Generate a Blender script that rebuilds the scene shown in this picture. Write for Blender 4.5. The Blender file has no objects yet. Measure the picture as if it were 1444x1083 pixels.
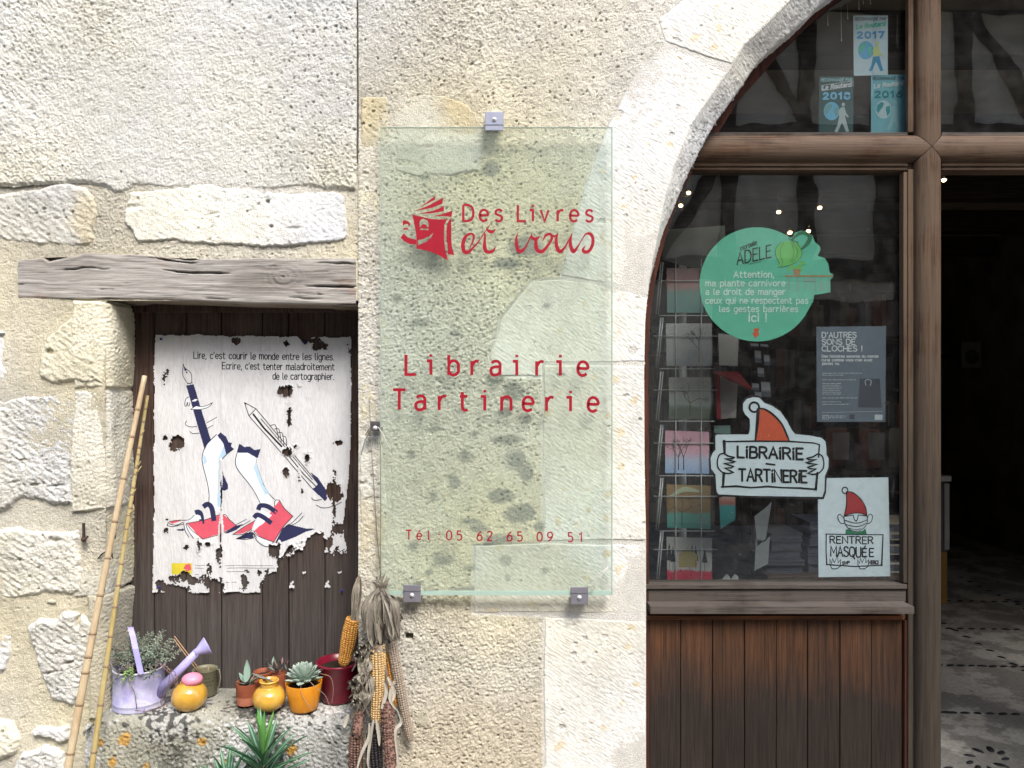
import bpy, bmesh, math, random
import numpy as np
from mathutils import Vector, Matrix

random.seed(7)
SC = bpy.context.scene
COL = SC.collection
R = math.radians

# ------------------------------------------------------------------ camera, light, exposure
D = 1.969           # metres from the lens to the face of the wall
EYE = 1.55          # height of the lens above the street
F = 1083.0          # focal length in photo pixels
cam_d = bpy.data.cameras.new('camera'); cam = bpy.data.objects.new('camera', cam_d); COL.objects.link(cam)
cam.location = (0, -D, EYE); cam.rotation_euler = (R(90), 0, 0)
cam_d.sensor_width = 36; cam_d.lens = 36 * F / 1444; cam_d.clip_start = 0.05; cam_d.clip_end = 400
SC.camera = cam

SUN_EL, SUN_AZ = 52, 202          # azimuth: the sun stands behind the camera, a little to its right
w = bpy.data.worlds.new('World'); SC.world = w; w.use_nodes = True
nt = w.node_tree; nt.nodes.clear()
sky = nt.nodes.new('ShaderNodeTexSky'); sky.sky_type = 'NISHITA'; sky.sun_disc = False
sky.sun_elevation = R(SUN_EL); sky.sun_rotation = R(180 - 22); sky.air_density = 1.0; sky.dust_density = 3.0; sky.ozone_density = 1.0
bg = nt.nodes.new('ShaderNodeBackground'); bg.inputs['Strength'].default_value = 0.14
wo = nt.nodes.new('ShaderNodeOutputWorld')
nt.links.new(sky.outputs[0], bg.inputs[0]); nt.links.new(bg.outputs[0], wo.inputs[0])
sl = bpy.data.lights.new('sun', 'SUN'); sl.energy = 1.25; sl.angle = R(22); sl.color = (1.0, 0.975, 0.935)
sun = bpy.data.objects.new('sun', sl); COL.objects.link(sun)
_dir = Vector((math.sin(R(22)) * math.cos(R(SUN_EL)), -math.cos(R(22)) * math.cos(R(SUN_EL)), math.sin(R(SUN_EL))))
sun.rotation_euler = _dir.to_track_quat('Z', 'Y').to_euler()
SC.view_settings.view_transform = 'Standard'; SC.view_settings.look = 'None'
SC.view_settings.gamma = 1; SC.view_settings.use_curve_mapping = False
SC.view_settings.exposure = 1.6
SC.render.engine = 'CYCLES'
SC.cycles.max_bounces = 7; SC.cycles.diffuse_bounces = 3; SC.cycles.glossy_bounces = 3
SC.cycles.transmission_bounces = 4; SC.cycles.transparent_max_bounces = 16
SC.cycles.caustics_reflective = False; SC.cycles.caustics_refractive = False
SC.cycles.use_denoising = True

# ------------------------------------------------------------------ placing
def P(px, py, y=0.0):
    """world point seen at photo pixel (px, py) on the vertical plane y"""
    s = (D + y) / F
    return Vector(((px - 722) * s, y, EYE - (py - 541.5) * s))
def PX(px, y=0.0): return (px - 722) * (D + y) / F
def PZ(py, y=0.0): return EYE - (py - 541.5) * (D + y) / F

def tag(o, label=None, cat=None, group=None, kind=None):
    if label: o['label'] = label
    if cat: o['category'] = cat
    if group: o['group'] = group
    if kind: o['kind'] = kind
    return o
def empty(name, loc, label=None, cat=None, group=None, rz=0, parent=None):
    o = bpy.data.objects.new(name, None); COL.objects.link(o)
    o.location = loc; o.rotation_euler = (0, 0, rz); o.empty_display_size = 0.05
    if parent: o.parent = parent
    return tag(o, label, cat, group)
def link(name, me, mat=None, parent=None, keep=True):
    """mesh data is in world coordinates; under a parent it is moved into the parent's frame"""
    o = bpy.data.objects.new(name, me); COL.objects.link(o)
    if mat and not me.materials: me.materials.append(mat)
    if parent:
        o.parent = parent
        if keep and parent.type == 'EMPTY': o.matrix_parent_inverse = Matrix.Translation(-parent.location)
    return o
def root_loc(p):
    l = Vector((0, 0, 0))
    while p is not None:
        if p.type == 'EMPTY': l += p.location
        p = p.parent
    return l
def copy_tree(o, parent=None):
    c = o.copy(); COL.objects.link(c); c.parent = parent
    for ch in list(o.children): copy_tree(ch, c)
    return c

# ------------------------------------------------------------------ mesh builder
class MB:
    def __init__(s): s.v = []; s.f = []; s.sm = []; s.mi = []; s.cur = 0
    def add(s, vs, fs, smooth=False):
        n = len(s.v); s.v += [tuple(v) for v in vs]
        for f in fs: s.f.append(tuple(i + n for i in f)); s.sm.append(smooth); s.mi.append(s.cur)
    def box(s, a, b, bev=0.0):
        (x0, y0, z0), (x1, y1, z1) = a, b
        x0, x1 = min(x0, x1), max(x0, x1); y0, y1 = min(y0, y1), max(y0, y1); z0, z1 = min(z0, z1), max(z0, z1)
        if bev <= 0:
            s.add([(x0,y0,z0),(x1,y0,z0),(x1,y1,z0),(x0,y1,z0),(x0,y0,z1),(x1,y0,z1),(x1,y1,z1),(x0,y1,z1)],
                  [(0,3,2,1),(4,5,6,7),(0,1,5,4),(1,2,6,5),(2,3,7,6),(3,0,4,7)])
            return
        bm = bmesh.new(); bmesh.ops.create_cube(bm, size=1)
        for v in bm.verts: v.co = Vector(((x0+x1)/2 + v.co.x*(x1-x0), (y0+y1)/2 + v.co.y*(y1-y0), (z0+z1)/2 + v.co.z*(z1-z0)))
        bmesh.ops.bevel(bm, geom=bm.edges[:], offset=bev, segments=2, affect='EDGES', profile=0.5)
        bm.verts.index_update(); s.add([v.co[:] for v in bm.verts], [[v.index for v in f.verts] for f in bm.faces]); bm.free()
    def prism(s, pts, y0, y1):
        """polygon of (x,z) between depths y0 (front) and y1"""
        n = len(pts); a = sum(pts[i][0]*pts[(i+1)%n][1]-pts[(i+1)%n][0]*pts[i][1] for i in range(n))
        if a < 0: pts = pts[::-1]
        vs = [(p[0], y0, p[1]) for p in pts] + [(p[0], y1, p[1]) for p in pts]
        fs = [tuple(range(n)), tuple(range(2*n-1, n-1, -1))] + [(i, i+n, (i+1)%n+n, (i+1)%n) for i in range(n)]
        s.add(vs, fs)
    def tube(s, pts, r, n=8, cap=True, smooth=True, flat=1.0):
        pts = [Vector(p) for p in pts]; m = len(pts)
        rs = r if hasattr(r, '__len__') else [r]*m
        t = (pts[1]-pts[0]).normalized(); up = Vector((0,0,1)) if abs(t.z) < .9 else Vector((1,0,0))
        u = t.cross(up).normalized(); vs = []; fs = []
        for i in range(m):
            t = (pts[min(i+1,m-1)] - pts[max(i-1,0)])
            if t.length < 1e-9: t = Vector((0,0,1))
            t.normalize(); u = (u - t*u.dot(t)); u.normalize(); v = t.cross(u)
            for k in range(n):
                a = 2*math.pi*k/n; vs.append(pts[i] + (u*math.cos(a) + v*math.sin(a)*flat)*rs[i])
        for i in range(m-1):
            for k in range(n): fs.append((i*n+k, i*n+(k+1)%n, (i+1)*n+(k+1)%n, (i+1)*n+k))
        if cap: fs.append(tuple(range(n-1,-1,-1))); fs.append(tuple(range((m-1)*n, m*n)))
        s.add(vs, fs, smooth)
    def lathe(s, prof, c=(0,0,0), n=32, rot=None, close=False, smooth=True):
        c = Vector(c); vs = []; fs = []; m = len(prof)
        for (r, z) in prof:
            for k in range(n):
                a = 2*math.pi*k/n; p = Vector((r*math.cos(a), r*math.sin(a), z))
                if rot: p = rot @ p
                vs.append(c+p)
        for i in range(m-1):
            for k in range(n): fs.append((i*n+k, i*n+(k+1)%n, (i+1)*n+(k+1)%n, (i+1)*n+k))
        if prof[0][0] > 1e-6 and close: fs.append(tuple(range(n-1,-1,-1)))
        s.add(vs, fs, smooth)
    def ell(s, c, rx, ry, rz, n=10, m=7, rot=None):
        c = Vector(c); vs = []; fs = []
        for i in range(m+1):
            th = math.pi*i/m
            for k in range(n):
                a = 2*math.pi*k/n; p = Vector((rx*math.sin(th)*math.cos(a), ry*math.sin(th)*math.sin(a), -rz*math.cos(th)))
                if rot: p = rot @ p
                vs.append(c+p)
        for i in range(m):
            for k in range(n): fs.append((i*n+k, i*n+(k+1)%n, (i+1)*n+(k+1)%n, (i+1)*n+k))
        s.add(vs, fs, True)
    def build(s, name, mat=None, parent=None, keep=True, weld=False):
        me = bpy.data.meshes.new(name); me.from_pydata(s.v, [], s.f)
        mats = mat if isinstance(mat, (list, tuple)) else [mat]
        for m in mats:
            if m: me.materials.append(m)
        me.polygons.foreach_set('use_smooth', s.sm)
        if len(mats) > 1: me.polygons.foreach_set('material_index', s.mi)
        me.update()
        return link(name, me, None, parent, keep)

# ------------------------------------------------------------------ noise fields (numpy)
_rng = np.random.default_rng(11)
NS = 1024
_fx = np.fft.fftfreq(NS)*NS; _kk = np.sqrt(_fx[None,:]**2 + _fx[:,None]**2); _kk[0,0] = 1
def _field(filt, seed):
    g = np.random.default_rng(seed).standard_normal((NS,NS)); f = np.fft.ifft2(np.fft.fft2(g)*filt).real
    f -= f.mean(); return (f/f.std()).astype(np.float32)
FBM = [_field(_kk**-1.6 * (_kk < 300), 20+i) for i in range(3)]                # rough fractal
SOFT = [_field(_kk**-2.4, 40+i) for i in range(3)]
BAND = [_field(np.exp(-((_kk-64)/26.)**2), 60+i) for i in range(4)]            # 64 cycles a tile
GRAN = [_field(_kk**-0.9 * (_kk > 14) * (_kk < 330), 80+i) for i in range(3)]        # granular
KNOB = [np.abs(_field(_kk**-0.7 * (_kk > 26) * (_kk < 200), 90+i)).astype(np.float32) for i in range(3)]   # round knobs parted by sharp creases
def samp(tex, X, Z, size, ang=0.0, stretch=1.0, off=(0.37,0.71)):
    """sample a tileable field; size = metres a tile covers, stretch lengthens along the first axis"""
    c, s_ = math.cos(ang), math.sin(ang)
    u = ((X*c + Z*s_)/(size*stretch) + off[0]) % 1.0*NS; v = ((-X*s_ + Z*c)/size + off[1]) % 1.0*NS
    i = np.floor(u).astype(int) % NS; j = np.floor(v).astype(int) % NS; fu = (u-np.floor(u)); fv = (v-np.floor(v))
    i1 = (i+1) % NS; j1 = (j+1) % NS
    return (tex[j,i]*(1-fu)+tex[j,i1]*fu)*(1-fv) + (tex[j1,i]*(1-fu)+tex[j1,i1]*fu)*fv
def sst(a, b, x): t = np.clip((x-a)/(b-a), 0, 1); return t*t*(3-2*t)

def sdist(X, Z, poly):
    """signed distance to polygon, positive inside"""
    shp = X.shape; x = X.ravel(); z = Z.ravel(); d = np.full(x.shape, 1e9); ins = np.zeros(x.shape, bool)
    n = len(poly)
    for i in range(n):
        ax, az = poly[i]; bx, bz = poly[(i+1) % n]; ex, ez = bx-ax, bz-az; L = ex*ex+ez*ez
        if L < 1e-14: continue
        t = np.clip(((x-ax)*ex+(z-az)*ez)/L, 0, 1); d = np.minimum(d, (x-ax-t*ex)**2+(z-az-t*ez)**2)
        c = ((az > z) != (bz > z)); 
        with np.errstate(divide='ignore', invalid='ignore'): xi = ax + (z-az)*ex/(ez if ez != 0 else 1e-12)
        ins ^= c & (x < xi)
    return (np.where(ins, 1, -1)*np.sqrt(d)).reshape(shp)
def wpoly(pts, y=0.0): return [(PX(a, y), PZ(b, y)) for a, b in pts]
def smooth_closed(pts, k=4):
    n = len(pts); out = []
    for i in range(n):
        p0, p1, p2, p3 = [np.array(pts[(i+j-1) % n], float) for j in range(4)]
        for t in np.linspace(0, 1, k, endpoint=False):
            out.append(tuple(0.5*((2*p1)+(-p0+p2)*t+(2*p0-5*p1+4*p2-p3)*t*t+(-p0+3*p1-3*p2+p3)*t**3)))
    return out
def smooth_open(pts, k=6):
    P_ = [pts[0]]+list(pts)+[pts[-1]]; out = []
    for i in range(1, len(P_)-2):
        p0, p1, p2, p3 = [np.array(P_[i+j-1], float) for j in range(4)]
        for t in np.linspace(0, 1, k, endpoint=False):
            out.append(tuple(0.5*((2*p1)+(-p0+p2)*t+(2*p0-5*p1+4*p2-p3)*t*t+(-p0+3*p1-3*p2+p3)*t**3)))
    out.append(tuple(pts[-1])); return out

def grid_mesh(name, xs, zs, hfun, keep_sd=None, colfun=None, mat=None, parent=None, y0=0.0):
    """height field over the wall plane; hfun(X,Z,sd) gives the rise towards the street; sd<0 cells are dropped and the rim is snapped on to sd=0"""
    X, Z = np.meshgrid(xs, zs)
    sd = None
    if keep_sd is not None:
        sd = keep_sd(X, Z)
        gz, gx = np.gradient(sd, zs, xs); gl = np.maximum(gx*gx+gz*gz, 0.25)
        neg = (sd < 0) & (sd > -0.02); X = np.where(neg, X-sd*gx/gl, X); Z = np.where(neg, Z-sd*gz/gl, Z)
    H = hfun(X, Z, sd)
    n, m = X.shape
    co = np.stack([X, y0-H, Z], -1).reshape(-1, 3)
    idx = np.arange(n*m).reshape(n, m)
    q = np.stack([idx[:-1,:-1], idx[:-1,1:], idx[1:,1:], idx[1:,:-1]], -1)
    if sd is not None:
        k = (sd[:-1,:-1] > 0) | (sd[1:,:-1] > 0) | (sd[:-1,1:] > 0) | (sd[1:,1:] > 0); q = q[k]
    q = q.reshape(-1, 4)
    used = np.zeros(n*m, bool); used[q.ravel()] = True; mp = np.cumsum(used)-1; q = mp[q]
    col = None
    if colfun is not None:
        c = colfun(X, Z, sd); col = np.stack([np.broadcast_to(a, X.shape) for a in c], -1).reshape(-1, 3)[used]
    return quads(name, co[used], q, col, mat, parent)
def quads(name, co, q, col=None, mat=None, parent=None):
    me = bpy.data.meshes.new(name)
    me.vertices.add(len(co)); me.vertices.foreach_set('co', np.ascontiguousarray(co, dtype=np.float32).ravel())
    me.loops.add(len(q)*4); me.loops.foreach_set('vertex_index', np.ascontiguousarray(q, dtype=np.int32).ravel())
    me.polygons.add(len(q)); me.polygons.foreach_set('loop_start', np.arange(0, len(q)*4, 4, dtype=np.int32))
    try: me.polygons.foreach_set('loop_total', np.full(len(q), 4, dtype=np.int32))
    except Exception: pass
    me.update(calc_edges=True); me.validate()
    me.polygons.foreach_set('use_smooth', np.ones(len(me.polygons), bool))
    if col is not None and len(me.vertices) == len(co):
        a = me.color_attributes.new('Col', 'FLOAT_COLOR', 'POINT')
        a.data.foreach_set('color', np.concatenate([col, np.ones((len(col), 1))], 1).astype(np.float32).ravel())
    return link(name, me, mat, parent)
def axis(a, b, fine, fa, fb, coarse):
    """coordinates from a to b, fine between fa and fb"""
    out = []
    if a < fa: out += list(np.linspace(a, fa, max(2, int((fa-a)/coarse)+1))[:-1])
    out += list(np.linspace(max(a, fa), min(b, fb), max(2, int((min(b, fb)-max(a, fa))/fine)+1)))
    if b > fb: out += list(np.linspace(fb, b, max(2, int((b-fb)/coarse)+1))[1:])
    return np.array(out)

# ------------------------------------------------------------------ material helpers
class NT:
    def __init__(s, name):
        s.m = bpy.data.materials.new(name); s.m.use_nodes = True; s.t = s.m.node_tree; s.t.nodes.clear()
        s.out = s.n('OutputMaterial'); s.b = s.n('BsdfPrincipled'); s.l(s.b.outputs[0], s.out.inputs[0])
    def n(s, ty, **kw):
        nd = s.t.nodes.new('ShaderNode'+ty)
        for k, v in kw.items():
            if hasattr(nd, k): setattr(nd, k, v)
        return nd
    def l(s, a, b): s.t.links.new(a, b)
    def co(s, scale=(1,1,1), rot=(0,0,0), kind='Object', loc=(0,0,0)):
        tc = s.n('TexCoord'); mp = s.n('Mapping'); mp.inputs['Scale'].default_value = scale; mp.inputs['Rotation'].default_value = rot; mp.inputs['Location'].default_value = loc
        s.l(tc.outputs[kind], mp.inputs[0]); return mp.outputs[0]
    def noise(s, co, scale, detail=4, rough=0.55, dist=0.0):
        nd = s.n('TexNoise'); nd.inputs['Scale'].default_value = scale; nd.inputs['Detail'].default_value = detail
        nd.inputs['Roughness'].default_value = rough; nd.inputs['Distortion'].default_value = dist
        if co is not None: s.l(co, nd.inputs['Vector'])
        return nd.outputs[0]
    def vor(s, co, scale, feature='F1'):
        nd = s.n('TexVoronoi'); nd.feature = feature; nd.inputs['Scale'].default_value = scale; s.l(co, nd.inputs['Vector']); return nd.outputs[0]
    def ramp(s, fac, stops):
        nd = s.n('ValToRGB'); cr = nd.color_ramp
        while len(cr.elements) < len(stops): cr.elements.new(0.5)
        for e, (p, c) in zip(cr.elements, stops):
            e.position = p; e.color = (c, c, c, 1) if not hasattr(c, '__len__') else (*c, 1)
        s.l(fac, nd.inputs[0]); return nd.outputs[0]
    def mix(s, fac, a, b, blend='MIX'):
        nd = s.n('Mix'); nd.data_type = 'RGBA'; nd.blend_type = blend
        for v, i in ((fac, 0), (a, 6), (b, 7)):
            if hasattr(v, 'links') or hasattr(v, 'is_linked'): s.l(v, nd.inputs[i])
            elif i == 0: nd.inputs[0].default_value = v
            else: nd.inputs[i].default_value = (*v, 1) if hasattr(v, '__len__') else (v, v, v, 1)
        return nd.outputs[2]
    def math(s, op, a, b=0.0, clamp=False):
        nd = s.n('Math'); nd.operation = op; nd.use_clamp = clamp
        for v, i in ((a, 0), (b, 1)):
            if hasattr(v, 'is_linked'): s.l(v, nd.inputs[i])
            else: nd.inputs[i].default_value = v
        return nd.outputs[0]
    def bump(s, h, dist, strength=1.0, normal=None):
        nd = s.n('Bump'); nd.inputs['Distance'].default_value = dist; nd.inputs['Strength'].default_value = strength
        s.l(h, nd.inputs['Height'])
        if normal is not None: s.l(normal, nd.inputs['Normal'])
        return nd.outputs[0]
    def set(s, col=None, rough=None, normal=None, metal=None, spec=None, **kw):
        def put(k, v):
            if v is None: return
            if hasattr(v, 'is_linked'): s.l(v, s.b.inputs[k])
            else: s.b.inputs[k].default_value = (*v, 1) if hasattr(v, '__len__') and len(v) == 3 else v
        put('Base Color', col); put('Roughness', rough); put('Normal', normal); put('Metallic', metal); put('Specular IOR Level', spec)
        for k, v in kw.items(): put(k.replace('_', ' '), v)
        return s.m
_flat = {}
def flat(col, rough=0.6, name='paint', spec=0.3, var=0.12, scale=60):
    key = (tuple(col), rough, spec, var, scale)
    if key in _flat: return _flat[key]
    t = NT(name); c = t.co(); n = t.noise(c, scale, 4)
    cc = t.mix(t.ramp(n, [(0.3, 1-var), (0.7, 1.0)]), (0, 0, 0), col) if var else col
    _flat[key] = t.set(cc, rough, spec=spec); return _flat[key]
# ------------------------------------------------------------------ masonry materials
def stone_mat(name, bump_kind='pit', fine=1.0):
    t = NT(name); a = t.n('Attribute'); a.attribute_name = 'Col'
    c = t.co()
    n1 = t.noise(c, 240, 5, 0.65); n2 = t.noise(c, 900, 3, 0.6); n3 = t.noise(c, 38, 5, 0.6)
    col = t.mix(1.0, a.outputs[0], t.ramp(n1, [(0.25, 0.72), (0.5, 0.98), (0.8, 1.08)]), 'MULTIPLY')
    col = t.mix(1.0, col, t.ramp(n3, [(0.3, (0.86, 0.85, 0.83)), (0.6, (1.0, 1.0, 1.0))]), 'MULTIPLY')
    sp = t.noise(c, 330, 2, 0.5); col = t.mix(t.ramp(sp, [(0.66, 0.0), (0.73, 0.55)]), col, (0.16, 0.145, 0.12)) if bump_kind != 'tool' else col
    if bump_kind == 'tool':
        ct = t.co(scale=(1, 1, 1), rot=(0, R(-34), 0)); cs = t.n('Mapping'); cs.inputs['Scale'].default_value = (26, 90, 210)
        t.l(ct, cs.inputs[0]); g = t.noise(cs.outputs[0], 1.0, 3, 0.55)
        h = t.math('ADD', t.math('MULTIPLY', g, 1.3), t.math('MULTIPLY', n1, 0.5)); nb = t.bump(h, 0.0017*fine)
    else:
        v = t.vor(c, 260); h = t.math('ADD', t.math('MULTIPLY', n1, 1.2), t.math('MULTIPLY', t.ramp(v, [(0.0, 0.0), (0.35, 1.0)]), 0.35))
        h = t.math('ADD', h, t.math('MULTIPLY', n2, 0.3)); nb = t.bump(h, 0.0026*fine)
    return t.set(col, 0.93, nb, spec=0.15)
M = {}
M['mortar'] = stone_mat('lime_mortar', fine=1.2)
M['render'] = stone_mat('grey_render', fine=0.9)
M['limestone'] = stone_mat('limestone', fine=0.9)
M['dressed'] = stone_mat('dressed_limestone', 'tool', 0.8)
M['lichen'] = stone_mat('lichened_stone', fine=1.3)

def wood_mat(name, base, dark, grey=None, axis_='z', scale=1.0, rough=0.7, gfac=0.5, bump=0.0012, patina=None):
    t = NT(name); a = (220, 220, 7) if axis_ == 'z' else (7, 220, 220)
    c = t.co(scale=tuple(x*scale for x in a)); g = t.noise(c, 1.0, 6, 0.62, 0.35)
    c2 = t.co(scale=tuple(x*scale*s for x, s in zip(a, (0.22, 0.22, 0.5) if axis_ == 'z' else (0.5, 0.22, 0.22))))
    g2 = t.noise(c2, 1.0, 4, 0.55, 1.2); big = t.noise(t.co(), 7, 4, 0.6)
    oi = t.n('ObjectInfo')
    col = t.mix(t.ramp(g, [(0.33, 0.0), (0.62, 1.0)]), dark, base)
    col = t.mix(t.ramp(g2, [(0.40, 0.65), (0.58, 1.0)]), (0.01, 0.008, 0.007), col)
    if grey is not None:
        m = t.ramp(t.math('ADD', t.math('MULTIPLY', big, 0.8), t.math('MULTIPLY', g, 0.45)), [(0.5-0.25*gfac+.08, 0.0), (0.78-0.25*gfac, 1.0)])
        col = t.mix(t.math('MULTIPLY', m, gfac*1.3, True), col, grey)
    if patina is not None:      # the weathered lower part of boards: (z0, z1, colour)
        z0, z1, pc = patina; sp = t.n('SeparateXYZ'); g_ = t.n('NewGeometry'); t.l(g_.outputs['Position'], sp.inputs[0])
        zz = t.math('ADD', sp.outputs[2], t.math('MULTIPLY', t.math('SUBTRACT', t.noise(t.co(), 6, 3), 0.5), 0.28))
        zz = t.math('ADD', zz, t.math('MULTIPLY', t.math('SUBTRACT', g, 0.5), 0.10))
        mr = t.n('MapRange'); t.l(zz, mr.inputs[0]); mr.inputs[1].default_value = z0; mr.inputs[2].default_value = z1
        pcol = t.mix(t.ramp(g, [(0.35, 0.0), (0.65, 1.0)]), tuple(x*0.55 for x in pc), pc)
        col = t.mix(mr.outputs[0], pcol, col)
    col = t.mix(1.0, col, t.ramp(oi.outputs['Random'], [(0.0, 0.82), (1.0, 1.12)]), 'MULTIPLY')
    nb = t.bump(t.math('ADD', g, t.math('MULTIPLY', g2, 0.6)), bump)
    return t.set(col, rough, nb, spec=0.13)
M['lintel'] = wood_mat('weathered_oak', (0.36, 0.34, 0.33), (0.13, 0.12, 0.115), (0.42, 0.42, 0.43), 'x', 0.55, 0.85, 0.5, 0.003)

# ------------------------------------------------------------------ arch curves (photo px)
FACE = [(911,1500),(911,1083),(911,900),(911,760),(909,650),(908.5,520),(910,453),(914,405),(920,370),(928,330),(936,288),(950,241),(975,177),(1002,138),(1030,97),(1050,64),(1094,22),(1116,0),(1160,-38),(1215,-72),(1290,-104),(1380,-124),(1480,-132)]
INNER = [(905,1500),(905,1083),(905,900),(905,760),(905,650),(905,520),(908,453),(914,405),(924,367),(936,325),(948,295),(960,265),(975,235),(1011,169),(1038,130),(1066,91),(1088,69),(1130,33),(1163,0),(1205,-30),(1262,-58),(1330,-80),(1410,-94),(1500,-99)]
CX = 1500.0
ID = 0.12                                   # depth of the timber frame behind the wall face
FW = [(PX(a), PZ(b)) for a, b in FACE]; cxw = PX(CX)
OPEN = FW + [(2*cxw-x, z) for x, z in FW[::-1]]
def arcres(pts, step):
    pts = np.array(pts); seg = np.hypot(*np.diff(pts, axis=0).T); s = np.r_[0, np.cumsum(seg)]; n = max(2, int(s[-1]/step))
    t = np.linspace(0, s[-1], n+1); return np.stack([np.interp(t, s, pts[:,0]), np.interp(t, s, pts[:,1])], 1)

# ------------------------------------------------------------------ surface functions
def h_rough(X, Z, amp=1.0, pit=1.0, seed=0, diag=0.0):
    """knobbly lime render with small deep pits"""
    md = 0.55+0.45*np.clip(samp(SOFT[(seed+2) % 3], X, Z, 0.9), -1, 2)
    h = 0.00075*samp(GRAN[seed % 3], X, Z, 0.75, 0.3+seed) + 0.0012*md*samp(KNOB[seed % 3], X, Z, 0.85, 1.1, 1.4)
    h += 0.00075*samp(KNOB[(seed+1) % 3], X, Z, 0.7, -0.75, 2.4)*(1+diag)*md
    h += 0.0010*samp(FBM[seed % 3], X, Z, 0.8)
    p = samp(BAND[(seed+3) % 4], X, Z, 0.72, 0.2, 1.3)+0.35*samp(GRAN[(seed+1) % 3], X, Z, 0.8); q = samp(SOFT[seed % 3], X, Z, 1.4)
    h = h - pit*0.0065*np.clip(p-1.85+0.35*q, 0, 1.2)
    return amp*h + 0.003*samp(SOFT[(seed+1) % 3], X, Z, 1.5)
def base_col(X, Z, c, var=0.08, warm=0.06, seed=0):
    a = samp(SOFT[seed % 3], X, Z, 0.9); b = samp(FBM[(seed+1) % 3], X, Z, 0.5); d = samp(FBM[seed % 3], X, Z, 2.1, 0.4)
    v = 1 + var*0.5*b + var*0.5*d; w = warm*a
    return [np.clip(1.0*c[0]*v*(1+w*0.35), 0.02, 0.85), np.clip(1.003*c[1]*v, 0.02, 0.85), np.clip(0.965*c[2]*v*(1-w*1.3), 0.02, 0.85)]
def blend(c, m, d): return [c[i]*(1-m)+d[i]*m for i in range(3)]
def pits(X, Z, seed, size, th):
    return np.clip(samp(BAND[seed], X, Z, size, 0.9, 1.6)-th, 0, 1.5)

FINE, COARSE = 0.0023, 0.011
LX0, LX1 = PX(-420), PX(503)
FZ0, FZ1 = PZ(1092), PZ(-8)

# ------------------------------------------------------------------ left wall
left_wall = empty('rubble_wall', (PX(200), 0, 0), 'old rubble stone wall with grey render above, around the small boarded opening on the left', 'wall')
niche = wpoly([(150,430),(152,545),(150,720),(146,850),(143,1000),(143,1100),(505,1100),(505,424),(150,424)])
beam_px = [(27,366),(60,360),(150,357),(230,360),(330,364),(503,362),(503,428),(300,428),(120,424),(27,420)]
rend_px = [(-700,-700),(503.5,-700),(503.5,268),(480,268),(440,264),(380,267),(300,264),(240,266),(188,263),(172,272),(160,270),(150,262),(120,258),(60,260),(20,263),(-60,262),(-700,262)]
RP = wpoly(rend_px)
def mort_sd(X, Z):
    s = -sdist(X, Z, niche); s = np.where((X > PX(150)) & (Z < PZ(424)), -1.0*np.abs(sdist(X, Z, niche))-1e-4, s)
    s = np.minimum(s, -(sdist(X, Z, RP)-0.02)); s = np.minimum(s, -(sdist(X, Z, wpoly(beam_px))-0.006))
    return s
def mort_h(X, Z, sd): return h_rough(X, Z, 0.75, 0.7, 0) + 0.001
def mort_c(X, Z, sd):
    c = base_col(X, Z, (0.61, 0.575, 0.49), 0.12, 0.06, 1); g = sst(0.2, 1.4, samp(SOFT[2], X, Z, 1.1, 0.6))
    return blend(c, g*0.4, (0.42, 0.40, 0.34))
xs = axis(LX0, LX1+0.004, FINE, PX(-8), 9, COARSE); zs = axis(0.0, PZ(230), FINE, FZ0, 9, COARSE)
grid_mesh('mortar', xs, zs, mort_h, mort_sd, mort_c, M['mortar'], left_wall)
def rend_sd(X, Z): return sdist(X, Z, RP) + 0.002*samp(FBM[0], X, Z, 0.4)
def rend_h(X, Z, sd):
    h = h_rough(X, Z, 1.0, 1.1, 1, 0.3) + 0.0007*samp(GRAN[2], X, Z, 1.0, R(-50), 3.0)*np.clip(0.6+0.7*samp(SOFT[0], X, Z, 1.2), 0, 1.5)
    return h + 0.007*sst(0, 0.010, sd) - 0.003
def rend_c(X, Z, sd):
    c = base_col(X, Z, (0.615, 0.61, 0.58), 0.07, 0.03, 0); g = sst(0.1, 1.6, samp(SOFT[1], X, Z, 1.6, 0.2))
    c = blend(c, 0.3*g, (0.52, 0.52, 0.50))
    return blend(c, sst(PZ(140), PZ(262), Z)*0, (0.6, 0.58, 0.5))
xs = axis(LX0, LX1, FINE, PX(-8), 9, COARSE); zs = axis(PZ(290), 3.3, FINE, -9, FZ1, COARSE*1.6)
tag(grid_mesh('render_coat', xs, zs, rend_h, rend_sd, rend_c, M['render'], left_wall), 'pale grey rough trowelled render')

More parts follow.
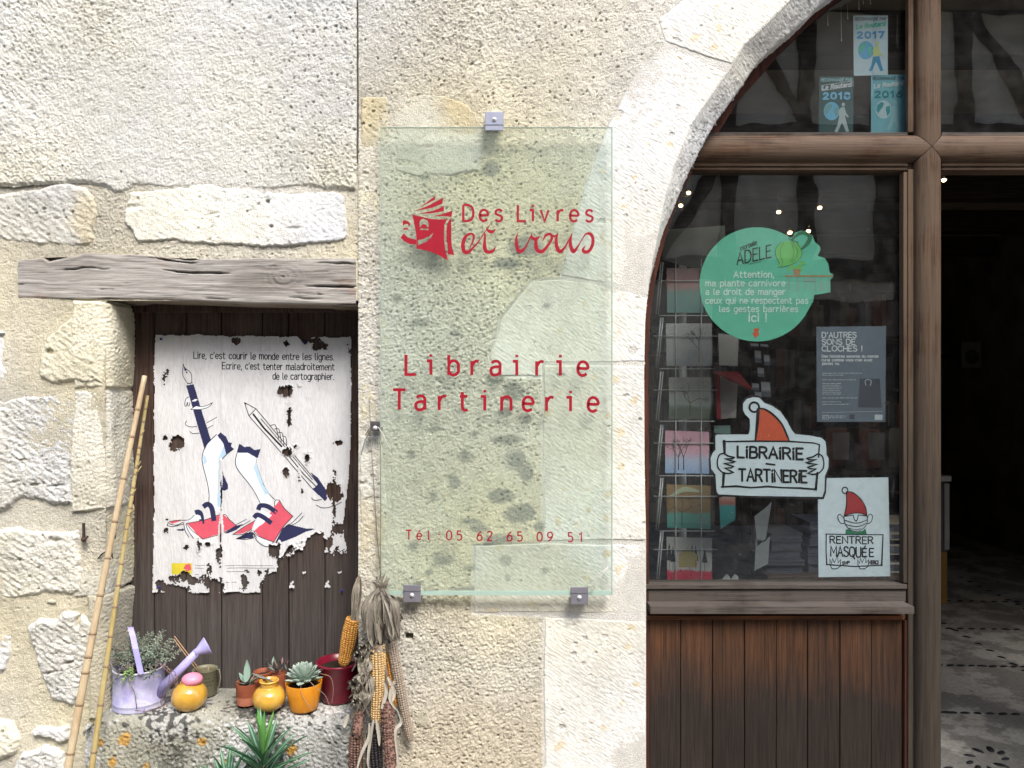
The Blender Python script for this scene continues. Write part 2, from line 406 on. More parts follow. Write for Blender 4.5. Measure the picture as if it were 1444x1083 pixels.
WHITE = (0.68, 0.67, 0.635); CREAM = (0.60, 0.55, 0.43); PALE = (0.62, 0.60, 0.54)
def stone(px, col, rise=0.006, seed=0, parent=left_wall, rough=1.0, yel=0.0, edge=0.019, wob=0.006, res=FINE, mat='limestone', label=None, extra=None, pitk=1.0, name='stone'):
    pw = wpoly(px); pa = np.array(pw); x0, z0 = pa.min(0)-0.012; x1, z1 = pa.max(0)+0.012
    off = seed*1.37
    def sd(X, Z): return sdist(X, Z, pw) + wob*samp(FBM[seed % 3], X+off, Z, 0.45)
    def hf(X, Z, s):
        h = 0.0014*rough*samp(FBM[(seed+1) % 3], X+off, Z, 0.55) + 0.0020*rough*samp(SOFT[seed % 3], X+off, Z, 0.55)
        h += 0.0006*rough*samp(KNOB[seed % 3], X+off, Z, 0.7) + 0.0005*rough*samp(GRAN[seed % 3], X+off, Z, 0.6) + 0.0005*rough*samp(BAND[(seed+1) % 4], X+off, Z, 0.9, -0.6, 3)
        cr = samp(BAND[(seed+2) % 4], X+off, Z, 2.6, 0.15, 3.4)
        h -= 0.011*pitk*rough*np.clip(cr-1.95, 0, 1.0) + 0.006*pitk*rough*pits(X+off, Z, (seed+3) % 4, 1.0, 1.8)
        h = rise*0.65 + 0.0022 + h
        if extra is not None: h = extra(X, Z, s, h)
        k = sst(-0.0005, edge, s); return h*k - 0.012*(1-k)
    def cf(X, Z, s):
        c = base_col(X+off, Z, col, 0.10, 0.05, seed)
        if yel: c = blend(c, yel*sst(0.3, 1.5, samp(SOFT[(seed+2) % 3], X+off, Z, 0.6)), (0.55, 0.45, 0.24))
        gr = sst(1.0, 2.4, samp(FBM[(seed+2) % 3], X, Z, 0.8)); return blend(c, gr*0.22, (0.36, 0.36, 0.33))
    o = grid_mesh(name, np.arange(x0, x1+res, res), np.arange(z0, z1+res, res), hf, sd, cf, M[mat], parent)
    if label: o['label'] = label
    return o
def hole(px, py, r, depth=0.03, asp=1.0):
    cx, cz = PX(px), PZ(py)
    def f(X, Z, s, h): d = np.sqrt((X-cx)**2+((Z-cz)*asp)**2); return h - depth*sst(r, r*0.55, d)
    return f
def holes(*fs):
    def f(X, Z, s, h):
        for g in fs: h = g(X, Z, s, h)
        return h
    return f
stone([(-300,266),(-60,264),(20,262),(100,258),(122,262),(135,278),(140,300),(133,322),(128,345),(60,347),(0,345),(-150,348),(-300,345)], PALE, 0.004, 1, yel=0.5, rough=1.15)
stone([(178,266),(300,265),(420,266),(470,268),(488,278),(492,310),(497,336),(484,345),(400,346),(260,345),(192,343),(184,325),(175,300)], (0.72, 0.72, 0.72), 0.009, 2, rough=0.55, edge=0.008, label='clean white squared stone',
      extra=holes(hole(379,285,0.006), hole(350,299,0.003,0.02), hole(384,320,0.005,0.015)))
stone([(-160,455),(-40,452),(0,462),(17,470),(18,500),(24,530),(10,548),(-60,550),(-160,548)], WHITE, 0.005, 3)
stone([(56,505),(62,480),(84,452),(104,436),(122,430),(150,428),(150,545),(118,545),(100,540),(75,543),(55,532)], PALE, 0.008, 4, yel=0.55, extra=hole(72,496,0.010,0.03,1.2))
stone([(-300,560),(-120,556),(0,558),(60,555),(119,553),(120,600),(118,650),(121,700),(118,718),(104,722),(70,716),(45,712),(28,707),(10,716),(-80,718),(-300,716)], WHITE, 0.006, 5, rough=1.7, label='large white stone with deep fissures',
      extra=holes(hole(50,683,0.012,0.028,2.6), hole(33,648,0.010,0.02,3.5), hole(66,628,0.008,0.016,2)))
stone([(-300,735),(-100,732),(0,738),(30,732),(70,740),(119,738),(119,800),(118,838),(60,845),(0,842),(-120,846),(-300,842)], WHITE, 0.006, 6, rough=1.5, extra=holes(hole(31,788,0.005,0.02), hole(57,800,0.004,0.02)))
stone([(40,884),(54,872),(80,873),(86,858),(108,856),(128,864),(140,880),(136,920),(126,950),(118,985),(104,1002),(80,992),(62,975),(50,950),(47,915)], (0.7,0.69,0.66), 0.012, 7, rough=1.7, yel=0.15, extra=hole(112,875,0.008,0.02,0.4))
stone([(-200,868),(-60,866),(8,866),(22,876),(26,905),(22,935),(12,952),(-20,960),(-200,962)], WHITE, 0.008, 8, rough=1.4)
stone([(43,1030),(62,1022),(94,1024),(96,1040),(84,1047),(70,1040),(50,1038)], (0.66,0.65,0.62), 0.010, 9, edge=0.006)
stone([(-160,1015),(-10,1012),(18,1018),(27,1040),(22,1062),(-5,1071),(-160,1070)], WHITE, 0.008, 10)
stone([(20,1084),(34,1062),(62,1052),(92,1060),(104,1100),(100,1200),(20,1200)], PALE, 0.006, 11, rough=1.3)
for k, (a, b, c_, d_) in enumerate([(-380,-20,1110,1230),(10,110,1225,1310),(-380,-120,1250,1370),(-90,90,1330,1388)]):
    stone([(a,b and c_),(c_ and b,c_),(b,d_),(a,d_)], PALE, 0.006, 12+k, res=0.008)
# small stones caught in the mortar
for k, (a, b, r_) in enumerate([(72,849,7),(8,470,9),(40,1075,6)]):
    stone([(a+r_*math.cos(t)*1.3, b+r_*math.sin(t)*0.7) for t in np.linspace(0, 6.28, 9)[:-1]], PALE, 0.010, 20+k, edge=0.005)

# quoins wrap round the corner of the opening: front strip, rounded arris, reveal
ND = 0.13                                # depth of the boards in the opening
def quoin(py0, py1, xa, xc, col, seed, rise=0.004, yel=0.3, lab=None):
    """xa: buried edge on the wall face (px), xc: corner (px)"""
    z1, z0 = PZ(py0), PZ(py1); zz = np.arange(z0, z1+FINE, FINE)
    ax, cxx = PX(xa), PX(xc); rr = 0.028
    prof = [(x, 0.0) for x in np.arange(ax, cxx-rr, FINE)]
    prof += [(cxx-rr+rr*math.sin(t), rr-rr*math.cos(t)) for t in np.linspace(0, math.pi/2, 16)]
    prof += [(cxx, y) for y in np.arange(rr+FINE, ND+0.03, 0.003)]
    prof = np.array(prof); n = len(prof); tn = np.gradient(prof, axis=0); tn /= np.hypot(*tn.T)[:,None]; nrm = np.stack([tn[:,1], -tn[:,0]], 1)
    s = np.r_[0, np.cumsum(np.hypot(*np.diff(prof, axis=0).T))]
    S, Z = np.meshgrid(s, zz); off = seed*0.77
    h = rise + 0.0015*samp(FBM[seed % 3], S+off, Z, 0.5) + 0.004*samp(SOFT[seed % 3], S+off, Z, 0.6) + 0.0006*samp(BAND[seed % 4], S, Z, 0.7)
    h -= 0.005*pits(S+off, Z, (seed+1) % 4, 1.3, 1.7)
    e = np.minimum(np.minimum(Z-z0, z1-Z), S) + 0.003*samp(FBM[1], S+off, Z, 0.4); k = sst(-0.001, 0.008, e); h = h*k - 0.0035*(1-k)
    X = prof[:,0][None,:] + nrm[:,0][None,:]*h; Y = prof[:,1][None,:] + nrm[:,1][None,:]*h
    X = X - 0.006*(1-sst(0, 0.05, z1-Z))*0
    c = base_col(S+off, Z, col, 0.10, 0.06, seed); c = blend(c, yel*sst(-0.2, 1.5, samp(SOFT[(seed+1) % 3], S+off, Z, 0.7)), (0.58, 0.50, 0.30))
    m, n2 = X.shape; idx = np.arange(m*n2).reshape(m, n2); q = np.stack([idx[:-1,:-1], idx[:-1,1:], idx[1:,1:], idx[1:,:-1]], -1).reshape(-1, 4)
    o = quads('quoin', np.stack([X, Y, Z], -1).reshape(-1, 3), q, np.stack(c, -1).reshape(-1, 3), M['limestone'], left_wall)
    if lab: o['label'] = lab
CR2 = (0.66, 0.62, 0.50)
quoin(424, 550, 104, 152, (0.70, 0.67, 0.58), 31, 0.004)
quoin(549, 720, 103, 152, CR2, 32, 0.0035)
quoin(719, 841, 104, 151, CR2, 33, 0.003)
quoin(840, 1015, 125, 150, (0.56, 0.52, 0.42), 34, 0.002)
# mortar strip behind the quoins so no joint is open
b = MB(); b.box((PX(100), 0.022, 0.0), (PX(134), ND+0.04, PZ(424))); b.box((PX(133), 0.03, 0.0), (PX(149.3), ND+0.04, PZ(424))); b.box((PX(147), ND+0.02, 0), (PX(520), ND+0.09, PZ(424)))
b.build('wall_core', M['mortar'], left_wall)

# lintel beam: weathered, checked oak
def lintel():
    x0, x1 = PX(27), PX(503)-0.001; n = 260
    xs = np.linspace(x0, x1, n); zt = np.interp(xs, [PX(a) for a in (27,60,70,110,120,200,260,330,420,503)], [PZ(a) for a in (368,364,369,360,357,360,366,364,365,363)])
    zb = np.interp(xs, [PX(a) for a in (27,120,150,260,340,503)], [PZ(a) for a in (420,422,421,424,427,430)])
    zt = zt + 0.002*samp(FBM[0], xs, xs*0, 0.3); yf = -0.004
    prof_v = np.linspace(0, 1, 64); co = []; cols = []
    for v in prof_v:                       # top edge -> front -> bottom edge -> underside
        co.append(v)
    V = []; C = []
    for i, x in enumerate(xs):
        top, bot = zt[i], zb[i]; rr = 0.005
        pts = [(0.06, top-0.001)] + [(yf+rr-rr*math.sin(t), top-rr+rr*math.cos(t)) for t in np.linspace(0, math.pi/2, 4)]
        pts += [(yf, z) for z in np.linspace(top-rr, bot+rr, 40)[1:-1]]
        pts += [(yf+rr-rr*math.cos(t), bot+rr-rr*math.sin(t)) for t in np.linspace(0, math.pi/2, 4)] + [(y, bot) for y in np.linspace(0.01, ND+0.03, 14)]
        V.append([(x, y, z) for y, z in pts])
    V = np.array(V); m = V.shape[1]
    S = np.cumsum(np.r_[0, np.full(m-1, 0.0027)])[None,:]*np.ones((n,1)); X = V[:,:,0]
    g = samp(BAND[0], X, S, 0.9, 0.03, 14.0)*0.0004 + samp(BAND[1], X, S, 2.4, 0.02, 14.0)*0.0003 + samp(FBM[0], X, S, 0.8, 0, 6)*0.0006
    ck = samp(BAND[2], X, S, 0.75, 0.03, 34.0)+0.22*samp(FBM[1], X, S, 0.3); g -= 0.012*np.clip(ck-1.8, 0, 1)
    kx, ks = PX(400), S[0, 20]; r = np.sqrt((X-kx)**2*0.6+(S-ks)**2); g += 0.004*np.exp(-(r/0.016)**2)-0.007*np.exp(-(r/0.004)**2) + 0.0012*np.sin(r*520)*np.exp(-(r/0.03)**2)
    fr = (np.arange(m) > 2) & (np.arange(m) < 48); V[:,:,1] -= np.where(fr[None,:], g, 0)
    V[:,:,2] += np.where(~fr[None,:], g*0.6, 0)
    rust = sst(0.9, 1.8, samp(FBM[2], X, S, 0.5, 0, 2)); base = [np.full(X.shape, a) for a in (0.41, 0.385, 0.35)]
    dk = sst(0.4, 1.7, samp(FBM[0], X, S, 0.9, 0, 5)); base = blend(base, dk*0.55, (0.17, 0.15, 0.13)); base = blend(base, rust*0.6, (0.30, 0.16, 0.09))
    base = blend(base, (~fr[None,:])*np.ones_like(X)*0.6, (0.30, 0.23, 0.15)); base = blend(base, 0.7*sst(1.85, 2.2, ck), (0.06, 0.055, 0.05))
    idx = np.arange(n*m).reshape(n, m); q = np.stack([idx[:-1,:-1], idx[:-1,1:], idx[1:,1:], idx[1:,:-1]], -1).reshape(-1, 4)
    t = NT('checked_oak'); a = t.n('Attribute'); a.attribute_name = 'Col'
    c = t.co(scale=(11, 260, 420)); gg = t.noise(c, 1.0, 7, 0.7, 0.5)
    col = t.mix(1.0, a.outputs[0], t.ramp(gg, [(0.32, 0.30), (0.5, 0.9), (0.75, 1.15)]), 'MULTIPLY')
    mt = t.set(col, 0.88, t.bump(gg, 0.0022), spec=0.15)
    o = quads('lintel', V.reshape(-1, 3), q, np.stack(base, -1).reshape(-1, 3), mt, left_wall)
    o['label'] = 'grey weathered wooden lintel beam'
    e = MB(); e.box((x0+0.001, 0.0, zb[0]+0.004), (x0+0.012, 0.06, zt[0]-0.004)); e.build('lintel_end', M['lintel'], left_wall)
lintel()

# the sill stone: lichened, rounded block
SILL = EYE - 0.8315
def sill():
    x0, x1 = PX(128), PX(503); yb, yf = ND+0.01, -0.07; rr = 0.03
    prof = [(y, SILL) for y in np.arange(yb, yf+rr, -FINE)] + [(yf+rr-rr*math.sin(t), SILL-rr+rr*math.cos(t)) for t in np.linspace(0, math.pi/2, 20)]
    prof += [(yf-0.012*min(1, (SILL-rr-z)/0.15), z) for z in np.arange(SILL-rr-FINE, FZ0-0.01, -FINE)] + [(yf-0.012, z) for z in np.arange(FZ0-0.02, 0.36, -0.02)] + [(0.02, 0.35)]
    prof = np.array(prof); tn = np.gradient(prof, axis=0); tn /= np.hypot(*tn.T)[:,None]; nrm = np.stack([tn[:,1], -tn[:,0]], 1)
    s = np.r_[0, np.cumsum(np.hypot(*np.diff(prof, axis=0).T))]; xx = np.arange(x0, x1+FINE, FINE); X, S = np.meshgrid(xx, s)
    h = 0.0022*samp(FBM[0], X, S, 0.5) + 0.006*samp(SOFT[1], X, S, 0.7) + 0.0012*samp(BAND[2], X, S, 0.7)
    h -= 0.006*pits(X, S, 1, 0.9, 1.3) + 0.005*pits(X, S, 0, 2.1, 1.5)
    flat_ = 1-0.75*sst(0.17, 0.10, S); h = h*flat_ - 0.004*(1-flat_)
    e = np.minimum(X-x0, x1-X); h -= 0.045*(1-sst(-0.001, 0.06, X-x0))+0.012*(1-sst(0, 0.02, x1-X))
    Y = prof[:,0][:,None] - nrm[:,0][:,None]*h*-1; Zc = prof[:,1][:,None] + nrm[:,1][:,None]*h
    c = base_col(X, S, (0.30, 0.30, 0.28), 0.30, 0.04, 2)
    c = blend(c, 0.75*sst(0.1, 1.0, samp(FBM[1], X, S, 0.35)), (0.50, 0.50, 0.475))
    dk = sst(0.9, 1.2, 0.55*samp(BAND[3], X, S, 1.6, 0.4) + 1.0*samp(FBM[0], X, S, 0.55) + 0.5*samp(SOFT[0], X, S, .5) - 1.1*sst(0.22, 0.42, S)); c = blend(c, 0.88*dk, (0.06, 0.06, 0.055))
    dk = sst(1.45, 1.7, 0.6*samp(BAND[1], X, S, 0.9, 0.4) + 0.9*samp(FBM[2], X, S, 0.5)); c = blend(c, 0.8*dk, (0.08, 0.08, 0.07))
    wt = sst(0.9, 1.4, 0.5*samp(BAND[0], X, S, 1.1, 1.0) + 1.0*samp(FBM[2], X, S, 0.4)); c = blend(c, 0.8*wt, (0.68, 0.68, 0.66))
    s0 = 0.20
    for (qx, qs, qr) in [(195,0.245,11),(262,0.245,6),(180,0.30,7),(225,0.31,8),(345,0.33,6),(246,0.27,6),(420,0.27,8),(332,0.30,5),(160,0.25,6),(240,0.34,6),(205,0.36,7),(300,0.25,5)]:
        d = np.hypot(X-PX(qx), (S-qs)) + 0.0045*samp(FBM[1], X, S, 0.25); c = blend(c, 0.9*sst(qr/550, qr/550*0.6, d), (0.56, 0.32, 0.07))
    mo = sst(0.5, 1.6, samp(SOFT[2], X, S, 0.8))*sst(0.22, 0.4, S); c = blend(c, 0.45*mo, (0.25, 0.27, 0.20))
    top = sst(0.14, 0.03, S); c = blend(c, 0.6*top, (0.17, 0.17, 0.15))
    n, m = X.shape; idx = np.arange(n*m).reshape(n, m); q = np.stack([idx[:-1,:-1], idx[1:,:-1], idx[1:,1:], idx[:-1,1:]], -1).reshape(-1, 4)
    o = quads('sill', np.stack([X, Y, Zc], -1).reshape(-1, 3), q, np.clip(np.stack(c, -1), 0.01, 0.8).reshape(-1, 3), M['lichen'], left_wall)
    o['label'] = 'broad grey sill stone spotted with orange and black lichen'
    b = MB(); b.box((x0+0.05, -0.02, 0.0), (x1-0.012, 0.2, SILL-0.03)); b.build('sill_core', M['mortar'], left_wall)
sill()

# ------------------------------------------------------------------ right wall with the arch
shop_wall = empty('arched_wall', (PX(700), 0, 0), 'cream stone and render wall of the shop, with a dressed white arch around the glazed doorway', 'wall')
RX0 = PX(506); CREV = 0.006
ARCH_IN = wpoly([(990,-160),(966,-40),(964,0),(928,30),(936,62),(905,90),(880,132),(857,180),(825,260),(796,366),(790,392),(750,394),(704,450),(690,500),(692,532),(764,534),(764,765),(666,768),(666,866),(765,870),(765,1500),(3000,1500),(3000,-160)])
def rw_sd(X, Z):
    s = -sdist(X, Z, OPEN); return s
def stain_mask(X, Z, lst):
    m = 0
    nz = samp(FBM[1], X, Z, 0.35)
    for (a, b, rx, ry) in lst:
        d = np.sqrt(((X-PX(a))/(rx/550))**2 + ((Z-PZ(b))/(ry/550))**2) + 0.28*nz
        m = np.maximum(m, sst(1.1, 0.45, d))
    return m
STAINS = [(600,250,12,8),(560,420,10,8),(592,455,14,7),(655,640,14,16),(668,612,10,8),(742,668,9,10),(612,700,10,12),(700,805,14,9),(660,735,22,8),(583,770,10,10),(580,640,7,6),(770,430,9,5),(640,470,8,5),(720,620,26,7),(620,534,12,6),(697,534,13,10),(726,552,15,12),(728,646,16,18),(639,680,12,13),(705,699,16,10),(734,726,20,12),(674,744,18,10),(761,743,10,10),(628,790,26,18),(606,806,10,6),(660,800,22,10),(687,770,8,10),(654,560,8,6),(745,350,26,12),(715,372,20,8),(690,238,14,10),(640,610,14,8),(715,580,10,8),(655,830,30,8),(590,822,8,5),(745,590,10,8),(700,760,30,6),(618,605,30,5)]
def rw_h(X, Z, sd):
    h = h_rough(X, Z, 1.0, 1.25, 2)
    low = sst(PZ(900), PZ(1000), Z)*sst(PX(560), PX(640), X); h = h*(1-0.15*low)
    ia = sst(-0.004, 0.004, sdist(X, Z, ARCH_IN)); h = h*(1-0.9*ia) - 0.0018*ia
    # small square putlog hole
    d = np.maximum(np.abs(X-PX(577)), np.abs(Z-PZ(897))*1.3); h -= 0.04*sst(0.011, 0.006, d)
    return h + 0.002
def rw_c(X, Z, sd):
    c = base_col(X, Z, (0.67, 0.63, 0.53), 0.10, 0.05, 2)
    g = sst(-0.3, 1.3, samp(SOFT[0], X, Z, 1.3, 0.9)); c = blend(c, 0.45*g, (0.62, 0.60, 0.54))
    up = sst(PZ(140), PZ(0), Z)*sst(PX(640), PX(520), X); c = blend(c, 0.6*up, (0.62, 0.62, 0.59))
    lo = sst(PZ(930), PZ(1040), Z); c = blend(c, 0.55*lo, (0.58, 0.49, 0.35))
    ia = sst(-0.004, 0.003, sdist(X, Z, ARCH_IN)); c = blend(c, 0.85*ia, (0.67, 0.655, 0.61)); c = blend(c, 0.82*stain_mask(X, Z, STAINS), (0.22, 0.225, 0.19)); return c
xs = axis(RX0, PX(2700), FINE, -9, PX(960), 0.02); zs = axis(0.0, 3.4, FINE, FZ0, FZ1, COARSE)
grid_mesh('render_coat', xs, zs, rw_h, rw_sd, rw_c, M['mortar'], shop_wall)['label'] = 'rough cream lime render'
# return of the shop wall's left edge (a dark crack between the two houses)
b = MB(); b.box((RX0, 0.003, 0.0), (RX0+0.05, ND+0.05, 3.4)); b.build('wall_return', M['mortar'], shop_wall)

# old stones showing through the render, and the porous edge blocks
def porous(py0, py1, x1, seed, col=(0.64,0.60,0.48), x0=506):
    stone([(x0,py0),(x1,py0+2),(x1+3,(py0+py1)/2),(x1,py1-2),(x0,py1)], col, 0.0045, seed, parent=shop_wall, rough=0.8, edge=0.008, wob=0.0025, yel=0.5, pitk=2.6)
porous(134, 262, 548, 41, (0.60,0.57,0.47)); porous(267, 418, 538, 42, (0.68,0.66,0.56)); porous(423, 604, 550, 43); porous(609, 812, 545, 44, (0.66,0.64,0.56)); porous(817, 840, 560, 45)
stone([(550,138),(600,131),(650,137),(678,150),(694,176),(690,215),(682,250),(610,252),(551,250)], (0.60,0.58,0.50), 0.0015, 46, parent=shop_wall, rough=0.35, yel=0.7, pitk=1.2, label='smooth stone showing through the render above the sign')
stone([(552,606),(600,602),(625,640),(640,680),(632,740),(600,790),(552,800)], (0.60,0.60,0.52), 0.002, 47, parent=shop_wall, rough=0.5, yel=0.3)
stone([(582,1000),(598,992),(610,1002),(609,1020),(596,1028),(582,1022)], (0.5,0.48,0.42), 0.004, 48, parent=shop_wall, rough=0.5, edge=0.006)

def ashlar(px, seed, inner=None, col=(0.71,0.70,0.665), yel=0.15, fa=None, res=FINE, ex=None, ang=-34, name='arch_stone', lab=None):
    """dressed block; inner=(i0,i1) also turns the soffit strip between FACE and INNER"""
    pw = wpoly(px); pa = np.array(pw); x0, z0 = pa.min(0)-0.006; x1, z1 = pa.max(0)+0.006; off = seed*0.9
    def sd(X, Z): return sdist(X, Z, pw)
    def hf(X, Z, s):
        h = 0.0013*samp(SOFT[seed % 3], X+off, Z, 0.7) + 0.00030*samp(BAND[seed % 4], X+off, Z, 0.42, R(ang), 4.0) + 0.00045*samp(FBM[seed % 3], X, Z, 0.4)
        h += 0.0005*samp(KNOB[seed % 3], X+off, Z, 0.9, R(ang), 2.5)*sst(-.5, 1, samp(SOFT[(seed+2) % 3], X, Z, .7)); h -= 0.010*np.clip(samp(BAND[(seed+1) % 4], X+off, Z, 2.6, 0.1, 1.5)-2.35, 0, 0.8) + 0.005*pits(X+off, Z, (seed+2) % 4, 0.9, 2.2)
        if ex is not None: h = ex(X, Z, s, h)
        h = 0.0018+h; k = sst(-0.0014, 0.0026, s+0.0010*samp(FBM[2], X+off, Z, 0.3))
        if fa is not None:
            ds = np.abs(sdist(X, Z, OPEN)); k = np.where(ds < 0.03, np.maximum(k, 1-0.55*sst(0.006, 0, ds)) if False else np.maximum(k, 0), k)
        return h*k - 0.004*(1-k)
    def cf(X, Z, s):
        c = base_col(X+off, Z, col, 0.07, 0.03, seed); sp = sst(1.9, 2.3, samp(BAND[(seed+3) % 4], X+off, Z, 3.1)+0.35*samp(FBM[0], X, Z, 0.3))
        c = blend(c, 0.6*sp, (0.62, 0.50, 0.28)); c = blend(c, yel*sst(0.2, 1.6, samp(SOFT[(seed+1) % 3], X+off, Z, 0.8)), (0.60, 0.55, 0.42))
        c = blend(c, 0.55*stain_mask(X, Z, [(768,805,10,8),(714,790,8,9),(855,818,5,7),(735,818,3,3),(716,815,4,5),(840,765,3,3)]), (0.2, 0.21, 0.18))
        return c
    o = grid_mesh(name, np.arange(x0, x1+res, res), np.arange(z0, z1+res, res), hf, sd, cf, M['dressed'], shop_wall)
    if lab: o['label'] = lab
    return o
def soffit(i0, i1, seed):
    """the inner face of the arch between wall face and frame; i0,i1 = fractions (photo y) of the block"""
    A = arcres([(PX(a), PZ(b)) for a, b in FACE], 0.004); B_ = arcres([(PX(a, ID), PZ(b, ID)) for a, b in INNER], 0.004)
    n = max(len(A), len(B_)); ta = np.linspace(0, 1, n)
    def rs(Q): t = np.linspace(0, 1, len(Q)); return np.stack([np.interp(ta, t, Q[:,0]), np.interp(ta, t, Q[:,1])], 1)
    C_ = arcres([(PX(a, 0.05), PZ(b, 0.05)) for a, b in INNER], 0.004); A, B_, C_ = rs(A), rs(B_), rs(C_); k = (A[:,1] >= i0-0.006) & (A[:,1] <= i1+0.006); A, B_, C_ = A[k], B_[k], C_[k]
    vs = np.linspace(0, 1, 22); S = vs[None,:]*0.13+np.zeros((len(A),1)); T = (np.arange(len(A))*0.004)[:,None]+np.zeros((1,22))+seed
    w1 = np.clip(vs/0.6, 0, 1)[None,:]; Y = np.where(vs < .6, vs/.6*.05, .05+(vs-.6)/.4*(ID-.05))[None,:]+0.001+np.zeros((len(A),1)); X = A[:,0][:,None]*(1-w1)+C_[:,0][:,None]*w1; Zc = A[:,1][:,None]*(1-w1)+C_[:,1][:,None]*w1
    h = 0.0010*samp(BAND[1], S, T, 0.40, 0.25, 3.5)+0.0012*samp(SOFT[0], S, T, 0.4)+0.0008*samp(FBM[0], S, T, .3)-0.006*pits(S, T, 2, 0.8, 1.7); h *= sst(0, 0.15, vs)[None,:]
    X = X - h*0.7; Zc = Zc + h*0.7
    c = base_col(S, T, (0.70,0.69,0.66), 0.12, 0.04, 1); n_, m = X.shape; idx = np.arange(n_*m).reshape(n_, m)
    q = np.stack([idx[:-1,:-1], idx[:-1,1:], idx[1:,1:], idx[1:,:-1]], -1).reshape(-1, 4)
    quads('arch_soffit', np.stack([X, Y, Zc], -1).reshape(-1, 3), q, np.stack(c, -1).reshape(-1, 3), M['dressed'], shop_wall)
def fseg(y_hi, y_lo):
    """part of the face curve between photo heights, going down"""
    c = arcres(FACE, 6); k = c[(c[:,1] <= y_lo) & (c[:,1] >= y_hi)]; return [tuple(p) for p in k[::-1]]
ashlar([(1480,-230),(1250,-215),(1120,-150),(1030,-70),(965,-2),(928,28),(936,59)] + fseg(-140, 96)[::-1][:len(fseg(-140, 96))], 51)
ashlar([(936,63),(905,90),(880,132),(857,180),(825,260),(796,366),(791,389),(860,400)] + fseg(99, 414)[::-1], 52,
       ex=holes(hole(893,152,0.006,0.02,2), hole(895,173,0.007,0.018,2), hole(947,190,0.008,0.02,1.6), hole(882,305,0.006,0.02), hole(911,270,0.003,0.02)))
ashlar([(752,395),(791,393),(860,404)] + fseg(418, 511) + [(765,512),(765,531),(694,530),(692,500),(706,451)], 53, ex=holes(hole(870,384,0.007,0.02,2), hole(900,420,0.006,0.018,2.4), hole(872,424,0.004,0.018)))
ashlar([(766,515)] + fseg(515, 763) + [(766,763)], 54, yel=0.4, ex=holes(hole(858,601,0.004,0.015,2), hole(902,592,0.004,0.02)))
ashlar([(668,768),(766,766)] + fseg(766, 866) + [(668,864)], 55, yel=0.5)
ashlar([(767,870)] + fseg(870, 1200) + [(767,1200)], 56, ex=holes(hole(825,900,0.006,0.02), hole(811,907,0.006,0.02,2), hole(809,922,0.006,0.02), hole(822,936,0.005,0.02), hole(890,923,0.007,0.02,2), hole(840,920,0.003,0.02), hole(792,1001,0.003,0.02)))
ashlar([(767,1203)] + fseg(1203, 1398) + [(767,1398)], 57, res=0.006)
for a, b_, s_ in [(96,-140,0.0),(414,99,1.7),(511,418,2.9),(763,515,4.1),(866,766,5.0),(1200,870,6.3),(1398,1203,8.0)]: soffit(PZ(a), PZ(b_), s_)
# the other half of the arch, outside the frame
def mir(px): return [(2*CX-a, b) for a, b in px][::-1]
for px, sd_ in [([(1480,-230),(1250,-215),(1120,-150),(1030,-70),(965,-2),(936,59)] + fseg(-140, 96)[::-1], 61), ([(936,63),(857,180),(796,366),(791,389)] + fseg(99, 414)[::-1], 62), ([(766,418)] + fseg(418, 763) + [(766,763)], 63), ([(668,768)] + fseg(766, 1398) + [(668,1398)], 64)]:
    ashlar(mir(px), sd_, res=0.012)
A = arcres([(2*cxw-x, z) for x, z in FW], 0.02); b = MB()
for i in range(len(A)-1):
    b.add([(A[i][0], 0.001, A[i][1]), (A[i+1][0], 0.001, A[i+1][1]), (A[i+1][0]+.02, ID, A[i+1][1]+.01), (A[i][0]+.02, ID, A[i][1]+.01)], [(0,1,2,3)])
b.build('arch_soffit', M['dressed'], shop_wall)
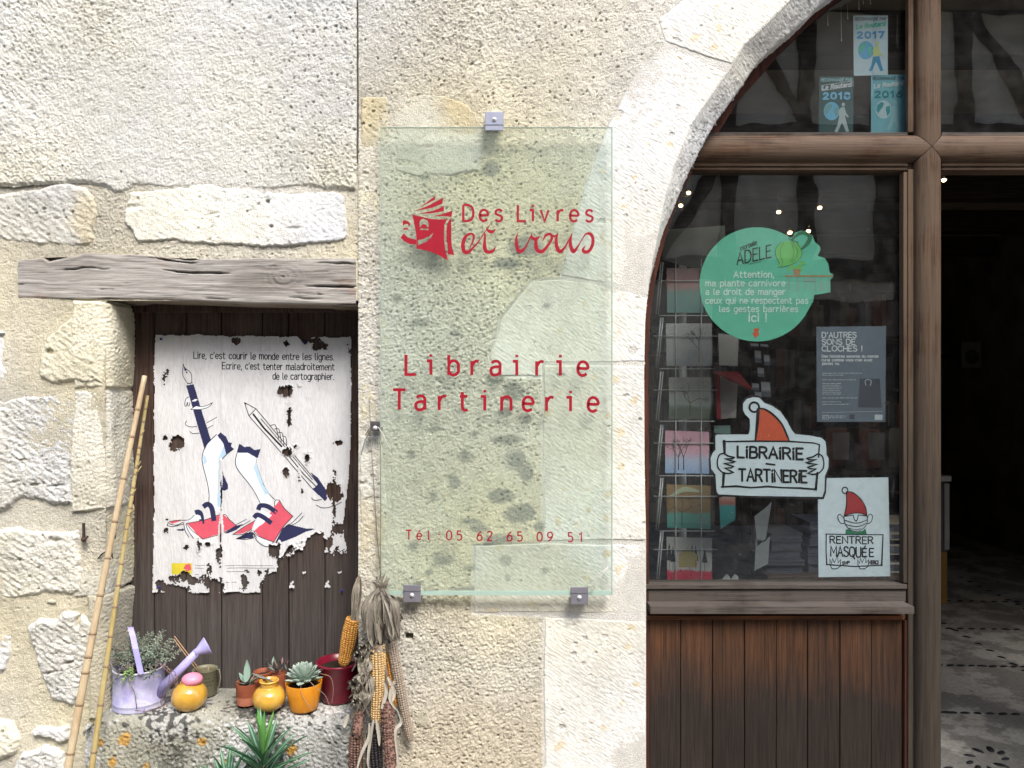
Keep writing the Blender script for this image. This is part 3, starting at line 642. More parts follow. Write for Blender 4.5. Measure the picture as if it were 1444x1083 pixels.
# ------------------------------------------------------------------ flat print: ribbons, fills and a stroke alphabet
from mathutils.geometry import tessellate_polygon
class Ink:
    """flat marks laid on the vertical plane y; coordinates are photo pixels through map_"""
    def __init__(s, y, map_=None, mask=None, zfun=None):
        s.y = y; s.map = map_ or (lambda a, b: (a, b)); s.v = []; s.f = []; s.k = 0; s.mask = mask; s.zfun = zfun
    def vert(s, p, lay):
        v = P(p[0], p[1], s.y); dy = -lay
        if s.zfun: dy += s.zfun(p[0], p[1])
        s.v.append((v.x, v.y + dy, v.z)); return len(s.v)-1
    def ribbon(s, pts, w, smooth=False, cap=True, step=None, raw=False):
        ws = list(w) if hasattr(w, '__len__') else [w]*len(pts)
        p = [(a, b) if raw else s.map(a, b) for a, b in pts]
        if smooth and len(p) > 2:
            q = [(a, b, c) for (a, b), c in zip(p, ws)]; q = smooth_open(q, 7); p = [(a[0], a[1]) for a in q]; ws = [a[2] for a in q]
        if step or s.mask:
            A = np.array(p); L = np.r_[0, np.cumsum(np.hypot(*np.diff(A, axis=0).T))]; n = max(1, int(L[-1]/(step or 1.6)))
            t = np.unique(np.r_[np.linspace(0, L[-1], n+1), L]); ws = list(np.interp(t, L, ws)); p = list(zip(np.interp(t, L, A[:,0]), np.interp(t, L, A[:,1])))
        s.k += 1; lay = 0.00008 + (s.k % 14)*0.00004; n = len(p)
        A = [Vector((a, b)) for a, b in p]; rows = []
        for i in range(n):
            d0 = (A[i]-A[i-1]).normalized() if i > 0 else None; d1 = (A[i+1]-A[i]).normalized() if i < n-1 else None
            if d0 is None: d0 = d1
            if d1 is None: d1 = d0
            n0 = Vector((-d0.y, d0.x)); n1 = Vector((-d1.y, d1.x)); m = (n0+n1)
            if m.length < 1e-3: m = n0
            m.normalize(); k = 1/max(0.55, m.dot(n0)); o = m*(ws[i]*0.5*k)
            rows.append((s.vert(A[i]+o, lay), s.vert(A[i]-o, lay)))
        for i in range(n-1):
            if s.mask:
                c = (A[i]+A[i+1])/2
                if not s.mask(c.x, c.y): continue
            s.f.append((rows[i][0], rows[i][1], rows[i+1][1], rows[i+1][0]))
        if cap:
            for (i, j) in ((0, 1), (n-1, n-2)):
                if s.mask and not s.mask(*A[i]): continue
                d = (A[i]-A[j]).normalized(); r = ws[i]*0.5; nn = Vector((-d.y, d.x))
                if r < 0.15: continue
                fan = [s.vert(A[i]+nn*r*math.cos(t)+d*r*math.sin(t), lay) for t in np.linspace(0, math.pi, 7)]
                s.f.append(tuple(fan))
    def fill(s, pts, holes=(), lay=0.00004, raw=False):
        loops = [[(a, b) if raw else s.map(a, b) for a, b in lp] for lp in (pts, *holes)]
        tri = tessellate_polygon([[Vector((a, b, 0)) for a, b in lp] for lp in loops])
        if s.mask: return s.fillgrid(loops[0], lay)
        s.k += 1; lay = lay + (s.k % 14)*0.00003 if lay == 0.00004 else lay
        idx = [s.vert(p, lay) for lp in loops for p in lp]
        for t in tri: s.f.append(tuple(idx[i] for i in t))
    def fillgrid(s, loop, lay, st=0.8):
        L = np.array(loop); xs = np.arange(L[:,0].min(), L[:,0].max()+st, st); zs = np.arange(L[:,1].min(), L[:,1].max()+st, st)
        X, Z = np.meshgrid(xs, zs); sd = sdist(X, Z, [tuple(p) for p in loop]); c = {}
        def g(i, j):
            if (i, j) not in c: c[(i, j)] = s.vert((xs[j], zs[i]), lay)
            return c[(i, j)]
        for i in range(len(zs)-1):
            for j in range(len(xs)-1):
                if sd[i,j]+sd[i+1,j+1]+sd[i+1,j]+sd[i,j+1] > 0 and s.mask(xs[j]+st/2, zs[i]+st/2): s.f.append((g(i,j), g(i,j+1), g(i+1,j+1), g(i+1,j)))
    def build(s, name, mat, parent=None):
        me = bpy.data.meshes.new(name); me.from_pydata(s.v, [], s.f); me.update(); return link(name, me, mat, parent)

# every glyph: (width, strokes); '~' marks a curve through its points. Cap height 10, x-height 7.
_O = '~3,0 .6,1.6 0,5 .6,8.4 3,10 5.4,8.4 6,5 5.4,1.6 3,0'
G = {
'A': (6.4,'0,0 3.2,10 6.4,0|1.1,3.4 5.3,3.4'), 'B': (5.6,'0,0 0,10|~0,10 3,10 4.9,8.8 4.6,6.2 3,5.4 0,5.4|~0,5.4 3.4,5.3 5.5,4 5.2,1 3,0 0,0'),
'C': (6,'~5.8,8.3 4.4,9.8 2.6,9.8 .5,8 0,5 .5,2 2.6,.2 4.4,.2 5.8,1.7'), 'D': (6.2,'0,0 0,10|~0,10 2.8,10 5.2,8.6 6.2,5 5.2,1.4 2.8,0 0,0'),
'E': (5,'5,10 0,10 0,0 5,0|0,5.3 4.2,5.3'), 'F': (5,'5,10 0,10 0,0|0,5.3 4.2,5.3'), 'H': (6,'0,0 0,10|6,0 6,10|0,5 6,5'),
'I': (0.8,'.4,0 .4,10'), 'L': (5,'0,10 0,0 5,0'), 'M': (7.6,'0,0 .3,10 3.8,3.2 7.3,10 7.6,0'), 'N': (6.4,'0,0 0,10 6.4,0 6.4,10'),
'O': (7,'~3.5,0 .8,1.6 0,5 .8,8.4 3.5,10 6.2,8.4 7,5 6.2,1.6 3.5,0'), 'P': (5.4,'0,0 0,10|~0,10 3,10 5.2,9 5.2,6.2 3,5 0,5'),
'Q': (7,'~3.5,0 .8,1.6 0,5 .8,8.4 3.5,10 6.2,8.4 7,5 6.2,1.6 3.5,0|4.4,2.2 6.4,-2'), 'R': (5.8,'0,0 0,10|~0,10 3,10 5.2,9 5.2,6.4 3,5.2 0,5.2|2.8,5.2 5.8,0'),
'S': (5.4,'~5.1,8.6 3.6,9.9 1.6,9.8 .3,8.4 .5,6.5 2.7,5.3 5,4 5.2,1.7 3.6,.2 1.4,.2 .1,1.6'), 'T': (6,'0,10 6,10|3,10 3,0'),
'U': (6,'~0,10 0,3.2 1,.6 3,0 5,.6 6,3.2 6,10'), 'V': (6,'0,10 3,0 6,10'), 'i!': (0.8,'.4,0 .4,7.2|.3,9.4 .8,10'),
'a': (4.9,'~.6,6 1.6,6.9 3.4,6.9 4.5,5.8 4.6,4.4|4.6,4.6 4.6,0|~4.6,4.1 2.2,4.1 .5,3.4 .1,1.9 .8,.4 2.4,0 4,.8 4.6,2'),
'b': (4.8,'0,10 0,0|~0,2 1.2,.2 3,0 4.6,1.4 4.8,3.5 4.6,5.6 3,7 1.2,6.8 0,5'), 'c': (4.4,'~4.4,5.8 3.2,7 1.8,6.9 .3,5.6 0,3.5 .3,1.4 1.8,.1 3.2,0 4.4,1.2'),
'd': (4.8,'4.8,10 4.8,0|~4.8,2 3.6,.2 1.8,0 .2,1.4 0,3.5 .2,5.6 1.8,7 3.6,6.8 4.8,5'), 'e': (4.8,'~.1,3.7 4.8,3.7 4.4,6 2.6,7 .8,6.1 0,3.5 .6,1 2.4,0 4.4,.9'),
'f': (3.4,'~3.4,9.6 2.2,10 1.4,8.8 1.4,0|0,7 3.2,7'), 'g': (4.8,'~4.8,2 3.6,.2 1.8,0 .2,1.4 0,3.5 .2,5.6 1.8,7 3.6,6.8 4.8,5|~4.8,7 4.8,-.6 4.2,-2.6 2.4,-3.2 .6,-2.4'),
'h': (4.6,'0,10 0,0|~0,4.6 1.2,6.6 2.8,7 4.3,6 4.6,4 4.6,0'), 'i': (0.9,'.4,7 .4,0|.4,9.2 .4,10.1'), 'j': (2,'~1.6,7 1.6,-2 0,-3|1.6,9.5 1.6,9.9'),
'l': (1.4,'~.2,10 .2,1.4 .6,.3 1.4,.1'), 'm': (7.4,'0,7 0,0|~0,5 1,6.7 2.2,7 3.4,6.2 3.7,4.4 3.7,0|~3.7,5 4.8,6.8 6,7 7.1,6.2 7.4,4.4 7.4,0'),
'n': (4.6,'0,7 0,0|~0,4.6 1.2,6.6 2.8,7 4.3,6 4.6,4 4.6,0'), 'o': (4.9,'~2.4,0 .6,1 0,3.5 .6,6 2.4,7 4.3,6 4.9,3.5 4.3,1 2.4,0'),
'p': (4.8,'0,7 0,-3|~0,2 1.2,.2 3,0 4.6,1.4 4.8,3.5 4.6,5.6 3,7 1.2,6.8 0,5'), 'q': (4.8,'4.8,7 4.8,-3|~4.8,2 3.6,.2 1.8,0 .2,1.4 0,3.5 .2,5.6 1.8,7 3.6,6.8 4.8,5'),
'r': (3.3,'0,7 0,0|~0,4.4 1.2,6.4 2.4,7 3.4,6.7'), 's': (4.2,'~4,5.9 2.9,7 1.2,6.9 .3,5.8 .6,4.4 2.2,3.6 3.8,2.8 4,1.3 3,.1 1.2,0 .1,1.1'),
't': (3.8,'~1.2,9.2 1.2,2.2 1.6,.5 2.6,0 3.8,.3|0,7 3.6,7'), 'u': (4.6,'~0,7 0,2.8 .5,.7 2,0 3.6,.6 4.6,2.6|4.6,7 4.6,0'), 'v': (4.8,'0,7 2.4,0 4.8,7'), 'x': (4.6,'0,7 4.6,0|4.6,7 0,0'), 'z': (4.4,'0,7 4.4,7 0,0 4.4,0'), 'y': (4.8,'0,7 2.4,0|4.8,7 1.4,-3'),
'0': (5.4,'~2.7,0 .6,1.4 0,5 .6,8.6 2.7,10 4.8,8.6 5.4,5 4.8,1.4 2.7,0'), '1': (3,'0,7.8 2.2,10 2.2,0'), '2': (5.2,'~.3,8 1.2,9.7 2.8,10 4.6,9.2 4.8,7 3.4,4.6 0,0|0,0 5.2,0'),
'5': (5,'4.6,10 .6,10 .3,5.8|~.3,5.6 2,6.2 4,5.8 5,4 4.8,1.6 3.4,.2 1.6,0 .1,.9'), '6': (5.2,'~4.4,9.9 2,7.8 .4,5 0,2.8 .8,.6 2.6,0 4.6,.8 5.2,3 4.4,5.2 2.6,5.9 .6,4.6'),
'7': (5,'0,10 5,10 1.6,0'), '8': (5.2,'~2.6,5.3 .6,6.4 .5,8.8 2.6,10 4.7,8.8 4.6,6.4 2.6,5.3 .3,4 .1,1.2 2.6,0 5.1,1.2 4.9,4 2.6,5.3'), '9': (5.2,'~.8,.1 3.2,2.2 4.8,5 5.2,7.2 4.4,9.4 2.6,10 .6,9.2 0,7 .8,4.8 2.6,4.1 4.6,5.4'),
',': (1,'.7,.6 .1,-1.8'), '.': (0.8,'.4,0 .4,.3'), "'": (1,'.7,10 .3,7.6'), '!': (0.9,'.4,10 .4,3|.4,0 .4,.4'), ':': (0.9,'.4,5.2 .4,6.6|.4,0 .4,1.4'), '-': (3.4,'0,4 3.4,4'), ' ': (3,''), '_': (1.6,''),
}
def _acc(base, mark): return (G[base][0], G[base][1]+'|'+mark)
G['é'] = _acc('e', '1.8,8.4 3.6,10.2'); G['è'] = _acc('e', '1.4,10.2 3,8.4'); G['É'] = _acc('E', '2,11.2 3.6,13'); G['È'] = _acc('E', '1.6,13 3.2,11.2')
G['ı'] = (3.2, '0,7 2.0,7 2.0,0|2.0,9.0 2.0,10.3')           # i with a bar, for the spaced letters
G['L~'] = G['L']
def glyph(ch):
    wd, st = G[ch]; out = []
    for s_ in st.split('|'):
        if not s_: continue
        sm = s_[0] == '~'; pts = [tuple(float(q) for q in t.split(',')) for t in s_.lstrip('~').split()]; out.append((sm, pts))
    return wd, out
def write(ink, text, x0, x1, yb0, yb1, cap, w, gap=1.7, slant=0.0, jitter=0.0, raw=False, serif=0, squash=True):
    """text from x0 to x1, baseline from yb0 to yb1 (drawing coordinates, y down)"""
    rr = random.Random(hash(text) % 1000 if False else len(text)*7+3)
    chars = []; i = 0
    while i < len(text):
        if text[i] == '^': chars.append('i!'); i += 1
        else: chars.append(text[i]); i += 1
    tot = sum(glyph(c)[0] for c in chars) + gap*(len(chars)-1); kx = (x1-x0)/tot; ky = cap/10.0; cx = 0
    for c in chars:
        wd, st = glyph(c); jy = rr.uniform(-jitter, jitter); ja = rr.uniform(-jitter, jitter)*0.6
        for sm, pts in st:
            q = []
            for a, b in pts:
                u = cx + a + slant*b + ja*b*0.15; X = x0 + u*kx; Y = yb0 + (yb1-yb0)*(u/tot) - (b+jy)*ky; q.append((X, Y))
            ink.ribbon(q, w, smooth=sm, raw=raw)
            if serif:
                for e in (0, -1):
                    a, b = pts[e]; o = pts[1 if e == 0 else -2]
                    if abs(o[0]-a) < 0.5 and abs(o[1]-b) > 2 and (abs(b) < .1 or b in (7.0, 10.0)):
                        X, Y = q[e]; ink.ribbon([(X-serif, Y), (X+serif, Y)], w*0.8, cap=False, raw=raw)
        cx += wd + gap
def spaced(parent, mat, y, items, cap, w, yb, label):
    """letters centred one by one, each a part of its own; items = (char, centre x)"""
    for c, xc in items:
        ink = Ink(y)
        wd, st = glyph(c); ky = cap/10.0; kx = ky*1.02
        yy = yb(xc)
        for sm, pts in st: ink.ribbon([(xc+(a-wd/2)*kx, yy-b*ky) for a, b in pts], w, smooth=sm, cap=False, raw=True)
        o = ink.build('letter', mat, parent)
        if label: o['label'] = label

def basic(name, col, rough=0.6, spec=0.3):
    t = NT(name); n = t.noise(t.co(), 45, 4)
    return t.set(t.mix(1.0, col, t.ramp(n, [(0.3, 0.9), (0.7, 1.0)]), 'MULTIPLY'), rough, spec=spec)
K = dict(black=basic('black_ink', (0.012, 0.012, 0.014)), navy=basic('navy_ink', (0.022, 0.024, 0.075)), red=basic('red_vinyl', (0.30, 0.006, 0.020), 0.45),
         rose=basic('rose_ink', (0.62, 0.09, 0.13)), pale=basic('pale_blue_ink', (0.42, 0.58, 0.72)), white=basic('white_ink', (0.72, 0.76, 0.80)),
         orange=basic('orange_ink', (0.60, 0.10, 0.045)), brick=basic('brick_ink', (0.40, 0.045, 0.05)), green=basic('green_ink', (0.02, 0.20, 0.10)),
         yellow=basic('yellow_ink', (0.62, 0.52, 0.04)), grey=basic('grey_ink', (0.2, 0.2, 0.2)))

# ------------------------------------------------------------------ boarded opening and its torn poster
M['board'] = wood_mat('old_dark_boards', (0.085, 0.046, 0.032), (0.026, 0.015, 0.011), (0.095, 0.078, 0.068), 'z', 1.0, 0.75, 0.35, 0.0016, patina=(PZ(900, ND), PZ(640, ND), (0.085, 0.074, 0.068)))
boards = empty('boarded_shutter', (PX(345, ND), ND, SILL), 'dark brown vertical boards closing the small opening, behind the torn poster', 'shutter')
BX = [172, 217, 262, 312, 370, 407, 458, 512]
for i in range(len(BX)-1):
    b = MB(); b.box((PX(BX[i], ND)+0.0012, ND+0.0015*(i % 2), SILL-0.02), (PX(BX[i+1], ND)-0.0012, ND+0.02, PZ(424, ND)+0.012), 0.002); b.build('plank', M['board'], boards)
b = MB(); b.box((PX(170, ND), ND-0.008, PZ(441, ND)), (PX(512, ND), ND-0.0005, PZ(420, ND)), 0.003)
o = b.build('head_rail', M['board'], boards)

PY = ND-0.004
BLOBS = [(404,552,9,8),(409,584,3.4,13),(250,627,8,10),(236,522,3,6),(232,531,2.4,5),(334,481,4,4),(404,485,3,2.5),(444,480,8,4),(451,488,8,7),(492,486,3,6),(494,497,2,4),(234,618,2.2,2.2),(419,628,4,4),(407,637,9,5),(434,646,3.4,9),(479,624,4,3),(422,543,2.4,2),(403,666,5,6),(422,672,2.6,9),(426,692,2,6),(281,768,3,8),(234,747,2.6,3),(236,733,2,2),(262,772,2,1.4),(294,767,2.2,1.4),(471,700,2.6,31),(471,693,9,13),(476,700,8,8),
 (250,815,11,7),(262,812,6,6),(276,818,12,5),(292,818,9,9),(295,804,4.5,9),(303,826,6,11),(245,831,14,6),(224,823,5,5),(346,822,5,15),(349,806,3,4),(366,806,3,5),(387,779,7,8),(309,785,2.4,8),(311,800,3,16),(311,828,3.5,9),(378,806,6,3),(472,747,6,7),(479,746,7,8)]
TEARPOLY = [(371,860),(371,816),(376,804),(388,801),(389,793),(395,788),(409,783),(409,772),(414,780),(419,768),(423,760),(428,773),(433,762),(442,758),(449,753),(455,754),(463,764),(467,782),(474,775),(481,783),(489,772),(505,770),(505,860)]
OUT = [(218,471),(330,473),(419,474),(424,479),(427,484),(431,487),(435,477),(440,474),(495,475),(495,560),(494,640),(491,680),(487,712),(484,740),(486,760),(489,775),(488,837),(360,836),(215,836),(217,750),(218,640)]
_pb = {}
def paper_field(X, Y):
    """positive where paper is left (photo px)"""
    n1 = samp(FBM[0], X/550, Y/550, 0.13)+0.7*samp(GRAN[1], X/550, Y/550, 0.9, 1.57, 2.2); n2 = samp(GRAN[0], X/550, Y/550, 0.4)
    s = sdist(X, Y, OUT) + 0.5*n1
    m = s
    for (a, b, rx, ry) in BLOBS:
        if b < 760: rx, ry = rx*.82, ry*.82
        d = (np.sqrt(((X-a)/rx)**2+((Y-b)/ry)**2)-0.95)*min(rx, ry) + (0.26*min(rx, ry)+0.4)*n1 + 0.8*n2; m = np.minimum(m, d)
    m = np.minimum(m, -sdist(X, Y, TEARPOLY) + 2.2*n1 + 1.2*n2)
    # diagonal rip and the split along a board joint
    def seg(ax, ay, bx, by): 
        t = np.clip(((X-ax)*(bx-ax)+(Y-ay)*(by-ay))/((bx-ax)**2+(by-ay)**2), 0, 1); return np.hypot(X-ax-t*(bx-ax), Y-ay-t*(by-ay))
    m = np.minimum(m, seg(413,768,391,796)-1.2+0.9*n1); sp = seg(312,648,312,836)-0.35+0.55*n1-0.6*sst(770, 836, Y); m = np.minimum(m, sp)
    # islands of paper still clinging in the torn corner
    isl = samp(FBM[2], X/550, Y/550, 0.09)-2.05; m = np.where((sdist(X, Y, TEARPOLY) > 3) & (X < 484) & (Y < 834), np.maximum(m, isl*2), m)
    return m
_gx = np.arange(205, 505, 0.5); _gy = np.arange(465, 842, 0.5); _PF = paper_field(*np.meshgrid(_gx, _gy))
def paper_mask(a, b):
    i = int((b-465)*2); j = int((a-205)*2)
    return 0 <= i < _PF.shape[0] and 0 <= j < _PF.shape[1] and _PF[i, j] > 0.1
def paper_bulge(px, py):
    X = np.asarray(px)/550.; Y = np.asarray(py)/550.
    return -(0.0012 + 0.0011*samp(SOFT[0], X, Y, 0.20, math.pi/2, 3.0) + 0.0004*samp(SOFT[2], X, Y, 0.06, math.pi/2, 3.0))
poster = empty('torn_poster', (PX(355, PY), PY, PZ(836, PY)), 'weathered white poster of walking legs in red book sandals, torn at the lower right', 'poster')
def paper():
    st = 1.05; xs = np.arange(212, 498, st); ys = np.arange(468, 840, st); X, Y = np.meshgrid(xs, ys); f = paper_field(X, Y)
    gy, gx = np.gradient(f, ys, xs); gl = np.maximum(gx*gx+gy*gy, 0.5); neg = (f < 0) & (f > -1.2); X = np.where(neg, X-f*gx/gl, X); Y = np.where(neg, Y-f*gy/gl, Y)
    s = (D+PY)/F; curl = 0.0020*sst(3.0, 0.0, f)*np.clip(samp(SOFT[1], X/550, Y/550, 0.2), 0, 2)
    co = np.stack([(X-722)*s, PY+paper_bulge(X, Y)-curl, EYE-(Y-541.5)*s], -1).reshape(-1, 3)
    n, m = X.shape; idx = np.arange(n*m).reshape(n, m); q = np.stack([idx[:-1,:-1], idx[1:,:-1], idx[1:,1:], idx[:-1,1:]], -1)
    k = (f[:-1,:-1] > 0) & (f[1:,1:] > 0) | (f[1:,:-1] > 0) & (f[:-1,1:] > 0); q = q[k].reshape(-1, 4)
    used = np.zeros(n*m, bool); used[q.ravel()] = True; mp = np.cumsum(used)-1
    c = base_col(X/550, Y/550, (0.63, 0.63, 0.655), 0.0, 0.0); st_ = sst(0.0, 1.8, samp(FBM[1], X/550, Y/550, 0.35, math.pi/2, 4)); c = blend(c, 0.28*st_, (0.42, 0.41, 0.41))
    ed = sst(6, 0, f); c = blend(c, 0.25*ed, (0.45, 0.44, 0.43))
    for a in (258, 312, 370, 407): c = blend(c, 0.25*np.exp(-((X-a-1.2*samp(SOFT[0], X/550, Y/550, .3))/1.3)**2), (0.35, 0.34, 0.35))
    t = NT('old_paper'); a = t.n('Attribute'); a.attribute_name = 'Col'; nn = t.noise(t.co(scale=(3, 3, 0.8)), 60, 5, 0.6)
    mt = t.set(t.mix(1.0, a.outputs[0], t.ramp(nn, [(0.25, 0.86), (0.6, 1.0)]), 'MULTIPLY'), 0.75, t.bump(nn, 0.0022), spec=0.2)
    quads('paper', co[used], mp[q], np.stack(c, -1).reshape(-1, 3)[used], mt, poster)
paper()
za = lambda a, b: (200+a/4.5125, 460+b/4.5125)
zb = lambda a, b: (200+a/4.5125, 650+b/4.5125)
zc = lambda a, b: (a/2.354, 400+b/2.354)
def pink(mp=None): return Ink(PY, mp, paper_mask, lambda a, b: float(paper_bulge(a, b)))
bk, nv, rs_, bl, wh, yl = pink(za), pink(za), pink(zb), pink(zc), pink(zc), pink(zb)
# fountain pen
nv.fillgrid([za(283,378), za(330,368), za(445,735), za(400,785)], 0.00006)
wh.map = za
wh.fillgrid([za(316,478), za(338,464), za(360,466), za(338,480)], 0.00016); wh.fillgrid([za(312,530), za(345,508), za(380,512), za(420,503), za(448,488), za(425,515), za(380,528), za(345,528)], 0.00016)
for pts in ([(265,240),(275,264),(314,300),(318,360)], [(265,240),(263,312),(292,362)], [(300,450),(282,462),(275,500),(283,510),(292,485),(294,505),(304,505),(306,485)], [(312,530),(345,508),(380,512),(420,503),(450,487),(425,515),(380,528),(345,530),(312,530)], [(480,578),(415,615)], [(455,630),(410,655)], [(287,603),(280,625),(310,640),(352,637)], [(308,670),(325,683),(367,680)]): bk.ribbon(pts, 0.9, smooth=True)
nv.fillgrid([za(265,240), za(276,264), za(287,275), za(283,292), za(272,276)], 0.0001); bk.ribbon([(288,292),(288,296)], 2.0); bk.ribbon([(292,366),(322,360)], 1.2)
# legs
nv.map = zc
wh.map = zc
leg1 = [(722,502),(690,530),(673,565),(674,600),(686,650),(694,700),(694,745),(735,760),(733,680),(737,600),(742,578),(775,548),(760,520)]
leg2 = [(792,540),(783,590),(790,618),(830,668),(856,712),(868,748),(905,725),(893,698),(874,668),(855,610),(850,585),(863,560)]
wh.fillgrid([zc(*p) for p in leg1], 0.00010); wh.fillgrid([zc(*p) for p in leg2], 0.00010)
bl.fillgrid([zc(*p) for p in [(745,535),(755,570),(740,582),(736,650),(733,740),(722,740),(724,640),(726,580)]], 0.00014); bl.fillgrid([zc(*p) for p in [(674,565),(684,575),(688,592),(676,600)]], 0.00014); bl.fillgrid([zc(*p) for p in [(850,590),(856,615),(876,670),(896,700),(880,700),(860,660),(842,610)]], 0.00014)
nv.fillgrid([zc(*p) for p in [(733,494),(722,504),(742,530),(752,566),(777,548),(768,540),(772,528),(760,526),(752,508)]], 0.00018); nv.fillgrid([zc(*p) for p in [(797,531),(812,542),(830,540),(846,552),(866,548),(856,580),(825,562),(787,560)]], 0.00018)
nv.fillgrid([zc(*p) for p in [(735,606),(741,630),(758,668),(757,682),(745,688),(735,682)]], 0.00018)
bk.map = zc
for pts in ([(720,500),(686,535),(672,570),(674,602),(688,655),(695,700),(693,735)], [(777,548),(742,578),(736,605),(735,680),(733,765)], [(796,533),(788,562),(782,592),(792,620),(832,670),(856,710),(867,735)], [(864,552),(851,582),(856,612),(876,668),(894,698),(912,716)]): bk.ribbon(pts, 1.0, smooth=True)
# book sandals
bk.map = zb; nv.map = zb; wh.map = zb
rs_.fillgrid([zb(*p) for p in [(285,397),(400,375),(515,338),(556,372),(600,412),(500,462),(388,497),(345,458),(318,425)]], 0.00010)
rs_.fillgrid([zb(*p) for p in [(878,250),(908,300),(962,352),(900,420),(868,470),(845,515),(790,500),(745,478),(715,445),(790,370),(845,290)]], 0.00010)
rs_.fillgrid([zb(*p) for p in [(722,378),(650,420),(578,468),(640,462),(700,432)]], 0.00010); rs_.fillgrid([zb(*p) for p in [(172,388),(250,372),(248,382),(190,400)]], 0.00010)
wh.fillgrid([zb(*p) for p in [(250,375),(300,372),(335,342),(372,345),(380,368),(300,385)]], 0.00014); wh.fillgrid([zb(*p) for p in [(270,392),(290,397),(345,460),(380,496),(330,480),(290,455)]], 0.00014)
wh.fillgrid([zb(*p) for p in [(712,440),(745,480),(840,515),(800,545),(740,505)]], 0.00014); wh.fillgrid([zb(*p) for p in [(755,305),(830,345),(770,400),(715,435),(712,400),(740,360)]], 0.00014)
nv.ribbon([(340,330),(362,325),(378,345),(384,400)], 7, smooth=True, cap=False); nv.ribbon([(392,292),(420,275),(446,300),(460,382)], 7, smooth=True, cap=False)
nv.ribbon([(742,312),(755,285),(800,288),(860,328)], 6.5, smooth=True, cap=False); nv.ribbon([(715,362),(735,342),(775,358),(826,396)], 6.5, smooth=True, cap=False)
nv.fillgrid([zb(*p) for p in [(895,430),(930,402),(985,415),(1050,432),(1110,433),(1040,452),(985,480),(910,510),(845,530)]], 0.00005); nv.fillgrid([zb(*p) for p in [(600,495),(660,460),(705,450),(712,490),(640,497)]], 0.00005); nv.fillgrid([zb(*p) for p in [(212,437),(268,430),(268,444),(235,444)]], 0.00005); nv.fillgrid([zb(*p) for p in [(520,462),(600,412),(650,400),(600,440),(545,462)]], 0.00005)
for pts in ([(285,397),(400,375),(515,338),(556,372),(600,412)], [(285,397),(318,440),(350,465),(388,497)], [(388,497),(500,465),(600,412)], [(250,376),(300,374),(335,345)], [(250,376),(180,385),(160,410)], [(160,412),(200,418),(268,400)], [(172,400),(220,408),(262,390)], [(268,392),(275,440),(300,485)], [(282,400),(295,440),(330,492)], [(878,250),(908,300),(962,352)], [(962,352),(900,420),(868,470),(842,515)], [(842,515),(745,480),(712,445)], [(708,455),(735,510),(795,545),(840,515)], [(712,460),(745,500),(820,530)], [(845,290),(850,250),(878,250)], [(578,468),(650,420),(722,378)], [(578,468),(640,468),(700,432)], [(600,495),(650,480),(702,440)], [(600,497),(660,500),(712,490)], [(600,405),(665,372)], [(640,410),(690,380)], [(920,415),(960,390),(1020,330)], [(945,412),(990,390),(1028,350)], [(1080,235),(1100,250),(1145,245)], [(1110,280),(1150,298),(1210,290),(1272,262)]): bk.ribbon(pts, 0.95, smooth=True)
# pencil
bk.map = za; wh.map = za
for pts in ([(655,485),(728,525),(1125,1005)], [(655,485),(685,570),(1090,1037)], [(728,525),(685,570)], [(760,590),(1085,975)]): bk.ribbon(pts, 1.1)
bk.ribbon([(712,560),(780,650),(890,765)], 2.6); bk.ribbon([(940,830),(1030,940),(1110,1020)], 1.5); bk.fillgrid([za(655,485), za(668,492), za(664,505)], 0.0001)
for k in range(4): bk.ribbon([(822+k*24,632+k*22),(850+k*22,628+k*26),(862+k*20,668+k*26),(872+k*16,715+k*22)], 1.0, smooth=True)
nv.fillgrid([zb(*p) for p in [(1068,66),(1120,105),(1170,178),(1182,240),(1165,254),(1085,180),(1122,150)]], 0.00012)
bk.map = lambda a, b: (a, b)
for tx, a, b_, y0, y1 in (("Lire, c'est courir le monde entre les lignes.", 273.5, 471, 505.5, 508), ("Ecrire, c'est tenter maladroitement", 314, 471.5, 520.5, 522), ("de le cartographier.", 385, 471, 535, 535.5)): write(bk, tx, a, b_, y0, y1, 9.2, 1.25, gap=2.0, jitter=0.25)
yl.fillgrid([(242,794),(271,794),(271,810),(242,810)], 0.00006)
rs_.fillgrid([(262,796),(268,795),(270,803),(264,806),(259,801)], 0.00014)
gy_ = pink()
for y_, a, b_ in ((797,275,290),(801,275,288),(810,275,281),(797.5,318,385),(801,320,388),(806,320,352),(821,318,324),(821,327,334)): gy_.ribbon([(a,y_),(b_,y_)], 0.8, cap=False)
for ink, nm, mt in ((bl,'blue_shading','pale'),(wh,'white_print','white'),(rs_,'red_books','rose'),(nv,'navy_print','navy'),(bk,'ink_lines','black'),(yl,'yellow_emblem','yellow'),(gy_,'small_print','grey')):
    if ink.f: ink.build(nm, K[mt], poster)
tackm = flat((0.02, 0.02, 0.22), 0.3, 'blue_tack')
for a, b_ in ((227,478),(225,828),(482,833),(429,482)):
    t = MB(); t.ell(P(a, b_, PY-0.004), 0.0038, 0.003, 0.0038); t.build('tack', tackm, poster)

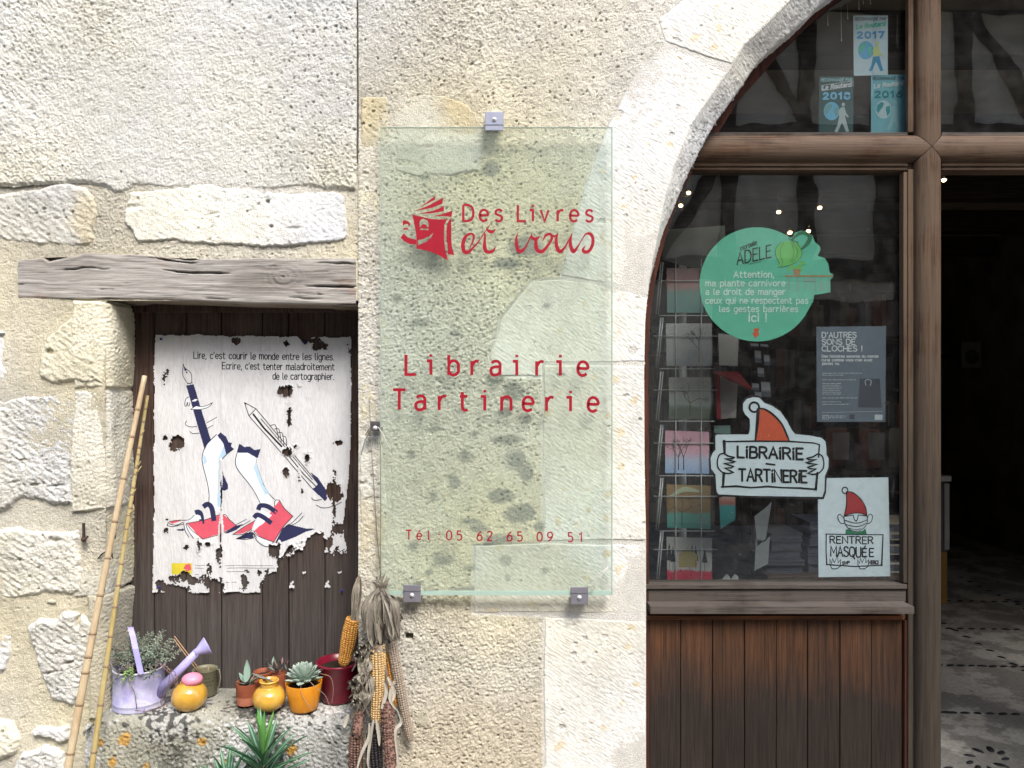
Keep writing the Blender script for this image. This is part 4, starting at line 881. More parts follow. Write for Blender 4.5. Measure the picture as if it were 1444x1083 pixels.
# ------------------------------------------------------------------ glass sign
GY = -0.035
sign = empty('glass_sign', (PX(700, GY), GY, PZ(836, GY)), 'tall pale green glass sign with red lettering and a smiling book, clamped to the wall', 'sign')
t = NT('tinted_glass'); t.t.nodes.remove(t.b)
lw = t.n('LayerWeight'); fz = t.math('ADD', t.math('MULTIPLY', t.math('POWER', lw.outputs['Facing'], 5.0), 0.9), 0.03)
tr = t.n('BsdfTransparent'); tr.inputs[0].default_value = (0.955, 0.982, 0.962, 1); df = t.n('BsdfDiffuse'); df.inputs[0].default_value = (0.58, 0.65, 0.56, 1)
gl = t.n('BsdfGlossy'); gl.inputs['Roughness'].default_value = 0.03
dirt = t.ramp(t.noise(t.co(), 9, 5, 0.6), [(0.3, 0.06), (0.7, 0.105)])
m1 = t.n('MixShader'); t.l(dirt, m1.inputs[0]); t.l(tr.outputs[0], m1.inputs[1]); t.l(df.outputs[0], m1.inputs[2])
m2 = t.n('MixShader'); t.l(fz, m2.inputs[0]); t.l(m1.outputs[0], m2.inputs[1]); t.l(gl.outputs[0], m2.inputs[2]); t.l(m2.outputs[0], t.out.inputs[0])
M['tint'] = t.m
b = MB(); b.prism([(PX(a, GY), PZ(c, GY)) for a, c in [(537,181),(863,180),(862,640),(861,838),(700,835),(537,832)]], GY-0.004, GY+0.004); b.build('pane', M['tint'], sign)
em = flat((0.36, 0.48, 0.41), 0.2, 'glass_edge', 0.5)
b = MB(); b.box(P(537.5,834.0,GY-0.0042), P(861,838.0,GY+0.0042)); b.box(P(536.4,181,GY-0.0042), P(537.6,832,GY+0.0042)); b.box(P(862.4,181,GY-0.0042), P(863.4,838,GY+0.0042)); b.box(P(537,179.6,GY-0.0042), P(863,180.8,GY+0.0042)); b.build('polished_edge', em, sign)
IY = GY-0.0046
z1 = lambda a, b: (560+a/9.627, 270+b/9.627); z2 = lambda a, b: (640+a/6.876, 280+b/6.876)
lg = Ink(IY, z1)
for p in ([(515,60),(515,110),(440,150),(310,215),(390,155)], [(625,85),(615,165),(480,220),(225,268),(420,195),(520,140)], [(635,195),(635,268),(440,300),(280,303),(480,265),(570,230)], [(755,255),(738,342),(600,335),(480,335),(600,312),(700,280)],
          [(735,352),(735,640),(745,760),(778,865),(690,850),(685,740),(670,620),(672,480),(700,400),(725,370)], [(75,400),(110,392),(150,405),(185,445),(155,475),(150,445),(120,440),(78,465)], [(75,517),(95,495),(140,495),(166,518)], [(90,568),(150,630),(262,655),(262,720),(180,715),(110,685),(48,628)]): lg.fill(p)
lg.fill([(205,312),(440,370),(560,380),(680,375),(645,450),(635,600),(650,780),(690,935),(560,860),(420,805),(262,775),(265,650),(250,520)],
        holes=[[(306,485),(308,400),(350,368),(410,388),(432,450),(428,488),(408,482),(392,450),(355,443),(328,462),(320,488)], [(308,522),(330,500),(428,505),(425,526)], [(282,660),(360,645),(440,605),(492,560),(465,620),(400,680),(282,735)]])
lg.build('book_emblem', K['red'], sign)
spaced(sign, K['red'], IY, list(zip('DesLıvres', (660.4,682,703.3,736,750.6,768,790.2,809.4,831))), 22.6, 3.3, lambda x: 311.6+(x-660)*0.004, None)
cv = Ink(IY, z2)
def vs(pts): cv.ribbon([(a, b) for a, b, w_ in pts], [w_/6.876 for a, b, w_ in pts], smooth=True)
vs([(158,472,8),(186,410,18),(192,360,22),(165,340,20),(122,360,26),(95,410,34),(88,465,36),(100,512,36),(132,520,36),(175,488,22),(240,415,12),(290,340,10),(352,250,5)])
vs([(302,345,14),(300,400,24),(298,470,34),(315,512,34),(350,518,32),(385,502,24),(402,472,6)]); vs([(316,292,8),(338,315,26),(372,322,30),(402,298,8)])
vs([(620,340,5),(607,380,20),(608,440,30),(622,498,36),(655,510,34),(698,465,16),(732,395,12),(758,340,8)]); vs([(748,350,8),(765,385,30),(800,390,28),(836,364,6)])
vs([(800,385,24),(795,450,34),(812,500,38),(858,512,34),(915,450,24),(950,385,24),(935,345,24),(892,358,22),(860,412,5)]); vs([(935,350,22),(975,365,18),(1008,340,6)])
vs([(1008,340,8),(992,400,28),(998,465,34),(1028,512,36),(1075,475,18),(1112,405,12),(1146,340,5)]); vs([(1146,340,6),(1130,400,26),(1135,470,34),(1162,512,36),(1205,460,16),(1240,400,8),(1280,345,16),(1325,345,32),(1348,390,30),(1342,455,30),(1310,508,30),(1270,518,34),(1252,495,26),(1275,460,5)])
cv.build('script_lettering', K['red'], sign)
spaced(sign, K['red'], IY, list(zip('Lıbraırıe', (579.6,606.5,639.7,670,699,727.6,761.5,789,821.6))), 28, 4.1, lambda x: 528.2+(x-580)*0.006, None)
spaced(sign, K['red'], IY, list(zip('Tartınerıe', (563,593,624,654,682.5,714,744.3,775.4,803.4,836))), 28, 4.1, lambda x: 577.6+(x-563)*0.0095, None)
spaced(sign, K['red'], IY, list(zip('Tél:0562650951', (576.5,591,605,619,633.3,647.6,676.3,690.5,718.6,733,761,775.6,804.3,819))), 12.8, 1.85, lambda x: 760.6+(x-576)*0.0145, None)
steel = flat((0.30, 0.32, 0.40), 0.38, 'brushed_clip', 0.6); zinc = flat((0.5, 0.5, 0.5), 0.25, 'screw_head', 0.8)
for (a, b_, s_, up, cm) in ((697,171,13,True,steel),(581,837,12.5,False,flat((0.17,0.165,0.185),0.4,'dark_clip',0.5)),(817,840,12.5,False,flat((0.17,0.165,0.185),0.4,'dark_clip',0.5)),(529,601,7,False,flat((0.08,0.075,0.075),0.5,'black_clip',0.4))):
    q = MB(); y0 = GY-0.0085
    q.box(P(a-s_, b_+s_, y0), P(a+s_, b_-s_, y0+0.003), 0.0012); q.box((PX(a-s_, y0), y0+0.0025, PZ(b_+(-s_ if up else s_), y0)-0.002*(0 if up else -1)), (PX(a+s_, y0), 0.0, PZ(b_+(-s_+5 if up else s_-5), y0)), 0.0008)
    q.box((PX(a-s_, y0), y0-0.0015, PZ(b_+s_*0.35 if up else b_-s_*0.35, y0)-0.0006), (PX(a+s_, y0), y0+0.001, PZ(b_+s_*0.35 if up else b_-s_*0.35, y0)+0.0006))
    c = q.build('clamp', cm, sign); q = MB(); sy = -2.5 if up else 2.5
    q.lathe([(0.0001,0.0045),(0.0032,0.0038),(0.0055,0.0015),(0.006,0)], P(a, b_+sy, y0), 16, Matrix.Rotation(R(90), 3, 'X')); q.lathe([(0.0001,0.0052),(0.002,0.0050),(0.0022,0.003)], P(a, b_+sy, y0), 6, Matrix.Rotation(R(90), 3, 'X')); q.build('screw', zinc, c)
# twine tied to the small side clip, wire ends
tw = flat((0.20, 0.17, 0.12), 0.9, 'twine'); wt = flat((0.55, 0.53, 0.48), 0.6, 'pale_cord')
b = MB(); b.tube([P(522,606,-0.03), P(527,680,-0.02), P(532,760,-0.02), P(536,800,-0.03), P(538,835,-0.05)], 0.0011, 6); b.tube([P(536,606,-0.045), P(537,700,-0.046), P(536.5,800,-0.047), P(538,838,-0.05)], 0.0012, 6); b.ell(P(536,800,-0.04), 0.003, 0.003, 0.004)
b.tube([P(521,560,-0.012), P(522,590,-0.02), P(523,606,-0.03), P(515,620,-0.02), P(509,642,-0.012)], 0.0009, 5)
for k in range(5): b.tube([P(523,603,-0.03), P(519-k,606+k*2,-0.03), P(521+k*.5,612+k*3,-0.028)], 0.0010, 5)
tag(b.build('twine', tw), 'thin grey twine hanging from the black clip at the left edge of the glass sign', 'string')
b = MB(); b.tube([P(533,602,-0.046), P(540,612,-0.06), P(547,628,-0.062), P(554,640,-0.058)], 0.0010, 6); tag(b.build('cord_end', wt), 'short white cord end curving out from the black clip over the glass', 'cord')
b = MB(); b.tube([P(857,800,-0.045), P(846,808,-0.046), P(838,820,-0.046), P(832,836,-0.047)], 0.0008, 6); b.tube([P(857,801,-0.045), P(842,818,-0.0455), P(834,837,-0.047)], 0.0007, 6); tag(b.build('wire_loop', wt), 'thin pale wire looped over the lower right corner of the glass sign', 'wire')
# iron peg in the left wall
b = MB(); rust = flat((0.07, 0.045, 0.035), 0.85, 'rusty_iron', 0.2, 0.4, 300)
b.box(P(115.5,762,-0.02), P(120.5,737,-0.012), 0.001); b.tube([P(118,760,0.01), P(118,761,-0.024)], [0.007,0.006], 8); b.tube([P(120,760,-0.016), P(124,756,-0.014)], 0.003, 6)
tag(b.build('iron_peg', rust), 'rusty iron peg driven into the pale stone left of the bamboo', 'iron peg')
b = MB(); b.tube([P(137,789,0.004), P(143,782,-0.006), P(151,776,-0.002)], [0.0015,0.003,0.0012], 6, flat=0.6); tag(b.build('dark_slit', rust), 'short dark sliver standing in for a slit in the cream stone beside the bamboo', 'stone slit')  # dark sliver added in place of a thin dark slit in the stone
# ------------------------------------------------------------------ timber shopfront
FY = ID
M['frame'] = wood_mat('weathered_brown_timber', (0.118, 0.060, 0.029), (0.026, 0.014, 0.008), (0.100, 0.073, 0.050), 'z', 0.8, 0.62, 0.55, 0.0014, patina=(PZ(760, FY), PZ(330, FY), (0.054, 0.043, 0.033)))
M['frame_x'] = wood_mat('weathered_brown_rail', (0.108, 0.056, 0.029), (0.026, 0.014, 0.008), (0.115, 0.084, 0.060), 'x', 0.8, 0.6, 0.5, 0.0012)
M['sillwood'] = wood_mat('greyed_sill_timber', (0.050, 0.037, 0.029), (0.018, 0.014, 0.012), (0.10, 0.086, 0.076), 'x', 0.8, 0.8, 0.6, 0.0022)
M['redwood'] = wood_mat('reddish_frame_edge', (0.090, 0.030, 0.019), (0.035, 0.014, 0.010), None, 'z', 0.8, 0.65, 0.5, 0.001)
M['orangewood'] = wood_mat('varnished_bead', (0.20, 0.075, 0.03), (0.07, 0.03, 0.018), None, 'x', 0.8, 0.6, 0.5, 0.001)
M['plank'] = wood_mat('panel_planks', (0.150, 0.064, 0.028), (0.038, 0.018, 0.010), (0.055, 0.034, 0.024), 'z', 0.9, 0.66, 0.4, 0.0016, patina=(PZ(1000, FY), PZ(890, FY), (0.037, 0.028, 0.023)))
front = empty('shopfront', (PX(1300, FY), FY, 0), 'brown timber shopfront in the arch, glazed above boards, with its doorway open', 'shopfront')

def moulding(name, c0, c1, hw, dep, axis_, mat, y=FY, point=(True, True), base=0.0):
    """half-round bar with mitred ends; c0,c1 = centre line ends (world x,z)"""
    n = 22; prof = []
    for k in range(n+1):
        a = math.pi*k/n; u = -math.cos(a)*hw; prof.append((u, base + dep*(math.sin(a)**0.75)))
    prof = [(-hw, -0.01)] + prof + [(hw, -0.01)]
    vs, fs = [], []; L = max(2, int((Vector(c1)-Vector(c0)).length/0.02))
    for i in range(L+1):
        t = i/L
        for u, d in prof:
            s0 = hw-abs(u) if point[0] else 0; s1 = hw-abs(u) if point[1] else 0
            if axis_ == 'x': x = (c0[0]-s0)*(1-t)+(c1[0]+s1)*t; z = c0[1]*(1-t)+c1[1]*t+u
            else: z = (c0[1]-s0)*(1-t)+(c1[1]+s1)*t; x = c0[0]*(1-t)+c1[0]*t+u
            vs.append((x, y-d, z))
    m = len(prof)
    for i in range(L):
        for k in range(m-1):
            f = (i*m+k, i*m+k+1, (i+1)*m+k+1, (i+1)*m+k); fs.append(f if axis_ == 'z' else f[::-1])
    q = MB(); q.add(vs, fs, True); q.add([vs[k] for k in range(m)], [tuple(range(m))]); q.add([vs[L*m+k] for k in range(m)], [tuple(range(m))]); return q
HW = 18.5*(D+FY)/F; mx, mz = PX(1305.5, FY), PZ(211, FY)
def gapm(v): return v
e = 0.0012
moulding('', (mx, 0.02), (mx, mz-HW-e), HW, 0.030, 'z', M['frame']).build('post', M['frame'], front) if False else None
q = moulding('', (mx, 0.02), (mx, mz-HW-e), HW, 0.030, 'z', None, point=(False, True)); q.build('post', M['frame'], front)
q = moulding('', (mx, mz+HW+e), (mx, 2.86), HW, 0.030, 'z', None, point=(True, False)); q.build('post', M['frame'], front)
q = moulding('', (PX(900, FY), mz), (mx-HW-e, mz), HW, 0.030, 'x', None, point=(False, True)); q.build('transom', M['frame_x'], front)
q = moulding('', (mx+HW+e, mz), (PX(1875, FY), mz), HW, 0.030, 'x', None, point=(True, False)); q.build('transom', M['frame_x'], front)
# square stock behind the mouldings
for x0, x1 in ((1279,1327.5),):
    q = MB(); q.box((PX(x0, FY), FY+0.002, 0.0), (PX(1293, FY), FY+0.010, 2.84), 0.002); q.box((PX(1292, FY), FY+0.003, 0.0), (PX(x1, FY), FY+0.055, 2.84), 0.002); q.build('post_core', M['frame'], front)
q = MB(); q.box((PX(1279, FY), FY-0.006, 0.02), (PX(1287, FY), FY+0.004, mz-0.055), 0.002); q.box((PX(1279, FY), FY-0.006, mz+0.045), (PX(1287, FY), FY+0.004, 2.8), 0.002); q.build('post_fillet', M['frame'], front)
for a, b_ in ((900,1278.5),(1328,1875)):
    q = MB(); q.box(P(a, 240, FY-0.003), Vector((PX(b_, FY), FY+0.05, PZ(189, FY))), 0.002); q.build('transom_core', M['frame_x'], front)
    q = MB(); q.box(P(a, 234, FY-0.008), Vector((PX(b_, FY), FY-0.0035, PZ(227, FY))), 0.0018); q.build('transom_fillet', M['frame_x'], front)
    q = MB(); q.box(P(a, 191.5, FY-0.006), Vector((PX(b_, FY), FY+0.01, PZ(187.5, FY))), 0.001); q.build('glazing_bead', M['sillwood'], front)
# glazing bead beside the post
q = MB(); q.box(P(1274, 822, FY-0.004), Vector((PX(1278.5, FY), FY+0.02, PZ(243, FY))), 0.0015); q.build('glazing_bead', M['frame'], front)
# curved frame inside the arch
INW = [(915,1400),(915,1083),(915,830),(915,560),(914.5,500),(917,445),(923,400),(932,360),(943,320),(953,293),(962,271),(975,244),(1012,190),(1041,141),(1072,108),(1105,69),(1140,35),(1180,0),(1222,-28),(1280,-52),(1350,-70),(1500,-84)]
A = arcres([(a-14, b-6) for a, b in INNER], 4); B_ = arcres(INW, 4); n = max(len(A), len(B_)); T = np.linspace(0, 1, n)
rs2 = lambda Q: np.stack([np.interp(T, np.linspace(0, 1, len(Q)), Q[:,0]), np.interp(T, np.linspace(0, 1, len(Q)), Q[:,1])], 1)
A, B_ = rs2(A), rs2(B_); vs, fs = [], []
for (a, b_), (c, d) in zip(A, B_):
    p0, p1 = P(a, b_, FY), P(c, d, FY); vs += [p0, p1, Vector((p1.x, FY+0.045, p1.z)), Vector((p0.x, FY+0.045, p0.z))]
for i in range(n-1):
    for k in range(4): fs.append((i*4+k, i*4+(k+1)%4, i*4+4+(k+1)%4, i*4+4+k))
q = MB(); q.add(vs, fs); q.build('arch_frame', M['redwood'], front)
q = MB(); vs2 = [Vector((2*PX(CX, FY)-v.x, v.y, v.z)) for v in vs]; q.add(vs2, fs); q.build('arch_frame', M['redwood'], front)
# sill, drip board, bead
q = MB(); q.box(P(905, 831, FY-0.006), Vector((PX(1278, FY), FY+0.05, PZ(823.5, FY))), 0.002); q.build('window_ledge', M['sillwood'], front)
q = MB(); q.box(P(905, 849, FY+0.0005), Vector((PX(1278, FY), FY+0.05, PZ(831.2, FY))), 0.002); q.build('bottom_rail', M['sillwood'], front)
x0, x1 = PX(912, FY), PX(1280, FY); za_, zb_, zc_ = PZ(848, FY), PZ(855, FY-0.03), PZ(865, FY-0.03)
q = MB(); q.add([(x0,FY+0.0,za_),(x1-0.012,FY+0.0,za_),(x1,FY-0.034,zb_),(x0+0.004,FY-0.034,zb_),(x0,FY+0.0,zc_+0.004),(x1-0.012,FY+0.0,zc_+0.004),(x1,FY-0.034,zc_),(x0+0.004,FY-0.034,zc_)],
    [(3,2,1,0),(7,6,2,3),(4,5,6,7),(0,4,7,3),(1,2,6,5),(0,1,5,4)]); q.build('drip_board', M['sillwood'], front)
q = MB(); q.box(P(905, 867.5, FY+0.006), Vector((PX(1278, FY), FY+0.05, PZ(849.3, FY))), 0.001); q.build('rail_recess', M['frame_x'], front)
q = MB(); q.box(P(912, 874.5, FY-0.002), Vector((PX(1275, FY), FY+0.04, PZ(867.8, FY))), 0.002); q.build('bead', M['orangewood'], front)
q = MB(); q.box(P(905, 1300, FY+0.003), Vector((PX(915, FY), FY+0.04, PZ(875, FY))), 0.001); q.build('panel_stile', M['redwood'], front)
q = MB(); q.box((PX(1275.5, FY), FY-0.001, 0.05), (PX(1280, FY), FY+0.03, PZ(875, FY)), 0.001); q.build('panel_stile', M['redwood'], front)
seams = [915,960.5,1006,1051,1096,1140.5,1186,1230.5,1275]
for i in range(8):
    q = MB(); q.box((PX(seams[i], FY)+0.0009, FY+0.006+0.0012*((i*5) % 3), 0.03), (PX(seams[i+1], FY)-0.0009, FY+0.028, PZ(875, FY)), 0.0018); q.build('plank', M['plank'], front)
q = MB(); q.box((PX(905, FY), FY-0.02, 0.0), (PX(1280, FY), FY+0.05, 0.05), 0.004); q.build('plinth', M['frame_x'], front)
q = MB(); q.box((PX(905, FY), FY+0.030, 0.05), (PX(1275, FY), FY+0.05, PZ(850, FY))); q.build('panel_back', M['frame'], front)
# the right hand side of the front, beyond the doorway (outside the picture)
q = MB(); q.box((PX(1850, FY), FY-0.02, 0), (PX(1900, FY), FY+0.05, 2.8), 0.004); q.box((PX(1900, FY), FY+0.01, 0), (PX(2110, FY), FY+0.04, 0.95), 0.004); q.build('far_post', M['frame'], front)
# window glass
t = NT('window_glass'); t.t.nodes.remove(t.b); lw = t.n('LayerWeight'); fz = t.math('ADD', t.math('MULTIPLY', t.math('POWER', lw.outputs['Facing'], 5.0), 0.9), 0.085)
tr = t.n('BsdfTransparent'); tr.inputs[0].default_value = (0.86, 0.88, 0.87, 1); gl = t.n('BsdfGlossy'); gl.inputs['Roughness'].default_value = 0.0
gb = t.bump(t.noise(t.co(), 3.5, 2), 0.0012); t.l(gb, gl.inputs['Normal'])
df = t.n('BsdfDiffuse'); df.inputs[0].default_value = (0.5, 0.5, 0.5, 1)
dust = t.ramp(t.noise(t.co(), 30, 6, 0.7), [(0.42, 0.004), (0.75, 0.022)])
m1 = t.n('MixShader'); t.l(dust, m1.inputs[0]); t.l(tr.outputs[0], m1.inputs[1]); t.l(df.outputs[0], m1.inputs[2])
m2 = t.n('MixShader'); t.l(fz, m2.inputs[0]); t.l(m1.outputs[0], m2.inputs[1]); t.l(gl.outputs[0], m2.inputs[2]); t.l(m2.outputs[0], t.out.inputs[0]); M['glass'] = t.m
WY = FY+0.022
for poly in ([(906,826),(906,430),(925,370),(950,280),(975,236),(1292,236),(1292,826)], [(998,192),(1034,135),(1094,66),(1172,-10),(1260,-52),(1292,-52),(1292,192)], [(1322,192),(1322,-70),(1500,-80),(1680,-74),(1780,-20),(1872,192)]):
    q = MB(); q.prism([(PX(a, FY), PZ(b_, FY)) for a, b_ in poly], WY, WY+0.0045); q.build('pane', M['glass'], front)
q = MB(); q.prism([(PX(a, FY), PZ(b_, FY)) for a, b_ in ((1900,826),(1900,240),(2020,240),(2085,420),(2090,826))], WY, WY+0.0045); q.build('pane', M['glass'], front)
# dried drips and specks on the upper panes
q = MB()
for a, y0, y1 in ((1167,20,36),(1186,12,58),(1195,6,27),(1211,-8,14),(1217,-10,6),(1227,-8,6)):
    q.tube([P(a, y0, WY-0.0006), P(a+0.4, y1-2, WY-0.0006)], [0.0002,0.0005], 5); q.ell(P(a+0.5, y1-1, WY-0.0006), 0.0012, 0.0005, 0.0018, 6, 4)
rr = random.Random(5)
for k in range(46):
    a, c = rr.uniform(985,1270), rr.uniform(250,815); q.ell(P(a, c, WY-0.0005), rr.uniform(.0004,.0010), 0.0003, rr.uniform(.0004,.0012), 5, 3)
tag(q.build('dried_drips', flat((0.45, 0.45, 0.43), 0.7, 'dried_drip'), front), kind='stuff')

# ------------------------------------------------------------------ stickers and sheets behind the glass
SY = WY+0.0075
def sheet(name, loc, poly, col, label, cat, y=SY, rough=0.55, thick=0.0012, mat=None, group=None):
    cx = sum(p[0] for p in poly)/len(poly); cy = max(p[1] for p in poly)
    r_ = empty(name, P(cx, cy, y), label, cat, group)
    q = MB(); q.prism([(PX(a, y), PZ(b_, y)) for a, b_ in poly], y, y+thick); q.build('sheet', mat or basic(name+'_paper', col, rough), r_); return r_
# shaped gnome sticker
g1 = lambda a, b: (1000+a/6.767, 550+b/6.767)
pts = [(60,440),(75,425),(230,424),(375,425),(386,400),(392,350),(388,275),(345,235),(325,190),(325,130),(360,85),(420,68),(480,75),(530,125),(600,150),(680,205),(740,290),(790,385),(820,420),(960,435),(1070,455),(1110,490),(1118,560),(1120,620),(1140,650),(1138,740),(1105,820),(1100,960),(1080,1020),(400,1010),(90,995),(72,970),(62,810),(20,750),(15,650),(35,600),(62,570)]
WS = basic('sticker_white', (0.66, 0.76, 0.84), 0.4)
gn = sheet('shop_sticker', None, [g1(*p) for p in pts], None, 'white cut-out sticker of an orange pointed hat above a handwritten board', 'sticker', y=SY, mat=WS)
ring = [(p[0]+(p[0]-560)*0.035, p[1]+(p[1]-560)*0.045) for p in pts]
q = MB(); q.prism([(PX(g1(*p)[0], SY), PZ(g1(*p)[1], SY)) for p in ring], SY+0.0018, SY+0.0022); q.build('dark_border', flat((0.035, 0.03, 0.035), 0.4, 'border_black'), gn)  # opaque dark outline sheet, slightly wider than the sticker, set behind it
oi_ = Ink(SY-0.0001, g1); oi_.fill([(470,185),(520,180),(600,230),(680,310),(730,410),(760,488),(440,488),(458,330)]); oi_.build('orange_hat', K['orange'], gn)
k_ = Ink(SY-0.0004, g1)
k_.ribbon([(132,493),(440,488),(620,490),(760,490),(1000,505),(1052,522)], [2.0,2.6,2.2,2.4,1.8,1.6]); k_.ribbon([(143,490),(148,600)], [4.6,3.4]); k_.ribbon([(140,795),(132,925)], [4.2,3]); k_.ribbon([(118,924),(260,918),(400,932),(560,920),(700,932),(860,935),(1022,948)], [2.4,3,2.2,2.8,2,2.6,2.6]); k_.ribbon([(1052,522),(1044,640)], 2); k_.ribbon([(1033,790),(1018,948)], [3,3.6])
k_.ribbon([(468,185),(458,330),(440,490)], [4.6,4.4,2.4], smooth=True); k_.ribbon([(470,178),(530,182),(612,235),(690,320),(738,420),(766,490)], [2,2.2,2.8,2.4,2.6,1.6], smooth=True)
k_.ribbon([(430+46*math.cos(a), 163+46*math.sin(a)) for a in np.linspace(0, 6.29, 20)], 2.9)
for sgn, f in ((1, lambda a, b: (a, b)), (-1, lambda a, b: (1172-a, b+8))):
    k_.ribbon([f(a, b) for a, b in [(140,603),(98,618),(78,680),(88,745),(135,792)]], 1.9, smooth=True)
    k_.ribbon([f(a, b) for a, b in [(140,603),(182,630),(240,642),(225,655),(148,655),(200,672),(250,682),(225,692),(140,700),(190,715),(232,728),(210,742),(150,745),(200,770),(232,785),(190,797),(135,792)]], 2.2)
write(k_, 'L^BRA^R^E', 272, 893, 640, 664, 104, 3.2, gap=2.0, jitter=0.3); k_.ribbon([(545,703),(625,713)], 2.6); write(k_, 'TART^NER^E', 285, 930, 864, 884, 112, 3.0, gap=1.9, jitter=0.4)
k_.build('black_drawing', K['black'], gn)
# gnome notice
g2 = lambda a, b: (1140+a/6.369, 660+b/6.369)
nt_ = sheet('masked_gnome_notice', None, [g2(*p) for p in [(84,92),(718,84),(735,972),(92,980)]], None, 'pale blue notice with a masked gnome in a red hat holding a handwritten board', 'notice', y=SY+0.003, mat=WS)
a_ = Ink(SY+0.0028, g2); a_.fill([(342,215),(400,222),(468,280),(510,350),(525,428),(480,408),(430,403),(375,412),(320,432),(336,330)]); a_.build('red_hat', K['brick'], nt_)
a_ = Ink(SY+0.0028, g2); a_.fill([(335,552),(360,550),(395,568),(440,575),(490,562),(500,548),(515,550),(524,596),(332,594)]); a_.build('green_collar', K['green'], nt_)
k_ = Ink(SY+0.0026, g2)
k_.ribbon([(155,593),(400,597),(670,599)], 1.3); k_.ribbon([(670,599),(664,740),(658,875)], [1.6,2,2.4]); k_.ribbon([(160,593),(158,740),(165,868)], [1.6,1.4,1.8]); k_.ribbon([(160,866),(420,884),(660,872)], 1.6)
k_.ribbon([(340,215),(342,330),(320,435)], 1.4, smooth=True); k_.ribbon([(340,213),(400,220),(470,278),(512,350),(526,430)], 1.2, smooth=True); k_.ribbon([(320,433),(375,412),(430,403),(480,408),(525,428)], 1.0, smooth=True)
k_.ribbon([(328+26*math.cos(a), 200+28*math.sin(a)) for a in np.linspace(0, 6.29, 16)], 1.4)
for p in ([(318,450),(285,416),(264,430),(272,470),(295,498),(322,494)], [(528,448),(548,415),(574,428),(566,475),(540,498),(524,494)], [(318,440),(330,500),(362,545),(410,566),(460,562),(505,530),(528,480),(526,430)], [(322,466),(380,485),(430,494),(480,484),(526,464)], [(340,508),(390,520),(440,525),(490,510),(510,500)], [(365,540),(420,552),(470,545)]): k_.ribbon(p, 0.95, smooth=True)
k_.ribbon([(330,434),(402,422),(412,462),(428,478),(440,460),(448,422),(520,430)], 1.2)
for dx in (0, 250): k_.ribbon([(195+dx,870),(192+dx,818),(208+dx,858),(217+dx,812),(232+dx,850),(262+dx,788),(266+dx,850),(290+dx,822),(288+dx,880),(255+dx,905),(212+dx,905),(195+dx,870)], 1.2)
write(k_, 'RENTRER', 195, 580, 676, 680, 62, 1.7, gap=2.2, jitter=0.3); write(k_, 'MASQU', 200, 470, 790, 800, 88, 2.0, gap=1.6, jitter=0.3); write(k_, 'ÉE', 485, 585, 795, 795, 72, 2.0, gap=3.6); write(k_, 'SVP', 305, 368, 868, 862, 26, 1.3); write(k_, 'MERC^', 540, 626, 862, 862, 30, 1.4)
k_.build('black_drawing', K['black'], nt_)
# round green sticker with its plant drawing
GR = [(1067.5+81*math.cos(a), 401+80.5*math.sin(a)) for a in np.linspace(0.55, 2*math.pi-0.95, 70)] + [(1118,334),(1121,328),(1130,325),(1139,327),(1146,333),(1149,341),(1156,347),(1157,352),(1153,361),(1163,364),(1168,372),(1170,384),(1175,387),(1174,392),(1171,394),(1171,412),(1161,414),(1148,416),(1147,424)]
gs = sheet('round_green_sticker', None, GR, (0.13, 0.50, 0.36), 'large round mint green sticker with white lettering and a drawn plant on a table', 'sticker', y=SY+0.001, rough=0.4)
qy = SY+0.0006; g3 = lambda a, b: (900+a/3.385, 240+b/3.385); g4 = lambda a, b: (1080+a/9.027, 310+b/9.027)
a_ = Ink(qy, g4); a_.fill([(200,290),(270,270),(340,275),(410,300),(450,350),(465,420),(440,500),(380,545),(300,575),(200,600),(150,600),(175,560),(140,490),(120,420),(140,340)]); a_.fill([(280,660),(290,600),(340,570),(390,600),(450,520),(500,545),(510,575),(455,570),(460,640),(430,670),(390,620),(340,620)]); a_.build('green_plant', basic('leaf_green_ink', (0.16, 0.52, 0.14)), gs)
a_ = Ink(qy-0.0001, g4); a_.ribbon([(330,255),(400,190),(470,165),(540,190),(560,240),(520,310),(460,370)], [3,4.4,5,5.4,6,5.5,3], smooth=True); a_.ribbon([(290,240),(340,265),(410,290)], 1.4, smooth=True); a_.build('dark_stem', basic('stem_ink', (0.03, 0.17, 0.09)), gs)
a_ = Ink(qy-0.0001, g4); a_.fill([(345,625),(445,625),(430,700),(360,700)]); a_.fill([(240,705),(860,705),(860,725),(240,725)]); a_.build('brown_table', basic('tan_ink', (0.36, 0.24, 0.12)), gs)
a_ = Ink(qy-0.0001, g4)
for x_ in (295,405,700,790): a_.ribbon([(x_,730),(x_,910)], 2.6, cap=False)
for x_ in (500,585,635,735): a_.ribbon([(x_,790),(x_,905)], 1.8, cap=False)
a_.fill([(480,740),(650,740),(635,785),(475,785)]); a_.build('grey_legs', basic('grey_green_ink', (0.22, 0.38, 0.32)), gs)
k_ = Ink(qy-0.0003, g4)
for p in ([(200,290),(140,340),(120,420),(140,490),(175,560)], [(230,290),(185,380),(190,470),(215,540),(200,590)], [(320,280),(355,380),(350,470),(310,540)], [(400,300),(445,370),(460,440),(430,500)], [(340,275),(400,390),(385,480),(330,540)], [(150,600),(220,600),(320,570),(400,535)]): k_.ribbon(p, 0.45, smooth=True)
k_.map = g3
write(k_, 'ADELE', 472, 634, 452, 414, 58, 1.6, gap=2.0, jitter=0.2, serif=1.2); write(k_, 'mortelle', 488, 566, 384, 354, 22, 0.8, gap=1.0); k_.ribbon([(528,449),(586,436)], 0.5)
k_.build('black_print', K['black'], gs)
w_ = Ink(qy-0.0003, g3)
